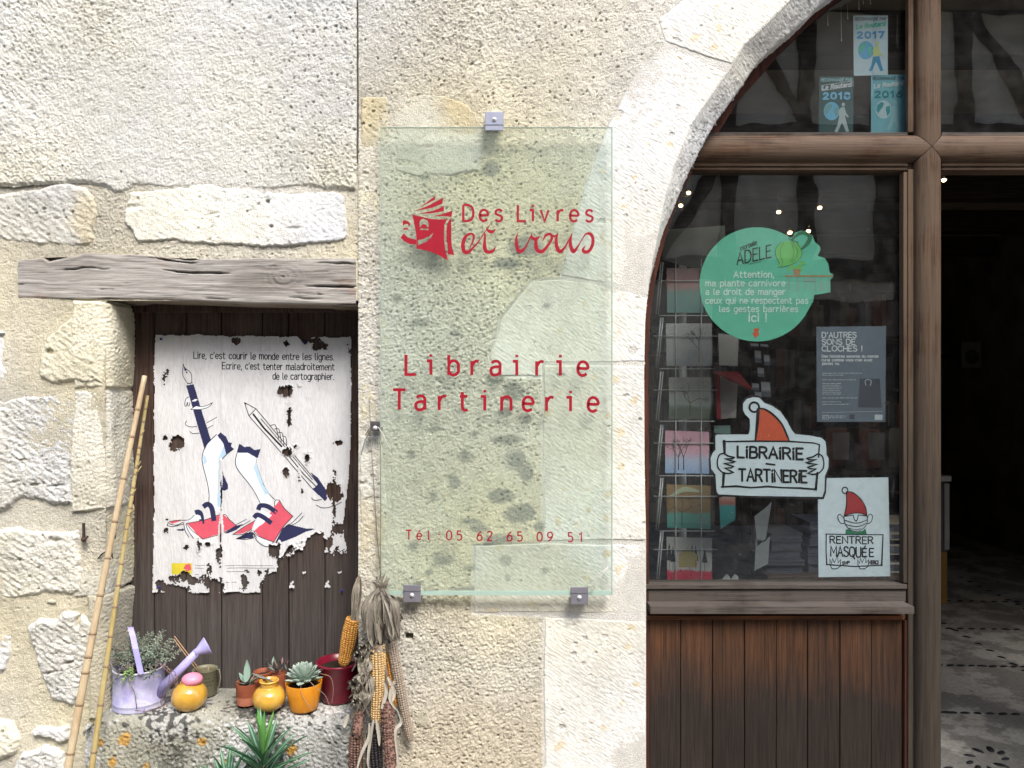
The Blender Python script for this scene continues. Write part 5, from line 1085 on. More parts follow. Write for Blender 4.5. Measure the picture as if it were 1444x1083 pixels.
for s_, a, b_, y0, c_, th in (('Attention,',457,647,512,29,1.5),('ma plante carnivore',322,700,553,28,1.35),('a le droit de manger',322,700,594,28,1.35),('ceux qui ne respectent pas',322,810,636,28,1.35),('les gestes barrières',388,762,676,28,1.35),('ici !',528,612,722,38,1.9)): write(w_, s_, a, b_, y0, y0, c_, th, gap=2.2, serif=1.5)
w_.build('white_lettering', basic('mint_white_ink', (0.62, 0.82, 0.76)), gs)
a_ = Ink(qy-0.0002, g3); a_.fill([(551,755),(578,755),(571,778),(581,780),(561,801),(543,778),(554,777)]); a_.build('orange_arrow', K['orange'], gs)
# slate blue concert bill
g5 = lambda a, b: (1080+a/3.61, 380+b/3.61)
bill = sheet('slate_blue_bill', None, [g5(*p) for p in [(257,292),(612,288),(608,776),(260,776)]], (0.115, 0.145, 0.185), 'slate blue printed bill with white capitals taped inside the glass right of the green sticker', 'bill', y=SY+0.001)
w_ = Ink(SY+0.0008, g5)
for s_, a, b_, y0, c_, th in (("D'AUTRES",286,460,347,27,1.3),('SONS DE',286,454,382,27,1.3),('CLOCHES !',286,490,416,27,1.3),('Des histoires sonores du monde',285,572,448,13,0.75),("rural comme vous n'en avez",285,540,467,13,0.75),('jamais vu.',285,375,485,13,0.7)): write(w_, s_, a, b_, y0, y0, c_, th, gap=1.9)
for y0, b_ in ((528,495),(538,395),(562,458),(654,466),(674,382),(686,428),(580,384),(589,378),(598,386),(607,384),(616,376),(625,382),(634,386),(746,408),(755,400)):
    rr = random.Random(y0); x_ = 288
    while x_ < b_: L = rr.uniform(8, 26); w_.ribbon([(x_, y0), (min(b_, x_+L), y0)], 0.55, cap=False); x_ += L+5
w_.build('white_print', basic('pale_print_ink', (0.60, 0.64, 0.68)), bill)
a_ = Ink(SY+0.0007, g5); a_.fill([(478,555),(580,556),(590,704),(468,702)]); a_.fill([(425,738),(452,738),(452,762),(425,762)]); a_.build('dark_picture', basic('dark_slate_ink', (0.055, 0.065, 0.085)), bill)
a_ = Ink(SY+0.0005, g5); a_.fill([(554,739),(594,739),(594,766),(554,766)]); a_.ribbon([(290,742),(318,742),(318,762),(290,762),(290,742)], 0.5); a_.ribbon([(510,590),(505,568),(520,560),(536,568),(531,592)], 0.8, smooth=True); a_.ribbon([(288,728),(595,722)], 0.4); a_.build('pale_marks', basic('pale_mark_ink', (0.45, 0.5, 0.55)), bill)
# three guide stickers
g6 = lambda a, b: (1140+a/5.413, b/5.413)
def guide(poly, bgc, txtc, namec, yearc, globec, landc, manc, year, lab, boxed, shirt=None, lift=0.0):
    s_ = sheet('guide_sticker', None, [g6(*p) for p in poly], bgc, lab, 'sticker', y=SY+lift, group='recommendation stickers in the upper pane')
    (x0, y0), (x1, _), (_, y1) = poly[0], poly[1], poly[2]; W = x1-x0; q0 = SY+lift-0.0002
    k_ = Ink(q0-0.0002, g6); write(k_, 'RECOMMANDÉ PAR', x0+12, x1-16, y0+38, y0+36, 22, 0.75, gap=1.8, slant=0.2); k_.build('small_capitals', basic('cap_ink', txtc), s_)
    k_ = Ink(q0-0.0002, g6)
    if boxed: k_.ribbon([(x0+16,y0+70),(x1-6,y0+35),(x1-4,y0+72),(x0+20,y0+110),(x0+16,y0+70)], 0.7)
    write(k_, 'Le Routard', x0+24, x1-22, y0+102, y0+76, 30, 1.7, gap=2.2, slant=0.12); k_.build('guide_name', basic('name_ink', namec), s_)
    k_ = Ink(q0-0.0002, g6); write(k_, year, x0+32, x1-32, y0+172, y0+170, 44, 2.7, gap=3.4); k_.build('year', basic('year_ink', yearc), s_)
    gx, gy = x0+W*0.36, y0+265; k_ = Ink(q0-0.00005, g6); k_.fill([(gx+60*math.cos(a), gy+70*math.sin(a)) for a in np.linspace(0, 6.2, 28)]); k_.build('globe', basic('globe_ink', globec), s_)
    k_ = Ink(q0-0.00015, g6); k_.fill([(gx-50,gy-30),(gx-20,gy-58),(gx+5,gy-50),(gx-5,gy-20),(gx-25,gy+5),(gx-40,gy+30),(gx-55,gy+5)]); k_.fill([(gx+18,gy-20),(gx+50,gy-30),(gx+52,gy+20),(gx+30,gy+52),(gx+18,gy+10)]); k_.build('globe_land', basic('land_ink', landc), s_)
    hx, hy = x0+W*0.70, y0+215; k_ = Ink(q0-0.0003, g6); k_.fill([(hx+13*math.cos(a), hy+16*math.sin(a)) for a in np.linspace(0, 6.2, 12)])
    k_.fill([(hx-18,hy+22),(hx+8,hy+18),(hx+18,hy+50),(hx+14,hy+95),(hx-32,hy+100),(hx-36,hy+50)]); k_.ribbon([(hx+4,hy+38),(hx+18,hy+72),(hx+34,hy+92)], 2.4); k_.build('walker_top', basic('shirt_ink', shirt or manc), s_)
    k_ = Ink(q0-0.00025, g6); k_.fill([(hx-32,hy+98),(hx+14,hy+95),(hx+28,hy+150),(hx+44,hy+205),(hx+22,hy+210),(hx-4,hy+150),(hx-12,hy+140),(hx-44,hy+212),(hx-68,hy+206),(hx-46,hy+160)]); k_.build('walker_legs', basic('trouser_ink', manc), s_)
guide([(343,118),(606,118),(606,573),(347,578)], (0.34,0.44,0.50), (0.06,0.08,0.08), (0.06,0.36,0.28), (0.03,0.20,0.42), (0.05,0.27,0.50), (0.05,0.33,0.25), (0.03,0.19,0.36), '2017', 'pale travel guide sticker dated 2017, uppermost of the three', False, (0.40,0.45,0.20))
guide([(83,583),(345,585),(340,1022),(78,1022)], (0.010,0.052,0.055), (0.25,0.45,0.5), (0.42,0.45,0.48), (0.13,0.38,0.58), (0.09,0.33,0.52), (0.10,0.25,0.27), (0.30,0.36,0.38), '2018', 'dark green travel guide sticker dated 2018, left of the three', True, lift=0.001)
guide([(478,571),(742,569),(742,1020),(478,1024)], (0.13,0.33,0.40), (0.04,0.06,0.07), (0.40,0.52,0.55), (0.02,0.17,0.20), (0.33,0.44,0.50), (0.03,0.24,0.27), (0.20,0.38,0.44), '2016', 'turquoise travel guide sticker dated 2016, beside the post', False, lift=0.001)

# ------------------------------------------------------------------ the room behind
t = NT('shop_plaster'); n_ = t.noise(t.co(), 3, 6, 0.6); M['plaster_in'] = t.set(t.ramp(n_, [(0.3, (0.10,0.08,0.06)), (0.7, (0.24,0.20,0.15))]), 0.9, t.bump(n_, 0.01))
M['darkwood'] = wood_mat('dark_room_timber', (0.06, 0.04, 0.028), (0.02, 0.014, 0.010), None, 'z', 0.6, 0.6, 0.5, 0.001)
M['darkwood_x'] = wood_mat('dark_room_beam', (0.05, 0.034, 0.024), (0.018, 0.012, 0.009), None, 'x', 0.6, 0.6, 0.5, 0.001)
rx0, rx1, ry1, rh = PX(884), 4.6, 7.4, 2.95
room = empty('shop_room', ((rx0+rx1)/2, 3, 0), 'dim plastered shop interior seen through the window and open doorway', 'room')
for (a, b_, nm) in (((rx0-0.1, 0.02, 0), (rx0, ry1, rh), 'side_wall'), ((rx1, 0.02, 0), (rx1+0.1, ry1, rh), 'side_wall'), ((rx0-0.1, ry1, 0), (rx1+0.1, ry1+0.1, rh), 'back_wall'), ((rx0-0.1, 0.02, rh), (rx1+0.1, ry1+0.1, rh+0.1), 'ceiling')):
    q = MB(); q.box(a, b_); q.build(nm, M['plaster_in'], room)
for k in range(6):
    q = MB(); q.box((rx0, 0.9+k*1.1, rh-0.17), (rx1, 1.05+k*1.1, rh-0.001), 0.01); q.build('ceiling_beam', M['darkwood_x'], room)
for x_ in (1.3, 2.5, 3.3, 4.1):
    q = MB(); q.box((x_, ry1-0.06, 0), (x_+0.14, ry1-0.001, rh-0.18), 0.01); q.build('wall_stud', M['darkwood'], room)
q = MB(); q.box((rx0, ry1-0.08, 1.95), (rx1, ry1-0.062, 2.1), 0.01); q.build('wall_rail', M['darkwood_x'], room)
t = NT('worn_shop_floor'); c = t.co(); a_n = t.noise(c, 3.2, 7, 0.68); b_n = t.noise(c, 60, 4, 0.6)
col = t.mix(t.ramp(a_n, [(0.47, 0.0), (0.54, 1.0)]), (0.26, 0.25, 0.23), (0.50, 0.48, 0.44)); col = t.mix(1.0, col, t.ramp(b_n, [(0.3, 0.7), (0.7, 1.0)]), 'MULTIPLY')
M['floor'] = t.set(col, 0.75, t.bump(b_n, 0.004))
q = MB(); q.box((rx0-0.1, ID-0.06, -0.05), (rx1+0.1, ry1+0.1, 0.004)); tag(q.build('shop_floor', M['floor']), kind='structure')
floor_o = bpy.data.objects['shop_floor']
pm = flat((0.018, 0.018, 0.022), 0.5, 'dark_pebble'); pb = MB(); pb.ell((0,0,0), 0.027, 0.012, 0.007, 10, 5); pme = None
def on_floor(a, b_): d = F*EYE/(b_-541.5); return ((a-722)*d/F, d-D)
rows = [((1322,848),(1450,850),9), ((1322,887),(1450,889),9), ((1325,939),(1460,942),10), ((1325,1006),(1450,1009),8), ((1330,880),(1462,957),9), ((1355,815),(1462,866),9), ((1335,1006),(1340,1006),1)]
pebs = []
for (p0, p1, n) in rows:
    for k in range(n): t_ = k/max(1, n-1); pebs.append((p0[0]*(1-t_)+p1[0]*t_, p0[1]*(1-t_)+p1[1]*t_, 0.1 if p0[1] != 880 else -0.7))
for k in range(9): a = 2*math.pi*k/9; pebs.append((1392+26*math.cos(a), 1072+14*math.sin(a), -a))
pebs += [(1337,1085,0.2),(1360,1090,0.1),(1425,1100,0.3)]
for k, (a, b_, an) in enumerate(pebs):
    x_, y_ = on_floor(a, b_); rr = random.Random(k)
    if pme is None: o = pb.build('pebble', pm, floor_o); pme = o
    else: o = pme.copy(); COL.objects.link(o)
    o.parent = floor_o; o.matrix_parent_inverse = Matrix(); s_ = rr.uniform(0.75, 1.15); o.location = (x_, y_, 0.004); o.rotation_euler = (0, 0, an+rr.uniform(-.25,.25)); o.scale = (s_, s_*rr.uniform(.8,1.1), 1)
# cabinet just inside the door
cb = empty('display_cabinet', (PX(1330, 3.45), 3.6, 0), 'narrow display stand with a white top and ochre legs, just inside the doorway', 'stand')
q = MB(); q.box((PX(1300,3.4), 3.4, PZ(679,3.4)), (PX(1342,3.4), 3.9, PZ(671,3.4)), 0.004); q.build('stand_top', flat((0.5,0.5,0.52), 0.5, 'stand_white'), cb)
q = MB(); q.box((PX(1300,3.42), 3.42, PZ(777,3.42)), (PX(1336,3.42), 3.88, PZ(680,3.42)), 0.003); q.build('stand_body', flat((0.12,0.12,0.14), 0.5, 'stand_grey'), cb)
q = MB(); q.box((PX(1332,3.41), 3.41, PZ(775,3.41)), (PX(1339,3.41), 3.418, PZ(682,3.41)), 0.001); q.build('stand_edge', flat((0.4,0.4,0.42), 0.5, 'stand_edge_white'), cb)
for yy in (3.43, 3.82):
    q = MB(); q.box((PX(1325,3.42), yy, 0.005), (PX(1337,3.42), yy+0.05, PZ(778,3.42)), 0.003); q.build('leg', flat((0.35,0.2,0.05), 0.5, 'ochre_leg'), cb)
# spotlights
emm = bpy.data.materials.new('lit_bulb'); emm.use_nodes = True; tn = emm.node_tree; tn.nodes.clear(); en = tn.nodes.new('ShaderNodeEmission'); en.inputs[0].default_value = (1, 0.62, 0.26, 1); en.inputs[1].default_value = 8; on = tn.nodes.new('ShaderNodeOutputMaterial'); tn.links.new(en.outputs[0], on.inputs[0])
bkm = flat((0.02,0.02,0.02), 0.4, 'black_lamp')
SPL = ('small lit spotlight, upper of the pair close to the curve of the arch','small lit spotlight, lower of the pair hugging the curve of the arch','small lit spotlight glowing above the left part of the round green sticker','small lit spotlight highest on the right, above the plant drawing of the green sticker','small lit spotlight at the upper left edge of the drawn plant','small lit spotlight at the upper right edge of the drawn plant','single lit spotlight in the open doorway, beside the post')
for SPi, (a, b_, dy) in enumerate(((971,272,1.2),(960,290,1.6),(1098,299,2.2),(1156,293,2.4),(1114,328,3.0),(1140,326,3.2),(1331,254,2.6))):
    p = P(a, b_, dy); s_ = (D+dy)/F; r_ = empty('spotlight', p, SPL[SPi], 'spotlight', 'lit spotlights under the shop ceiling')
    q = MB(); q.ell(p, 3.0*s_, 3.0*s_, 2.4*s_, 10, 6); q.build('bulb', emm, r_)
    q = MB(); q.lathe([(2.2*s_, 3.5*s_), (5.2*s_, 1.2*s_), (4.8*s_, 1.2*s_), (2.0*s_, 3.2*s_)], p, 16); q.tube([p+Vector((0,0,3*s_)), Vector((p.x, p.y, p.z+0.09))], 0.006, 6); q.build('lamp_hood', bkm, r_)
# wire that carries them
# postcard rack
CY0 = 0.34
rk = empty('postcard_rack', (PX(972, CY0+.1), CY0+0.1, 0), 'tall white wire postcard rack standing just behind the window on the left', 'rack')
wm = flat((0.42,0.44,0.46), 0.4, 'white_wire'); q = MB(); cxr, cyr = PX(975, CY0), CY0+0.12
q.tube([(cxr, cyr, 0.02), (cxr, cyr, PZ(320, CY0))], 0.012, 10); q.build('pole', wm, rk)
q = MB(); q.lathe([(0.0001,0.03),(0.2,0.012),(0.22,0.004),(0.22,0.0)], (cxr, cyr, 0.005), 28); q.build('base', wm, rk)
rows_ = [(378,442),(456,517),(532,591),(607,668),(682,746),(757,824)]
for (y0, y1) in rows_:
    q = MB()
    for yy in (y0+20*0+18,): q.tube([P(922, yy, CY0-0.004), P(1012, yy, CY0-0.004)], 0.0016, 6); q.tube([P(922, yy, CY0-0.004), P(926, yy, CY0+0.2)], 0.0016, 6)
    for xx in (953, 989): q.tube([P(xx, y0-14, CY0-0.006), P(xx, y1, CY0-0.006), P(xx, y1+4, CY0+0.01)], 0.0014, 6)
    q.tube([P(930, y1+3, CY0-0.004), P(1008, y1+3, CY0-0.004)], 0.0018, 6); q.tube([P(930, y1+3, CY0+0.012), P(1008, y1+3, CY0+0.012)], 0.0018, 6)
    q.tube([P(932, y0-8, CY0), P(925, y1+2, CY0)], 0.0022, 6); q.tube([P(935, y0-8, CY0+0.01), P(928, y1+2, CY0+0.01)], 0.0022, 6)
    q.build('wire_pocket', wm, rk)
def card_mat(name, bands, speck=None, tree=None):
    t = NT(name); tc = t.n('TexCoord'); sp = t.n('SeparateXYZ'); t.l(tc.outputs['Generated'], sp.inputs[0]); nz = t.noise(tc.outputs['Generated'], 5, 5, 0.65)
    zz = t.math('ADD', sp.outputs[2], t.math('MULTIPLY', t.math('SUBTRACT', nz, 0.5), 0.22)); col = t.ramp(zz, bands)
    if speck: v = t.noise(tc.outputs['Generated'], 34, 3, 0.8); col = t.mix(t.ramp(v, [(0.55, 0.0), (0.60, 0.8)]), col, speck)
    return t.set(col, 0.5, spec=0.3)
def card(poly, y, mat, label, art=None, artc=None, cat='postcard', group='greeting cards in the window rack', name='greeting_card'):
    s_ = sheet(name, None, poly, None, label, cat, y=y, mat=mat, group=group)
    if art:
        k_ = Ink(y-0.0002); (x0, y0), (x1, _), (_, y1) = poly[0], poly[1], poly[2]; art(k_, x0, y0, x1-x0, y1-y0); k_.build('drawing', artc, s_)
    return s_
def tree_art(seed, trunks=(0.45,), spread=1.0, top=0.08):
    def f(k, x0, y0, w_, h_):
        rr = random.Random(seed)
        def br(x, y, a, L, th, d):
            x2, y2 = x+L*math.cos(a), y-L*math.sin(a); x2 = min(max(x2, x0+1), x0+w_-1); y2 = max(y2, y0+1); k.ribbon([(x, y), (x2, y2)], [th, th*.7], cap=False)
            if d > 0:
                for _ in range(3): br(x2, y2, a+rr.uniform(-.75,.75)*spread, L*rr.uniform(.6,.8), th*.6, d-1)
        for t_ in trunks: br(x0+w_*t_, y0+h_*0.92, math.pi/2, h_*0.3, 1.5, 3)
    return f
def house_art(k, x0, y0, w_, h_):
    for i, t_ in enumerate((.06,.14,.5,.56,.64,.84)):
        x, b_ = x0+w_*t_, y0+h_*(.62+.02*(i % 2)); hgt = h_*(.5-.05*(i % 3))
        k.fill([(x-4,b_-hgt*.25),(x,b_-hgt),(x+4,b_-hgt*.25)]); k.ribbon([(x,b_-hgt*.3),(x,b_+5)], .6)
dk = K['black']
c2 = card([(940,378),(992,378),(992,441),(941,441)], CY0, card_mat('pink_green_art', [(0,(0.10,0.26,0.25)),(0.45,(0.16,0.32,0.30)),(0.6,(0.42,0.25,0.25)),(1,(0.30,0.22,0.22))], (0.25,0.1,0.12)), 'pink and green flowered card, top row of the window rack')
c2 = card([(939,456),(1004,456),(1004,516),(940,516)], CY0, card_mat('grey_tree_art', [(0,(0.34,0.38,0.42)),(1,(0.46,0.46,0.46))], (0.10,0.09,0.09)), 'pale grey card of a speckled leafy tree, second row of the window rack', tree_art(2, (.72,)), dk)
c2 = card([(943,532),(1003,532),(1003,591),(944,591)], CY0, card_mat('green_hill_art', [(0.05,(0.06,0.10,0.06)),(0.25,(0.08,0.13,0.10)),(0.35,(0.30,0.36,0.34)),(1,(0.36,0.35,0.33))], (0.14,0.12,0.12)), 'grey green card with a spreading bare tree on a hill, third row of the rack', tree_art(5, (.5,), 1.4), dk)
c2 = card([(938,607),(1000,609),(1000,668),(938,667)], CY0, card_mat('pink_tree_art', [(0.0,(0.25,0.42,0.70)),(0.3,(0.40,0.52,0.72)),(0.5,(0.62,0.36,0.46)),(1,(0.55,0.30,0.40))], (0.40,0.16,0.22)), 'pink and blue card of bare trees, fourth row of the window rack', tree_art(8, (.3,.42), 1.1), dk)
c2 = card([(940,683),(1002,685),(1002,746),(941,744)], CY0, card_mat('ochre_tree_art', [(0.0,(0.05,0.26,0.22)),(0.32,(0.06,0.30,0.26)),(0.40,(0.20,0.13,0.05)),(1,(0.26,0.17,0.07))]), 'ochre and teal card with a flat topped tree, fifth row of the rack', tree_art(11, (.35,), 1.6), dk)
c2 = card([(940,757),(1004,759),(1004,824),(941,822)], CY0, card_mat('red_snow_art', [(0.2,(0.45,0.02,0.05)),(0.27,(0.45,0.03,0.06)),(0.30,(0.42,0.42,0.42)),(1,(0.40,0.40,0.38))]), 'card of fir trees and a yellow house over red, bottom of the rack', house_art, dk)
k_ = Ink(CY0-0.0006); k_.fill([(957,800),(957,782),(969,772),(983,782),(983,800)]); k_.build('yellow_house', basic('house_ink', (0.34,0.28,0.10)), c2)
k_ = Ink(CY0-0.0004); k_.ribbon([(945,700),(965,690),(985,693)], [3,7,3], smooth=True); o = k_.build('tree_top', basic('pale_green_ink', (0.36,0.42,0.30)))
o.parent = [x for x in bpy.data.objects if x.get('label','').startswith('ochre and teal')][0]; o.matrix_parent_inverse = Matrix.Translation(-o.parent.location)
for (poly, yy, mt, lb) in (([(1013,470),(1042,474),(1040,516),(1014,515)], CY0+.05, card_mat('grey_side_art', [(0,(0.36,0.35,0.34)),(1,(0.42,0.41,0.39))]), 'pale grey card turned to the side, right of the second row of the rack'), ([(1016,530),(1041,528),(1038,589),(1014,591)], CY0+.04, card_mat('speckled_side_art', [(0,(0.44,0.42,0.41)),(1,(0.5,0.48,0.47))], (0.12,0.05,0.06)), 'white card with black specks, beside the red folder in the rack'),
    ([(1014,702),(1037,694),(1037,733),(1016,746)], CY0+.05, card_mat('teal_side_art', [(0,(0.04,0.26,0.26)),(0.6,(0.05,0.28,0.30)),(0.7,(0.36,0.12,0.10)),(1,(0.40,0.38,0.34))]), 'teal and red card turned to the side, right of the fifth row of the rack'), ([(1007,600),(1030,600),(1030,613),(1007,610)], CY0+.06, card_mat('mint_side_art', [(0,(0.2,0.34,0.32)),(1,(0.24,0.38,0.36))]), 'mint card peeping above the gnome sticker in the rack')): card(poly, yy, mt, lb)
card([(1008,524),(1014,524),(1017,592),(1011,590)], CY0+.03, basic('red_edge', (0.42,0.03,0.05)), 'upright red folder in the rack beside the speckled card', cat='folder', group=None, name='red_folder')
q = MB(); q.prism([(PX(a, CY0), PZ(b_, CY0)) for a, b_ in ((1006,524),(1040,524),(1060,549))], CY0-0.01, CY0+0.03); tag(q.build('red_pennant', basic('red_card', (0.50,0.03,0.04))), 'folded red card pointing right, above the hat of the gnome sticker', 'card')
# header board of the rack
card([(936,324),(1022,318),(1026,392),(934,366)], CY0+.02, card_mat('header_art', [(0,(0.13,0.13,0.12)),(1,(0.19,0.19,0.16))]), 'pale printed header board on top of the postcard rack', cat='board', group=None, name='header_board')
# hanging photographs in the dark
hp = [(1058,484,1069,489),(1072,485,1083,490),(1064,494,1073,512),(1077,500,1085,516),(1060,540,1070,551),(1073,538,1086,560),(1068,518,1077,532),(1064,552,1074,563)]
for k, (a, b_, c, d) in enumerate(hp):
    s_ = sheet('photograph', None, [(a,b_),(c,b_+1),(c+1,d),(a+1,d-1)], None, ['topmost left small print hanging just under the round green sticker','topmost right small print hanging just under the round green sticker','tall pale print in the second row under the green sticker','narrow print at the right of the second row under the green sticker','small square print left of centre above the orange hat','broad white print level with the point of the red folded card','tiny upright print in the middle of the hanging strings','lowest small print just above the pompom of the orange hat'][k], 'photograph', y=0.9, mat=card_mat('print_%s' % 'abcdefgh'[k], [(0.3,(0.10,0.12,0.15)),(0.5,(0.34,0.36,0.38)),(1,(0.2,0.22,0.25))]), group='small prints hanging behind the window')
for poly, lb in (([(1064,728),(1080,716),(1088,708),(1080,760),(1068,770)], 'upper white folded sheet clipped beside the rack under the gnome sticker'), ([(1066,760),(1078,764),(1086,756),(1083,795),(1064,805)], 'lower white folded sheet clipped beside the rack under the gnome sticker')):
    sheet('folded_sheet', None, poly, None, lb, 'paper', y=0.5, mat=flat((0.36,0.38,0.40), 0.6, 'white_leaflet'))
for a in (1021, 1033):
    q = MB(); q.prism([(PX(a, 0.2), PZ(822, 0.2)), (PX(a+8, 0.2), PZ(813, 0.2)), (PX(a+9, 0.2), PZ(822, 0.2))], 0.2, 0.23); tag(q.build('price_card', flat((0.4,0.42,0.42), 0.6, 'white_leaflet')), 'small folded white card on the window ledge, %s of two' % ('left' if a == 1021 else 'right'), 'card')
# tables and shelves of books deeper in
bn = ['slate blue','dark grey','navy','rust brown','tan','dark green','light grey','plum']
ordn = ['lowest','second from bottom','third from bottom','fourth from bottom','fifth from bottom','sixth from bottom','seventh from bottom']
stk_ = ['leftmost stack of the low table','second stack of the low table','third stack of the low table','rightmost stack of the low table']
bc = [(0.045,0.055,0.085),(0.05,0.05,0.06),(0.02,0.025,0.045),(0.22,0.08,0.05),(0.20,0.18,0.14),(0.07,0.12,0.12),(0.25,0.25,0.25),(0.12,0.05,0.06)]
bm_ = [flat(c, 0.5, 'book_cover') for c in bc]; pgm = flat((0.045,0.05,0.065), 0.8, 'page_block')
def book(loc, size, k, label, group, upright=False, rz=0.0):
    sx, sy, sz = size; r_ = empty('book', loc, label, 'book', group, rz=rz); q = MB()
    if upright: q.box((-sx/2, 0, 0), (sx/2, sy, sz)); pg = ((-sx/2+.003, .004, sz+0.0004), (sx/2-.003, sy-.004, sz+.0012))
    else: q.box((-sx/2, 0, 0), (sx/2, sy, 0.004)); q.box((-sx/2, 0, sz-.004), (sx/2, sy, sz)); q.box((-sx/2,0,.004),(-sx/2+.004,sy,sz-.004)); pg = ((-sx/2+.0045, .003, .0045), (sx/2-.003, sy-.003, sz-.0045))
    q.build('cover', bm_[k % 8], r_, keep=False); q = MB(); q.box(*pg); q.build('pages', pgm, r_, keep=False)
def table(name, x0, x1, y0, y1, z, label, mat):
    r_ = empty(name, ((x0+x1)/2, (y0+y1)/2, 0), label, 'table'); q = MB(); q.box((x0,y0,z-.03),(x1,y1,z), .004); q.build('tabletop', mat, r_)
    for a in (x0+.03, x1-.07):
        for b_ in (y0+.03, y1-.07): q = MB(); q.box((a,b_,0.004),(a+.04,b_+.04,z-.031), .002); q.build('leg', mat, r_)
tz = PZ(812, 1.0); table('book_table', PX(1082,1.0), PX(1300,1.0), 1.0, 1.6, tz, 'dark low table of stacked books behind the lower window pane', M['darkwood'])
rr = random.Random(3)
for i, x_ in enumerate((1108, 1165, 1222, 1272)):
    z_ = tz+0.0006
    for k in range(rr.choice((5,6,7))): h_ = rr.uniform(.018,.038); kc = rr.randrange(3) if i < 2 else rr.randrange(8); book((PX(x_,1.05)+rr.uniform(-.01,.01), 1.03+rr.uniform(0,.03), z_), (rr.uniform(.12,.15), .2, h_), kc, bn[kc]+' book, '+ordn[k]+' in the '+stk_[i], 'books stacked on the low table', rz=rr.uniform(-.08,.08)); z_ += h_+0.0008
tz = PZ(660, 2.4); table('display_table', PX(1080,2.3), PX(1300,2.3), 2.3, 2.9, tz, 'far display table of upright books, seen between notice and slate bill', M['darkwood'])
for i in range(14): kc = rr.randrange(8); x_ = PX(1090+i*15, 2.4); book((x_, 2.36+rr.uniform(0,.1), tz+.001), (rr.uniform(.03,.05) if i % 3 else .12, .15, rr.uniform(.14,.24)), kc, bn[kc]+' upright book, '+['first','second','third','fourth','fifth','sixth','seventh','eighth','ninth','tenth','eleventh','twelfth','thirteenth','last'][i]+' from the left on the far display table', 'books standing on the far display table', True)
for (a, b_) in ((1186,632),(1236,632)):
    card([(a-12,b_-22),(a+12,b_-22),(a+11,b_+16),(a-11,b_+16)], 1.9, card_mat('poster_card_one' if a < 1200 else 'poster_card_two', [(0,(0.16,0.14,0.13)),(1,(0.20,0.19,0.18))], (0.3,0.08,0.08) if a < 1200 else (0.03,0.03,0.03)), 'small framed card %s under the slate bill' % ('with red flecks' if a < 1200 else 'with a dark splash'), group=None, name='framed_card', cat='card')
# bookcases on the back and side walls
def bookcase(x0, x1, y, label, seed, nsh=6):
    rr = random.Random(seed); rowb = MB(); r_ = empty('bookcase', ((x0+x1)/2, y, 0), label, 'bookcase'); q = MB(); q.box((x0,y+.26,0.004),(x1,y+.28,2.2)); q.build('back_panel', M['darkwood'], r_)
    for a in (x0, x1-.03): q = MB(); q.box((a,y,0.004),(a+.03,y+.259,2.2)); q.build('side_panel', M['darkwood'], r_)
    for k in range(nsh):
        z = .1+k*.35; q = MB(); q.box((x0+.031,y,z),(x1-.031,y+.259,z+.025)); q.build('shelf', M['darkwood_x'], r_); x = x0+.05
        while x < x1-.09:
            w_ = rr.uniform(.025,.06)
            if rr.random() < .85: rowb.cur = rr.randrange(8); d_ = rr.uniform(0,.04); rowb.box((x, y+.03+d_, z+.0256), (x+w_-.001, y+.2+d_, z+.0256+rr.uniform(.19,.28)))
            x += w_+.001
    tag(rowb.build('books', bm_), kind='stuff')
bookcase(PX(1078,3.2), PX(1300,3.2), 3.2, 'tall bookcase facing the window, behind the slate blue bill', 23); bookcase(1.35, 2.45, 5.9, 'left dark bookcase at the back of the shop', 21); bookcase(2.62, 3.7, 5.9, 'right dark bookcase at the back of the shop', 22)
sp = empty('loudspeaker', P(1370, 500, 5.0), 'small dark loudspeaker box on the rear wall, faint through the doorway', 'loudspeaker'); q = MB(); p = P(1370, 500, 5.0); q.box((p.x-.09, 5.0, p.z-.12), (p.x+.09, 5.14, p.z+.12), .006); q.build('case', flat((0.10,0.09,0.08), 0.5, 'speaker_case'), sp)
q = MB(); q.lathe([(0.001,.01),(0.05,.0),(0.062,.008),(.065,0)], p+Vector((0,-.003,-.02)), 20, Matrix.Rotation(R(90), 3, 'X')); q.build('cone', bkm, sp); q = MB(); q.box((p.x-.01, 5.141, p.z-.02), (p.x+.01, 7.39, p.z+.02)); q.build('bracket_arm', bkm, sp)

# ------------------------------------------------------------------ street and the house opposite (seen in the glass)
t = NT('street_paving'); c = t.co(); n_ = t.noise(c, 6, 5); v = t.vor(c, 9, 'DISTANCE_TO_EDGE'); M['street'] = t.set(t.mix(t.ramp(v, [(0.0,0.0),(0.06,1.0)]), (0.10,0.09,0.08), t.ramp(n_, [(0.3,(0.28,0.26,0.23)),(0.7,(0.38,0.36,0.32))])), 0.85, t.bump(v, 0.01))
q = MB(); q.box((-40, -40, -0.1), (40, ID-0.061, 0.0)); tag(q.build('street', M['street']), kind='structure')
q = MB(); q.box((-40, ID-0.06, -0.1), (40, 40, -0.051)); tag(q.build('ground', M['street']), kind='structure')
t = NT('old_plaster'); n_ = t.noise(t.co(), 1.3, 6, 0.6); M['oldplaster'] = t.set(t.ramp(n_, [(0.35,(0.46,0.41,0.33)),(0.65,(0.60,0.55,0.46))]), 0.9, t.bump(n_, 0.01))
op = empty('timbered_house', (1, -6.2, 0), 'half-timbered house across the street, mirrored in the shop windows', 'house')
OY = -6.2
q = MB(); q.box((-9, OY-4, 0), (13, OY, 2.75)); q.build('ground_floor_wall', M['mortar'] if False else M['oldplaster'], op); q = MB(); q.box((-9, OY-4, 2.76), (13, OY-0.03, 5.9)); q.build('upper_wall', M['oldplaster'], op)
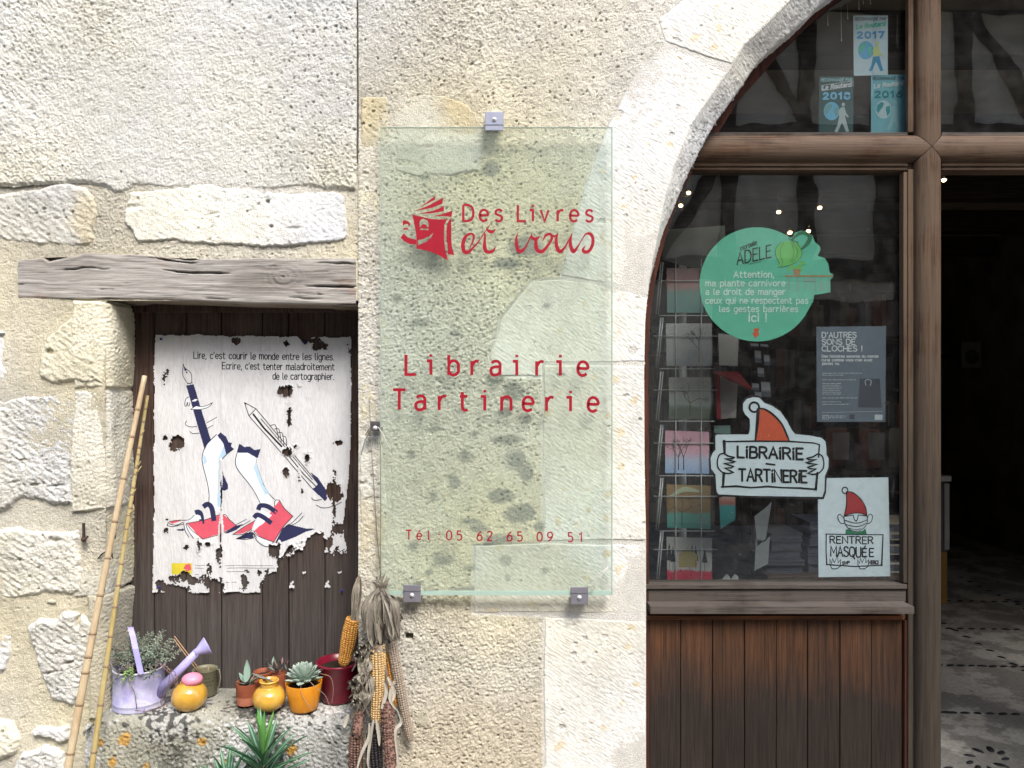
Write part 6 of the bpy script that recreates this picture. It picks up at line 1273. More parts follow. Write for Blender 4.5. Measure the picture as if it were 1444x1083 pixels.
def beam(x0, z0, x1, z1, w_): 
    d = Vector((x1-x0, 0, z1-z0)); L = d.length; d.normalize(); n = Vector((-d.z, 0, d.x))*w_/2; q = MB(); A_ = [Vector((x0,0,z0))+n, Vector((x1,0,z1))+n, Vector((x1,0,z1))-n, Vector((x0,0,z0))-n]; q.prism([(a.x, a.z) for a in A_], OY+0.04+random.random()*0.004, OY-0.029); q.build('timber', M['darkwood'], op)
beam(-9, 2.8, 13, 2.8, .24); beam(-9, 5.75, 13, 5.75, .2); beam(-9, 4.3, 13, 4.3, .16)
for k in range(26): x_ = -8.8+k*0.86; beam(x_, 2.92, x_+.02, 5.66, .16 if k % 3 else .24)
for k in range(0, 25, 3): x_ = -8.7+k*0.86; beam(x_, 2.95, x_+.8, 4.2, .15); beam(x_+1.6, 4.4, x_+.9, 5.6, .14)
t = NT('roof_tiles'); M['roof'] = t.set(t.ramp(t.noise(t.co(), 20), [(0.3,(0.12,0.06,0.04)),(0.7,(0.22,0.12,0.08))]), 0.8)
q = MB(); q.add([(-9.3,OY+.55,5.72),(13.3,OY+.55,5.72),(13.3,OY-4.4,7.2),(-9.3,OY-4.4,7.2),(-9.3,OY+.55,5.82),(13.3,OY+.55,5.82),(13.3,OY-4.4,7.3),(-9.3,OY-4.4,7.3)], [(0,3,2,1),(4,5,6,7),(0,1,5,4),(1,2,6,5),(2,3,7,6),(3,0,4,7)]); q.build('roof', M['roof'], op)
for (x0, x1, z0, z1) in ((-5.5,-3.9,0,2.4),(-1.2,-.1,0,2.3),(2.2,4.2,0,2.45),(6.2,7.2,0,2.2)):
    q = MB(); q.box((x0, OY+0.001, z0), (x1, OY+0.03, z1)); d_ = q.build('door', M['darkwood'], op)
for (x0, z0) in ((-4.55,3.1),(-.28,3.1),(4.02,3.1),(8.3,3.1)):
    q = MB(); q.box((x0, OY-.025, z0), (x0+.62, OY+.02, z0+1.0), .01); wn = q.build('window', M['darkwood'], op); q = MB(); q.box((x0+.06, OY+.0205, z0+.06), (x0+.29, OY+.024, z0+.94)); q.box((x0+.33, OY+.0205, z0+.06), (x0+.56, OY+.024, z0+.94)); q.build('panes', flat((0.03,0.035,0.04), 0.1, 'dark_pane', 0.6), wn)
# body of the shop building so that no light leaks in from behind
bdy = empty('building_core', (0, 3, 0), 'masonry body of the old houses behind the street wall', 'building')
q = MB(); q.box((-8, 0.06+ND, 0), (rx0-0.101, 8, 5.5)); q.box((-8, 0.012, 0), (PX(-420)-0.001, 0.06+ND-0.001, 5.5)); q.build('left_body', M['oldplaster'], bdy)
q = MB(); q.box((rx0-0.1, 0.02, rh+0.101), (8, 8, 5.5)); q.box((rx1+0.101, 0.02, 0), (8, 8, rh+0.1)); q.build('right_body', M['oldplaster'], bdy)
q = MB(); q.box((-8, 0.0, 3.301), (PX(503), 0.3, 5.5)); q.box((PX(504), 0.0, 3.401), (8, 0.019, 5.5)); q.build('upper_facade', M['oldplaster'], bdy)
q = MB(); q.box((PX(-420), 0.03, PZ(418)), (PX(503)-.002, 0.19, 3.3)); q.build('lintel_backing', M['oldplaster'], bdy)
# ------------------------------------------------------------------ bamboo canes leaning on the corner
def bamboo(p0, p1, r0, r1, nodes, mat, label, stubs=(), bend=0.0):
    """p0 foot, p1 tip"""
    r_ = empty('bamboo_cane', p0, label, 'bamboo cane', 'bamboo canes leaning on the wall'); d = p1-p0; N = 90; pts = []; rs = []; side = Vector((d.z, 0, -d.x)).normalized()
    nd = sorted(nodes)
    for i in range(N+1):
        t = i/N; pts.append(p0+d*t+side*bend*math.sin(math.pi*t)); r = r0*(1-t)+r1*t
        k = min((abs(t-x)*d.length for x in nd), default=1); rs.append(r*(1-0.05*math.exp(-((k-0.008)/0.004)**2)+0.02*math.sin(t*40)))
    q = MB(); q.tube(pts, rs, 12); q.build('culm', mat, r_)
    for x in nd:
        i = int(x*N); c = pts[i]; ax = (pts[min(i+1,N)]-pts[max(i-1,0)]).normalized(); r = rs[i]; q = MB()
        q.tube([c-ax*.004, c-ax*.0015, c, c+ax*.0015, c+ax*.0035], [r*1.0, r*1.06, r*1.15, r*1.07, r*0.98], 12); q.build('node', nodem, r_)
    for (x, sgn, L) in stubs:
        i = int(x*N); c = pts[i]; q = MB(); q.tube([c, c+Vector((sgn*L*.5, -.003, L*.45)), c+Vector((sgn*L, -.004, L*1.2))], [.0022,.0016,.0008], 6); q.build('side_shoot', mat, r_)
def bamboo_mat(name, c1, c2):
    t = NT(name); c = t.co(scale=(300,300,6)); n_ = t.noise(c, 1, 4); b_ = t.noise(t.co(), 9, 4); col = t.mix(t.ramp(b_, [(0.35,0),(0.65,1)]), c1, c2); col = t.mix(1.0, col, t.ramp(n_, [(0.3,.8),(0.7,1.05)]), 'MULTIPLY'); s_ = t.noise(t.co(), 160, 3); col = t.mix(t.ramp(s_, [(.68,0),(.74,.8)]), col, (.12,.06,.03)); return t.set(col, 0.38, t.bump(n_, 0.0004), spec=0.4)
bm1 = bamboo_mat('straw_bamboo', (0.46,0.34,0.20), (0.52,0.42,0.27)); bm2 = bamboo_mat('golden_bamboo', (0.38,0.29,0.11), (0.44,0.36,0.17)); nodem = flat((0.34,0.24,0.14), 0.6, 'bamboo_node', 0.3, .4, 200)
def ext(pa, pb, y0, y1, zf):           # extend the line through two photo points down to height zf
    a, b_ = P(*pa, y0), P(*pb, y1); d = b_-a; t = (zf-a.z)/d.z; return a+d*t, b_
a, b_ = ext((103,1083), (204,530), -0.17, 0.045, 0.0); bamboo(a, b_, 6.6/550, 3.3/550, [.13,.26,.37,.44,.50,.545,.575,.60,.66,.715,.775,.84,.90,.955], bm1, 'thicker straw coloured bamboo cane, left one of the leaning pair', bend=-0.012)
a, b_ = ext((134,1083), (208,558), -0.15, 0.075, 0.0); bamboo(a, b_, 5.2/550, 2.2/550, [.12,.24,.36,.455,.52,.57,.62,.66,.70,.73,.76,.782,.80,.818,.835,.85,.868,.885,.90,.92,.94,.96,.98], bm2, 'thinner golden bamboo cane with side shoots, right one of the leaning pair', stubs=((.80,1,.016),(.835,1,.012),(.868,1,.018),(.885,1,.014),(.94,1,.01)), bend=-0.008)

# ------------------------------------------------------------------ things on the sill
SZ = SILL + 0.001
lav = NT('lavender_enamel'); c = lav.co(); n1 = lav.noise(c, 26, 5, 0.65, 0.8); n2 = lav.noise(c, 9, 4, 0.6)
lc = lav.mix(lav.ramp(n1, [(0.40,0.0),(0.62,1.0)]), (0.42,0.40,0.60), (0.53,0.53,0.62)); lc = lav.mix(lav.ramp(n2, [(0.55,0),(0.70,.75)]), lc, (0.24,0.19,0.50)); lc = lav.mix(lav.ramp(lav.noise(c, 60, 5, .7), [(0.62,0),(0.70,.8)]), lc, (0.30,0.30,0.30)); M['lav'] = lav.set(lc, 0.42, spec=0.45)
plainlav = flat((0.40,0.37,0.66), 0.42, 'lavender_paint', 0.45, 0.12, 40); galv = flat((0.45,0.45,0.46), 0.35, 'galvanised_rim', 0.6); soil = flat((0.035,0.026,0.018), 0.95, 'potting_soil', 0.1, 0.5, 200)
wx, wy = PX(196.5, 0.02), 0.02; s_ = (D+wy)/F
can = empty('watering_can', (wx, wy, SZ), 'lavender painted metal watering can used as a planter, at the left end of the sill', 'watering can')
rb, rt, hh = 34.5*s_, 33*s_, PZ(940, wy)-SZ
q = MB(); q.lathe([(0.0001,0.002),(rb*.96,0.002),(rb,0.0),(rb*1.01,.004),(rb,.008),(rb*.995,hh*.16),(rb*1.006,hh*.17),(rb*.99,hh*.185),(rt,hh*.97),(rt*1.02,hh*.985),(rt*1.02,hh),(rt*.97,hh),(rt*.96,hh*.7),(0.0001,hh*.7)], (wx,wy,SZ), 48); q.build('body', M['lav'], can)
q = MB(); q.lathe([(rt*1.0,hh-.002),(rt*1.045,hh-.001),(rt*1.05,hh+.002),(rt*1.0,hh+.003)], (wx,wy,SZ), 48); q.build('rim', galv, can)
q = MB(); hp_ = [P(199,950,wy-rt*1.03)+Vector((0,-.001,0)), P(196,938,-.04), P(191,915,-.035), P(187,896,-.02), P(184,886,0.0), P(184,884,.02), P(186,888,.05), P(192,905,.075), P(198,935,wy+rt)]
for a, b_ in zip(hp_, hp_[1:]): q.add([a+Vector((-.0075,0,0)), a+Vector((.0075,0,0)), b_+Vector((.0075,0,0)), b_+Vector((-.0075,0,0)), a+Vector((-.0075,.0012,-.0008)), a+Vector((.0075,.0012,-.0008)), b_+Vector((.0075,.0012,-.0008)), b_+Vector((-.0075,.0012,-.0008))], [(0,1,2,3),(7,6,5,4),(0,3,7,4),(1,5,6,2)])
q.ell(hp_[0]+Vector((0,-.002,0)), .003, .0015, .003); q.build('handle', plainlav, can)
sp0, sp1 = Vector((wx+rt*.90, wy-.01, PZ(974, wy))), P(278,919,0.0)
q = MB(); q.tube([sp0, sp0.lerp(sp1,.45), sp1], [8.2*s_, 6.3*s_, 5.2*s_], 20); q.build('spout', plainlav, can)
ax = (sp1-sp0).normalized(); rm = Vector((.80,.42,.43)).normalized().to_track_quat('Z','Y').to_matrix(); q = MB(); q.lathe([(0.0001,-.010),(4.9*s_,-.006),(5.2*s_,.002),(12.2*s_,.026),(12.8*s_,.0275),(12.6*s_,.029),(0.0001,.030)], sp1, 28, rm); q.build('rose', plainlav, can)
q = MB(); q.tube([P(166,937,.0), P(158,930,-.01), P(156,934,-.015), P(160,944,-.012), P(166,948,-.005)], .0012, 6); q.build('wire_loop', galv, can)

def leafmat(name, c1, c2, rough=0.5, sss=0.0):
    t = NT(name); n_ = t.noise(t.co(), 70, 4); oi = t.n('ObjectInfo'); f = t.math('ADD', t.math('MULTIPLY', oi.outputs['Random'], 0.6), t.math('MULTIPLY', n_, 0.5)); return t.set(t.ramp(f, [(0.25,c1),(0.8,c2)]), rough, spec=0.3)
sed = leafmat('sedum_leaf', (0.11,0.155,0.115), (0.25,0.31,0.24)); sedg = leafmat('fresh_sedum', (0.13,0.24,0.07), (0.24,0.38,0.14)); stm = flat((0.20,0.12,0.10), 0.8, 'reddish_stem'); drystm = flat((0.17,0.13,0.10), 0.9, 'dry_stem')
def sprig(q, pts, leaf_from, n, L, rr, stem_r=.0011):
    q.cur = 1; q.tube(pts, stem_r, 5); q.cur = 0; A = [Vector(p) for p in pts]; cum = [0]
    for a, b_ in zip(A, A[1:]): cum.append(cum[-1]+(b_-a).length)
    for k in range(n):
        t = leaf_from+(1-leaf_from)*k/max(1, n-1); s = t*cum[-1]; i = max(j for j in range(len(cum)) if cum[j] <= s+1e-9); i = min(i, len(A)-2); c = A[i].lerp(A[i+1], (s-cum[i])/max(1e-6, cum[i+1]-cum[i])); ax = (A[i+1]-A[i]).normalized()
        ang = k*2.4+rr.random(); u = ax.orthogonal().normalized(); v = ax.cross(u); d = (u*math.cos(ang)+v*math.sin(ang)+ax*rr.uniform(.3,.9)).normalized(); l = L*rr.uniform(.7,1.15)*(1.05-.4*t); q.ell(c+d*l*.5, l*.18, l*.24, l*.5, 5, 4, d.to_track_quat('Z','Y').to_matrix())
rr = random.Random(12)
pl = empty('trailing_sedum', (wx, wy, SZ+hh*.75), 'grey green trailing sedum spilling out of the lavender watering can', 'plant')
q = MB(); q.lathe([(0.0001,hh*.86),(rt*.955,hh*.82)], (wx,wy,SZ), 24); q.build('soil', soil, pl)
zr = SZ+hh; top = Vector((wx, wy, zr-.01))
for k in range(64):
    a = rr.uniform(0, 6.28); rad = rr.uniform(0, rt*.9); b0 = top+Vector((rad*math.cos(a), rad*math.sin(a), 0)); x_to = rr.uniform(-.066, .098); up = rr.uniform(.03, .083)*(1.0 if x_to > -.02 else .8); y_to = rr.uniform(-.05, .05)
    e_ = Vector((wx+x_to, wy+y_to, zr+up)); m_ = b0.lerp(e_, .5)+Vector((rr.uniform(-.01,.01), 0, -.004)); q = MB(); sprig(q, [b0, m_, e_], .35, rr.randint(16,26), .0115, rr); q.build('sprig', [sed, drystm], pl)
def trail(pix, y, n, m, L=.010): q = MB(); sprig(q, [P(a, b_, y if not isinstance(y, list) else y[i]) for i, (a, b_) in enumerate(pix)], .25, n, L, rr, .0009); q.build('sprig', [m, stm], pl)
trail([(222,935),(236,940),(244,955),(250,975),(262,990)], -.03, 10, sed, .007); trail([(215,932),(238,930),(246,925),(254,918)], -.02, 22, sed); trail([(225,936),(240,950),(236,972),(226,990),(232,1001)], -.04, 6, stm, .006); trail([(230,938),(247,948),(252,970),(246,992),(260,999),(272,1000)], -.02, 14, stm, .007)
trail([(183,935),(180,950),(182,962),(190,976),(193,1000)], -.048, 8, sedg, .008); trail([(175,934),(170,945),(162,960),(150,972)], -.04, 16, sed, .008); trail([(188,936),(184,948),(188,958)], -.05, 24, sedg, .010); trail([(180,940),(176,955),(172,962)], -.052, 20, sedg, .010); trail([(222,938),(214,950),(204,958)], -.048, 18, sed, .010); trail([(210,938),(218,956),(226,952)], -.05, 10, sed, .008)
trail([(165,936),(158,925),(150,930),(146,938)], -.02, 16, sed, .009); trail([(172,936),(164,920),(156,912)], .0, 20, sed, .010); trail([(190,1002),(205,1003),(222,998),(238,992)], -.05, 10, stm, .006)

ylw = NT('honey_glaze'); c = ylw.co(); n1 = ylw.noise(c, 90, 4); sp_ = ylw.n('SeparateXYZ'); ylw.l(c, sp_.inputs[0]); M['honey'] = ylw.set(ylw.mix(ylw.ramp(ylw.noise(c, 210, 3, .6), [(.62,0.0),(.70,.45)]), ylw.ramp(ylw.noise(c, 22, 5, .6), [(0.3,(0.42,0.20,0.02)),(0.7,(0.62,0.37,0.055))]), (.16,.08,.02)), 0.13, spec=0.6, Coat_Weight=0.5, Coat_Roughness=0.06)
def jar(name, px, rx, base, toppx, y, neck, label):
    s = (D+y)/F; cx = PX(px, y); r_ = empty(name, (cx, y, SZ), label, 'jar', 'round honey yellow jars on the sill'); H = PZ(toppx, y)-SZ; R_ = rx*s
    prof = [(0.0001,.0)]+[(R_*math.sin(a)**.8, H*.5*(1-math.cos(a))*1.03) for a in np.linspace(.30, math.pi-.42, 26)]; nk = R_*.52
    prof += [(nk*1.0, prof[-1][1]+.003)]
    if neck: z = prof[-1][1]; prof += [(nk*.98, z+.004),(nk*1.02, z+.009),(nk*1.13, z+.010),(nk*1.15, z+.0125),(nk*1.05, z+.014),(nk*.9, z+.013),(nk*.85, z),(nk*.84, z-.02)]
    else: z = prof[-1][1]; prof += [(nk*.9, z+.001),(nk*.85, z-.01)]
    q = MB(); q.lathe(prof, (cx, y, SZ), 44); q.build('body', M['honey'], r_); q = MB(); q.lathe([(0.0001,z-.012),(nk*.86,z-.012)], (cx,y,SZ), 20); q.build('dark_inside', soil, r_); return cx, z
cx, z = jar('glazed_jar', 267, 24, 1005, 962, -0.012, False, 'honey yellow round jar with a pink pebble on top, before the khaki cup')
q = MB(); q.ell((cx+.008, -0.014, SZ+z+.006), 14.2*s_, 13*s_, 8.8*s_, 24, 14); tag(q.build('pink_pebble', flat((0.72,0.26,0.36), 0.4, 'pink_pebble', 0.4, 0.15, 60)), 'smooth pink pebble closing the mouth of the left yellow jar', 'pebble')
jar('glazed_jar', 379.5, 23, 1005, 967, -.012, True, 'honey yellow round jar with an open necked mouth, beside the orange pot')

# khaki cup and its sticks
kx, ky = PX(289, .085), .085; s = (D+ky)/F; cup = empty('khaki_cup', (kx, ky, SZ), 'small khaki enamel cup with a loop handle holding thin sticks, behind the left jar', 'cup'); kh = flat((0.19,0.18,0.11), 0.45, 'khaki_enamel', 0.4); H = PZ(943, ky)-SZ; r = 16.5*s
q = MB(); q.lathe([(0.0001,.001),(r*.9,.001),(r*.95,.003),(r,H-.002),(r*1.05,H),(r*.97,H+.0005),(r*.93,H-.01),(r*.9,.01),(0.0001,.008)], (kx,ky,SZ), 32); q.build('body', kh, cup)
q = MB(); q.tube([P(304,944,ky), P(309,944,ky), P(311,955,ky), P(309,968,ky), P(303,974,ky)], .0018, 8); q.build('handle', kh, cup)
k_ = Ink(ky-r-.0009)
for yy, a, b_ in ((964,287,298),(969,285,294),(959,289,294)):
    x = a
    while x < b_: k_.ribbon([(x,yy),(x+1.6,yy-.6)], 1.0, cap=False); x += 2.9
q = MB()
for f in k_.f:
    q.add([Vector((k_.v[i][0], ky-math.sqrt(max(1e-8,(r*.985)**2-(k_.v[i][0]-kx)**2))-.0006, k_.v[i][2])) for i in f], [tuple(range(len(f)))])
tag(q.build('dark_print', K['black'], cup), kind='stuff')
for k, (a, b_, c, d, lb) in enumerate(((246,897,290,956,'long thin wooden stick leaning left out of the khaki cup, upper of two'),(245,901,284,954,'long thin wooden stick leaning left out of the khaki cup, lower of two'),(270,935,287,958,'short wooden stick in the khaki cup'),(294,941,292,958,'tiny pale stub of stick upright in the khaki cup'))):
    q = MB(); q.tube([P(a,b_,ky+.01), P(c,d,ky)], .0012, 6); tag(q.build('stick', flat((0.40,0.25,0.14), 0.6, 'stick_wood')), lb, 'stick', 'sticks in the khaki cup')

def pot(px, rt_, rb_, toppx, y, mat, label, band=None, lip=True, n=36, group=None, soilz=.012):
    s = (D+y)/F; cx = PX(px, y); H = PZ(toppx, y)-SZ; r_ = empty('flower_pot', (cx, y, SZ), label, 'flower pot', group); a, b_ = rt_*s, rb_*s; q = MB()
    prof = [(0.0001,.001),(b_*.96,.0),(b_,.003)]+([(a*1.0,H-.008),(a*1.045,H-.006),(a*1.05,H-.001),(a*1.02,H)] if lip else [(a,H-.001),(a*.99,H)])+[(a*.93,H-.001),(a*.9,H-.03)]
    q.lathe(prof, (cx,y,SZ), n); q.build('body', mat, r_); q = MB(); q.lathe([(0.0001,H-soilz+.003),(a*.925,H-soilz)], (cx,y,SZ), 20); q.build('soil', soil, r_)
    if band: zz, cl = band; q = MB(); q.lathe([(b_*1.006,.002),(b_+(a-b_)*zz/H+.0007,zz)], (cx,y,SZ), n); q.build('paler_band', cl, r_)
    return r_, cx, y, SZ+H, a
terra = flat((0.27,0.075,0.035), 0.6, 'terracotta', 0.3, 0.3, 50); terra2 = flat((0.46,0.17,0.10), 0.8, 'bare_terracotta', 0.2, 0.2, 60)
t1 = pot(349, 16, 14.5, 961, .03, terra, 'small terracotta pot with a paler lower band, left of the open yellow jar', (PZ(979,.03)-SZ, terra2), lip=False)
t2 = pot(371, 12.5, 10, 946, .075, terra, 'empty small terracotta pot lipped behind the open yellow jar', lip=True); t3 = pot(393, 10.5, 8.5, 948, .085, terra, 'smallest terracotta pot with a reddish succulent, behind the orange pot', lip=False)
org = flat((0.66,0.25,0.012), 0.38, 'orange_glaze', 0.5, 0.22, 26); t4 = pot(428.5, 25.5, 19.5, 961, .0, org, 'bright orange tapered pot holding the pale green rosette succulent', lip=False)
brg = NT('burgundy_glaze'); n_ = brg.noise(brg.co(), 30, 4); M['burg'] = brg.set(brg.ramp(n_, [(0.3,(0.13,0.006,0.018)),(0.7,(0.19,0.010,0.028))]), 0.3, spec=0.5); t5 = pot(477, 29.5, 23, 931, .06, M['burg'], 'large burgundy glazed pot standing behind the maize, at the right end of the sill', lip=True, soilz=.018)

# leaves: one mesh per kind, copied
def leaf_mesh(name, L, W, th, cup=.2, tip=.12, curve=.0, n=8, rib=0):
    vs, fs = [], []; m = 5
    for i in range(n+1):
        t = i/n; w_ = W*(math.sin(math.pi*min(1, t*.92+.06))**.75)*(1-.15*t) if t < .97 else W*tip
        for side in (1, -1):
            for k in range(m):
                u = -1+2*k/(m-1); vs.append((u*w_/2, t*L, side*th*(1-u*u)*math.sin(math.pi*min(1,t+.05)) + cup*W*u*u + curve*L*t*t))
    for i in range(n):
        for sd in (0, 1):
            for k in range(m-1):
                a = (i*2+sd)*m+k; b_ = ((i+1)*2+sd)*m+k; f = (a, b_, b_+1, a+1); fs.append(f[::-1] if sd == 0 else f)
    me = bpy.data.meshes.new(name); me.from_pydata(vs, [], fs); me.polygons.foreach_set('use_smooth', [True]*len(fs)); me.update(); return me
def place_leaf(me, parent, c, az, el, scale, roll=0.0, name='leaf'):
    o = bpy.data.objects.new(name, me); COL.objects.link(o); o.parent = parent; o.matrix_parent_inverse = Matrix.Translation(-root_loc(parent))
    o.matrix_basis = Matrix.Translation(c) @ Matrix.Rotation(az, 4, 'Z') @ Matrix.Rotation(el, 4, 'X') @ Matrix.Rotation(roll, 4, 'Y') @ Matrix.Diagonal((scale[0], scale[1], scale[2], 1)); return o
ech = leafmat('echeveria_leaf', (0.26,0.34,0.28), (0.42,0.50,0.43), .55); lm = leaf_mesh('rosette_leaf', 1, .50, .09, .10, .1, .18); lm.materials.append(ech)
ec = empty('rosette_succulent', (t4[1], t4[2], t4[3]), 'pale grey green rosette succulent filling the orange pot', 'succulent'); c0 = Vector((t4[1], t4[2]-.002, t4[3]+.010)); N = 74
for k in range(N):
    f = k/(N-1); az = k*2.39996; el = R(84-92*f**1.1); L = .016+.031*f**.7; place_leaf(lm, ec, c0+Vector((0,-.004*(1-f),.020*(1-f)-.004)) + Vector((-math.sin(az), math.cos(az), 0))*.003, az, el, (L*1.0, L, L))
q = MB(); q.tube([c0+Vector((0,0,-.03)), c0+Vector((0,0,.006))], .007, 8); q.build('stem', stm, ec)
for a in ([P(434,958,-.03), P(446,970,-.05), P(458,980,-.05), P(464,993,-.05), P(474,1012,-.06)], [P(426,960,-.03), P(424,975,-.047), P(432,990,-.046), P(441,1003,-.046)], [P(452,950,-.01), P(466,955,-.02), P(470,972,-.02), P(468,992,-.02)]): q = MB(); q.tube(smooth_open([tuple(x) for x in a], 5), .0007, 5); q.build('trailing_stem', flat((0.30,0.20,0.16), 0.8, 'dry_trailer'), ec)
# small succulents
sm = leafmat('blue_green_leaf', (0.16,0.26,0.21), (0.30,0.42,0.34), .5); dm = leafmat('purple_leaf', (0.10,0.045,0.05), (0.20,0.12,0.12), .5); lb_ = leaf_mesh('broad_leaf', 1, .5, .05, .12, .15, .15); lb_.materials.append(sm); ld = leaf_mesh('dark_leaf', 1, .4, .06, .1, .15, .2); ld.materials.append(dm)
lg_ = leaf_mesh('grey_leaf', 1, .4, .06, .1, .15, .2); lg_.materials.append(leafmat('greyed_leaf', (0.15,0.15,0.13), (0.27,0.28,0.24), .6))
s1 = empty('broad_leaf_succulent', (t1[1], t1[2], t1[3]), 'small succulent with one tall broad blue green leaf in the banded terracotta pot', 'succulent'); c = Vector((t1[1], t1[2]-.004, t1[3]-.006))
for az, el, L, w_ in ((R(5),R(78),.062,.6),(R(60),R(28),.038,.8),(R(130),R(15),.032,.9),(R(200),R(20),.034,.9),(R(265),R(25),.042,.8),(R(300),R(35),.030,.9),(R(85),R(50),.024,1),(R(230),R(5),.028,1),(R(35),R(50),.028,1)): place_leaf(lb_ if L > .04 or az < 2 else lg_, s1, c, az, el, (L*w_, L, L))
place_leaf(lg_, s1, P(356,950,.0), R(-100), R(-22), (.03,.05,.03)); q = MB(); q.tube([c, P(356,950,.01), P(372,955,.0), P(385,962,-.01)], .002, 6); q.build('stem', drystm, s1)
s2 = empty('purple_succulent', (t3[1], t3[2], t3[3]), 'straggly dark purple and grey succulent behind the yellow jar and orange pot', 'succulent'); c = Vector((t3[1], t3[2], t3[3])); rr = random.Random(4)
for k in range(26): place_leaf(rr.choice((ld, ld, lg_, lb_)), s2, c+Vector((rr.uniform(-.035,.02), rr.uniform(-.01,.01), rr.uniform(-.008,.026))), rr.uniform(0,6.28), rr.uniform(.1,1.3), (.014,.018,.014))
q = MB(); q.tube([c, c+Vector((-.012,0,.035))], .0022, 6); q.tube([c, c+Vector((-.03,0,.012))], .0016, 6); q.build('stem', drystm, s2)

# spiky plants in front of the sill, rooted in pots on the street
sp_g = NT('spurge_leaf'); tc = sp_g.n('TexCoord'); sx = sp_g.n('SeparateXYZ'); sp_g.l(tc.outputs['Object'], sx.inputs[0]); ab = sp_g.math('ABSOLUTE', sx.outputs[0]); rib = sp_g.ramp(ab, [(0.006,1.0),(0.018,0.0)]); oi = sp_g.n('ObjectInfo')
col = sp_g.mix(rib, sp_g.ramp(oi.outputs['Random'], [(0,(0.025,0.085,0.045)),(1,(0.055,0.15,0.07))]), (0.20,0.33,0.22)); M['spurge'] = sp_g.set(col, 0.45, spec=0.35)
young = leafmat('young_leaf', (0.07,0.20,0.05), (0.12,0.28,0.07)); ls = leaf_mesh('spear_leaf', 1, .14, .010, .14, .04, -.22, 10); ls.materials.append(M['spurge']); ly_ = leaf_mesh('young_spear_leaf', 1, .13, .010, .14, .05, -.03, 10); ly_.materials.append(young)
def spiky(px, py, y, hs, n, seed, label, lmax=.13, yg=True):
    rr = random.Random(seed); top = P(px, py, y); r_ = empty('spiky_plant', (top.x, y, 0), label, 'plant', 'long leaved spiky plants in front of the sill')
    q = MB(); q.lathe([(0.0001,.002),(.06,.0),(.082,.15),(.09,.152),(.09,.175),(.08,.175),(.078,.15),(.0001,.15)], (top.x,y,0.001), 28); pt = q.build('pot', terra, r_)
    q = MB(); q.tube([(top.x,y,.15), (top.x+.01,y,.3), tuple(top+Vector((0,0,-.12))), tuple(top)], [.007,.006,.005,.002], 8); q.build('stem', stm, r_)
    for k in range(n):
        f = k/(n-1); az = k*2.39996+rr.uniform(-.2,.2); el = R(86)-R(92)*f**.7; L = lmax*(.50+.50*math.sin(math.pi*min(1, f*.8+.2)))*rr.uniform(.85,1.1); m_ = ly_ if (yg and f < .10) else ls; place_leaf(m_, r_, top+Vector((0,0,-hs*f)), az, el, (L, L, L))
spiky(371, 1062, -.16, .15, 58, 3, 'largest dark green spiky plant with pale leaf ribs, centred before the sill stone', .125)
spiky(321, 1112, -.19, .10, 44, 5, 'smaller dark spiky plant to the left of the largest one', .115, False)
spiky(291, 1118, -.22, .08, 30, 9, 'bright young spiky plant just showing at the bottom edge, leftmost of the three', .085)

# ------------------------------------------------------------------ hanging maize
def cob(p0, p1, r, rows, ring, mat, label, bare=0.0, seed=0, coremat=None, missing=None, flatk=.5):
    """p0 = husk end (top), p1 = tip; kernels stand in rows"""
    rr = random.Random(seed); d = p1-p0; L = d.length; ax = d.normalized(); rm = ax.to_track_quat('Z','Y').to_matrix(); r_ = empty('maize_cob', p0, label, 'maize cob', 'dried maize cobs hanging by the sill')
    prof = lambda t: r*(.86+.2*math.sin(math.pi*min(1, t*1.1+.15)))*(1 if t < .86 else math.sqrt(max(.05, 1-((t-.86)/.15)**2)))
    q = MB(); q.lathe([(0.0001,0)]+[(prof(t)*(.84), t*L) for t in np.linspace(0.01, .99, 20)]+[(0.0001,L)], p0, 20, rm); q.build('core', coremat or mat, r_)
    q = MB()
    for j in range(ring):
        t = (j+.5)/ring; R_ = prof(t)
        for i in range(rows):
            if missing and missing(t, i/rows, rr): continue
            a = 2*math.pi*i/rows+.12*math.sin(t*5+seed); k_ = L/ring; c = Vector((R_*.9*math.cos(a), R_*.9*math.sin(a), t*L+rr.uniform(-.1,.1)*k_)); lm_ = Matrix.Rotation(a, 3, 'Z'); q.ell(p0+rm @ c, R_*.24*flatk*2, math.pi*R_/rows*.95, k_*.54, 6, 4, rm @ lm_)
    tag(q.build('kernels', mat, r_), kind='stuff'); return r_
def kern(name, a, b_, rough=.4):
    t = NT(name); n_ = t.noise(t.co(), 190, 3); return t.set(t.ramp(n_, [(0.35,a),(0.65,b_)]), rough, spec=.4)
kg = kern('golden_kernels', (0.46,0.28,0.10), (0.60,0.44,0.22)); ko = kern('amber_kernels', (0.40,0.17,0.03), (0.56,0.29,0.06)); kr = kern('dark_red_kernels', (0.06,0.028,0.022), (0.24,0.14,0.10), .6); kk = kern('grey_cob', (0.26,0.20,0.15), (0.38,0.32,0.25), .8); kbk = kern('black_kernels', (0.012,0.010,0.012), (0.03,0.024,0.026), .5); kp = kern('pinkish_cob', (0.22,0.11,0.085), (0.34,0.21,0.17), .8)
cob(P(498,872,.0), P(484,938,.015), 9.6/550, 14, 22, ko, 'amber maize cob tilted into the mouth of the burgundy pot', seed=1)
cob(P(533,908,-.055), P(532,1021,-.06), 10/550, 13, 34, kg, 'golden maize cob hanging in the middle of the bunch', seed=2, coremat=kk, missing=lambda t, a, rr: t < .12 and rr.random() < .7 or t > .93 and rr.random() < .6)
cob(P(546,922,-.03), P(557,997,-.03), 6/550, 10, 24, ko, 'thin amber maize cob half hidden behind the golden one, right side', seed=3)
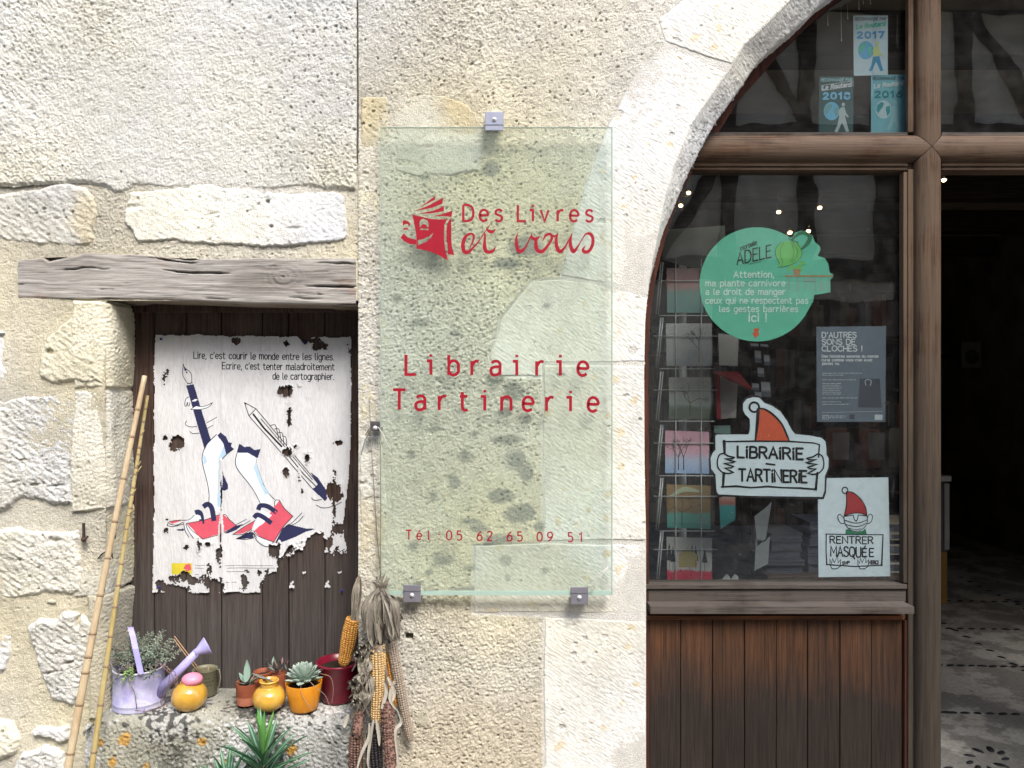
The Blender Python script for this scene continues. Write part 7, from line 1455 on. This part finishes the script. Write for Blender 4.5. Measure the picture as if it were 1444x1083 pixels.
cob(P(552,905,-.045), P(579,1046,-.03), 7.2/550, 12, 44, kk, 'long bare grey cob slanting right over the wall', seed=4, flatk=.25)
cob(P(515,938,-.06), P(503,1040,-.065), 8/550, 12, 30, kr, 'dark red maize cob with kernels half gone, left of the bunch', seed=5, coremat=kp, missing=lambda t, a, rr: rr.random() < .35)
cob(P(546,988,-.07), P(552,1110,-.075), 8.5/550, 12, 34, kr, 'long dark red cob hanging lowest beside the golden one', seed=6, coremat=kp, missing=lambda t, a, rr: rr.random() < .3)
cob(P(527,1034,-.05), P(530,1120,-.05), 10/550, 12, 24, kbk, 'black maize cob at the bottom of the bunch between the red ones', seed=7)
cob(P(503,1036,-.05), P(499,1130,-.05), 9/550, 12, 26, kr, 'blackish red cob at the lower left, against the sill stone', seed=8, coremat=kbk)
hm = NT('dry_husk'); c = hm.co(); n_ = hm.noise(c, 40, 5); oi = hm.n('ObjectInfo'); hc = hm.mix(oi.outputs['Random'], (0.20,0.175,0.14), (0.37,0.335,0.27)); hc = hm.mix(1.0, hc, hm.ramp(n_, [(0.3,.6),(0.7,1.1)]), 'MULTIPLY'); M['husk'] = hm.set(hc, .85, hm.bump(hm.noise(hm.co(scale=(1,1,.2)), 400, 2), .0008), spec=.2)
M['husk_pale'] = flat((0.50,0.46,0.38), .8, 'pale_husk', .2, .25, 40)
def strip(q, pts, w, tw=0.0, seed=0):
    rr = random.Random(seed); pts = [Vector(p) for p in smooth_open([tuple(p) for p in pts], 5)]; n = len(pts); vs, fs = [], []
    for i, p in enumerate(pts):
        t = i/(n-1); d = (pts[min(i+1,n-1)]-pts[max(i-1,0)]).normalized(); a = tw*t+seed; s_ = d.cross(Vector((math.sin(a)*.6, -1, math.cos(a)*.1))).normalized(); ww = w*(math.sin(math.pi*min(1, t*.85+.12))**.6)
        o = d.cross(s_)*ww*.28; vs += [p-s_*ww/2, p+o, p+s_*ww/2]
    for i in range(n-1):
        for k in (0, 1): fs.append((i*3+k, i*3+k+1, (i+1)*3+k+1, (i+1)*3+k))
    q.add(vs, fs, True)
hk = empty('maize_husks', P(535,830,-.05), 'tuft of dry grey beige maize husks tied above the hanging cobs', 'husks'); rr = random.Random(31)
for k in range(120):          # the big tuft
    x1 = rr.uniform(512, 566); y1 = rr.uniform(868, 912); x0 = 538+rr.uniform(-5,5); yy = rr.uniform(-.095,-.03); q = MB()
    strip(q, [P(x0,832+rr.uniform(-6,8),-.05), P((x0+x1)/2+rr.uniform(-6,6)+(5 if x1>540 else -7), 850+rr.uniform(-3,6), yy-.012), P(x1, (848+y1)/2+14, yy-.006), P(x1+rr.uniform(-5,5), y1, yy)], rr.choice((.003,.005,.008,.012)), rr.uniform(-3,3), k); q.build('husk', M['husk'], hk)
for k in range(16): q = MB(); x0 = 537+rr.uniform(-4,4); strip(q, [P(x0,838,-.05), P(x0+rr.uniform(-8,8),825,-.06), P(x0+rr.uniform(-14,12),812+rr.uniform(-4,10),-.06)], rr.uniform(.003,.007), 1, k); q.build('husk', M['husk'], hk)
for k in range(34):          # husks over the left cobs
    x0 = 516+rr.uniform(-6,6); y0 = 905+rr.uniform(-8,70); q = MB(); x1 = x0+rr.uniform(-22,8); strip(q, [P(x0,y0,-.06), P(x0+rr.uniform(-12,6),y0+14,-.085), P(x1,y0+rr.uniform(24,46),-.07)], rr.uniform(.006,.014), rr.uniform(-3,3), k+100); q.build('husk', M['husk'], hk)
for k in range(14):          # husks above the cob in the pot
    x0 = 506+rr.uniform(-3,2); q = MB(); strip(q, [P(x0,812+rr.uniform(0,14),-.012), P(x0+rr.uniform(-6,2),838,-.02), P(499+rr.uniform(-5,5),876+rr.uniform(-6,6),-.01)], rr.uniform(.006,.011), rr.uniform(-2,2), k+200); q.build('husk', M['husk'], hk)
for pts in ([(521,1020),(520,1040),(510,1062),(502,1090)], [(527,1015),(522,1045),(519,1075),(524,1095)], [(531,1016),(534,1035),(535,1052)], [(560,1000),(566,1018),(558,1030),(560,1060),(564,1090)], [(556,960),(550,985),(560,1002)], [(547,955),(556,975),(553,990)], [(491,1008),(487,1020),(485,1026)], [(538,1000),(545,975),(541,960)]):
    q = MB(); strip(q, [P(a, b_, -.085) for a, b_ in pts], .009, .8, len(pts)); q.build('husk', M['husk_pale'], hk)
for x0, y0, w_ in ((505,925,9),(500,965,11),(503,990,9),(512,915,9)):
    for k in range(7): q = MB(); a = k*.9; strip(q, [P(x0,y0,-.07), P(x0+w_*math.cos(a)*.6, y0+w_*math.sin(a)*.6, -.095), P(x0+w_*math.cos(a), y0+w_*math.sin(a)+3, -.075)], .010, 1.5, k+300); q.build('husk', M['husk'], hk)
q = MB(); q.tube([P(538,835,-.05), P(540,870,-.05), P(536,910,-.055)], [.004,.006,.007], 8); q.tube([P(538,870,-.05), P(520,910,-.055), P(514,940,-.06)], [.004,.005,.005], 8); q.tube([P(538,880,-.05), P(550,905,-.045)], .004, 8); q.tube([P(536,905,-.05), P(545,950,-.06), P(546,990,-.07)], .004, 8); q.tube([P(506,815,-.012), P(502,850,-.01), P(498,874,.0)], .004, 8); q.tube([P(514,940,-.06), P(504,1036,-.05)], .003, 6); q.tube([P(536,910,-.05), P(527,1034,-.05)], .003, 6); q.build('stalks', drystm, hk)
q = MB(); q.tube([P(506,816,-.012), P(507,805,-.002), P(508,800,.01)], .001, 5); q.build('nail_tie', tw, hk)
for o in list(bpy.data.objects):
    if o.type == 'MESH' and o.name.split('.')[0] in ('ink_lines','navy_print','red_books','blue_shading','white_print','small_print','black_drawing','black_print','white_lettering','white_print','small_capitals','guide_name','year','grey_legs','dark_picture','pale_marks','globe_land','green_plant','brown_table','drawing','script_lettering','book_emblem','stalks','dark_stem','walker_top'): o['kind'] = 'stuff'
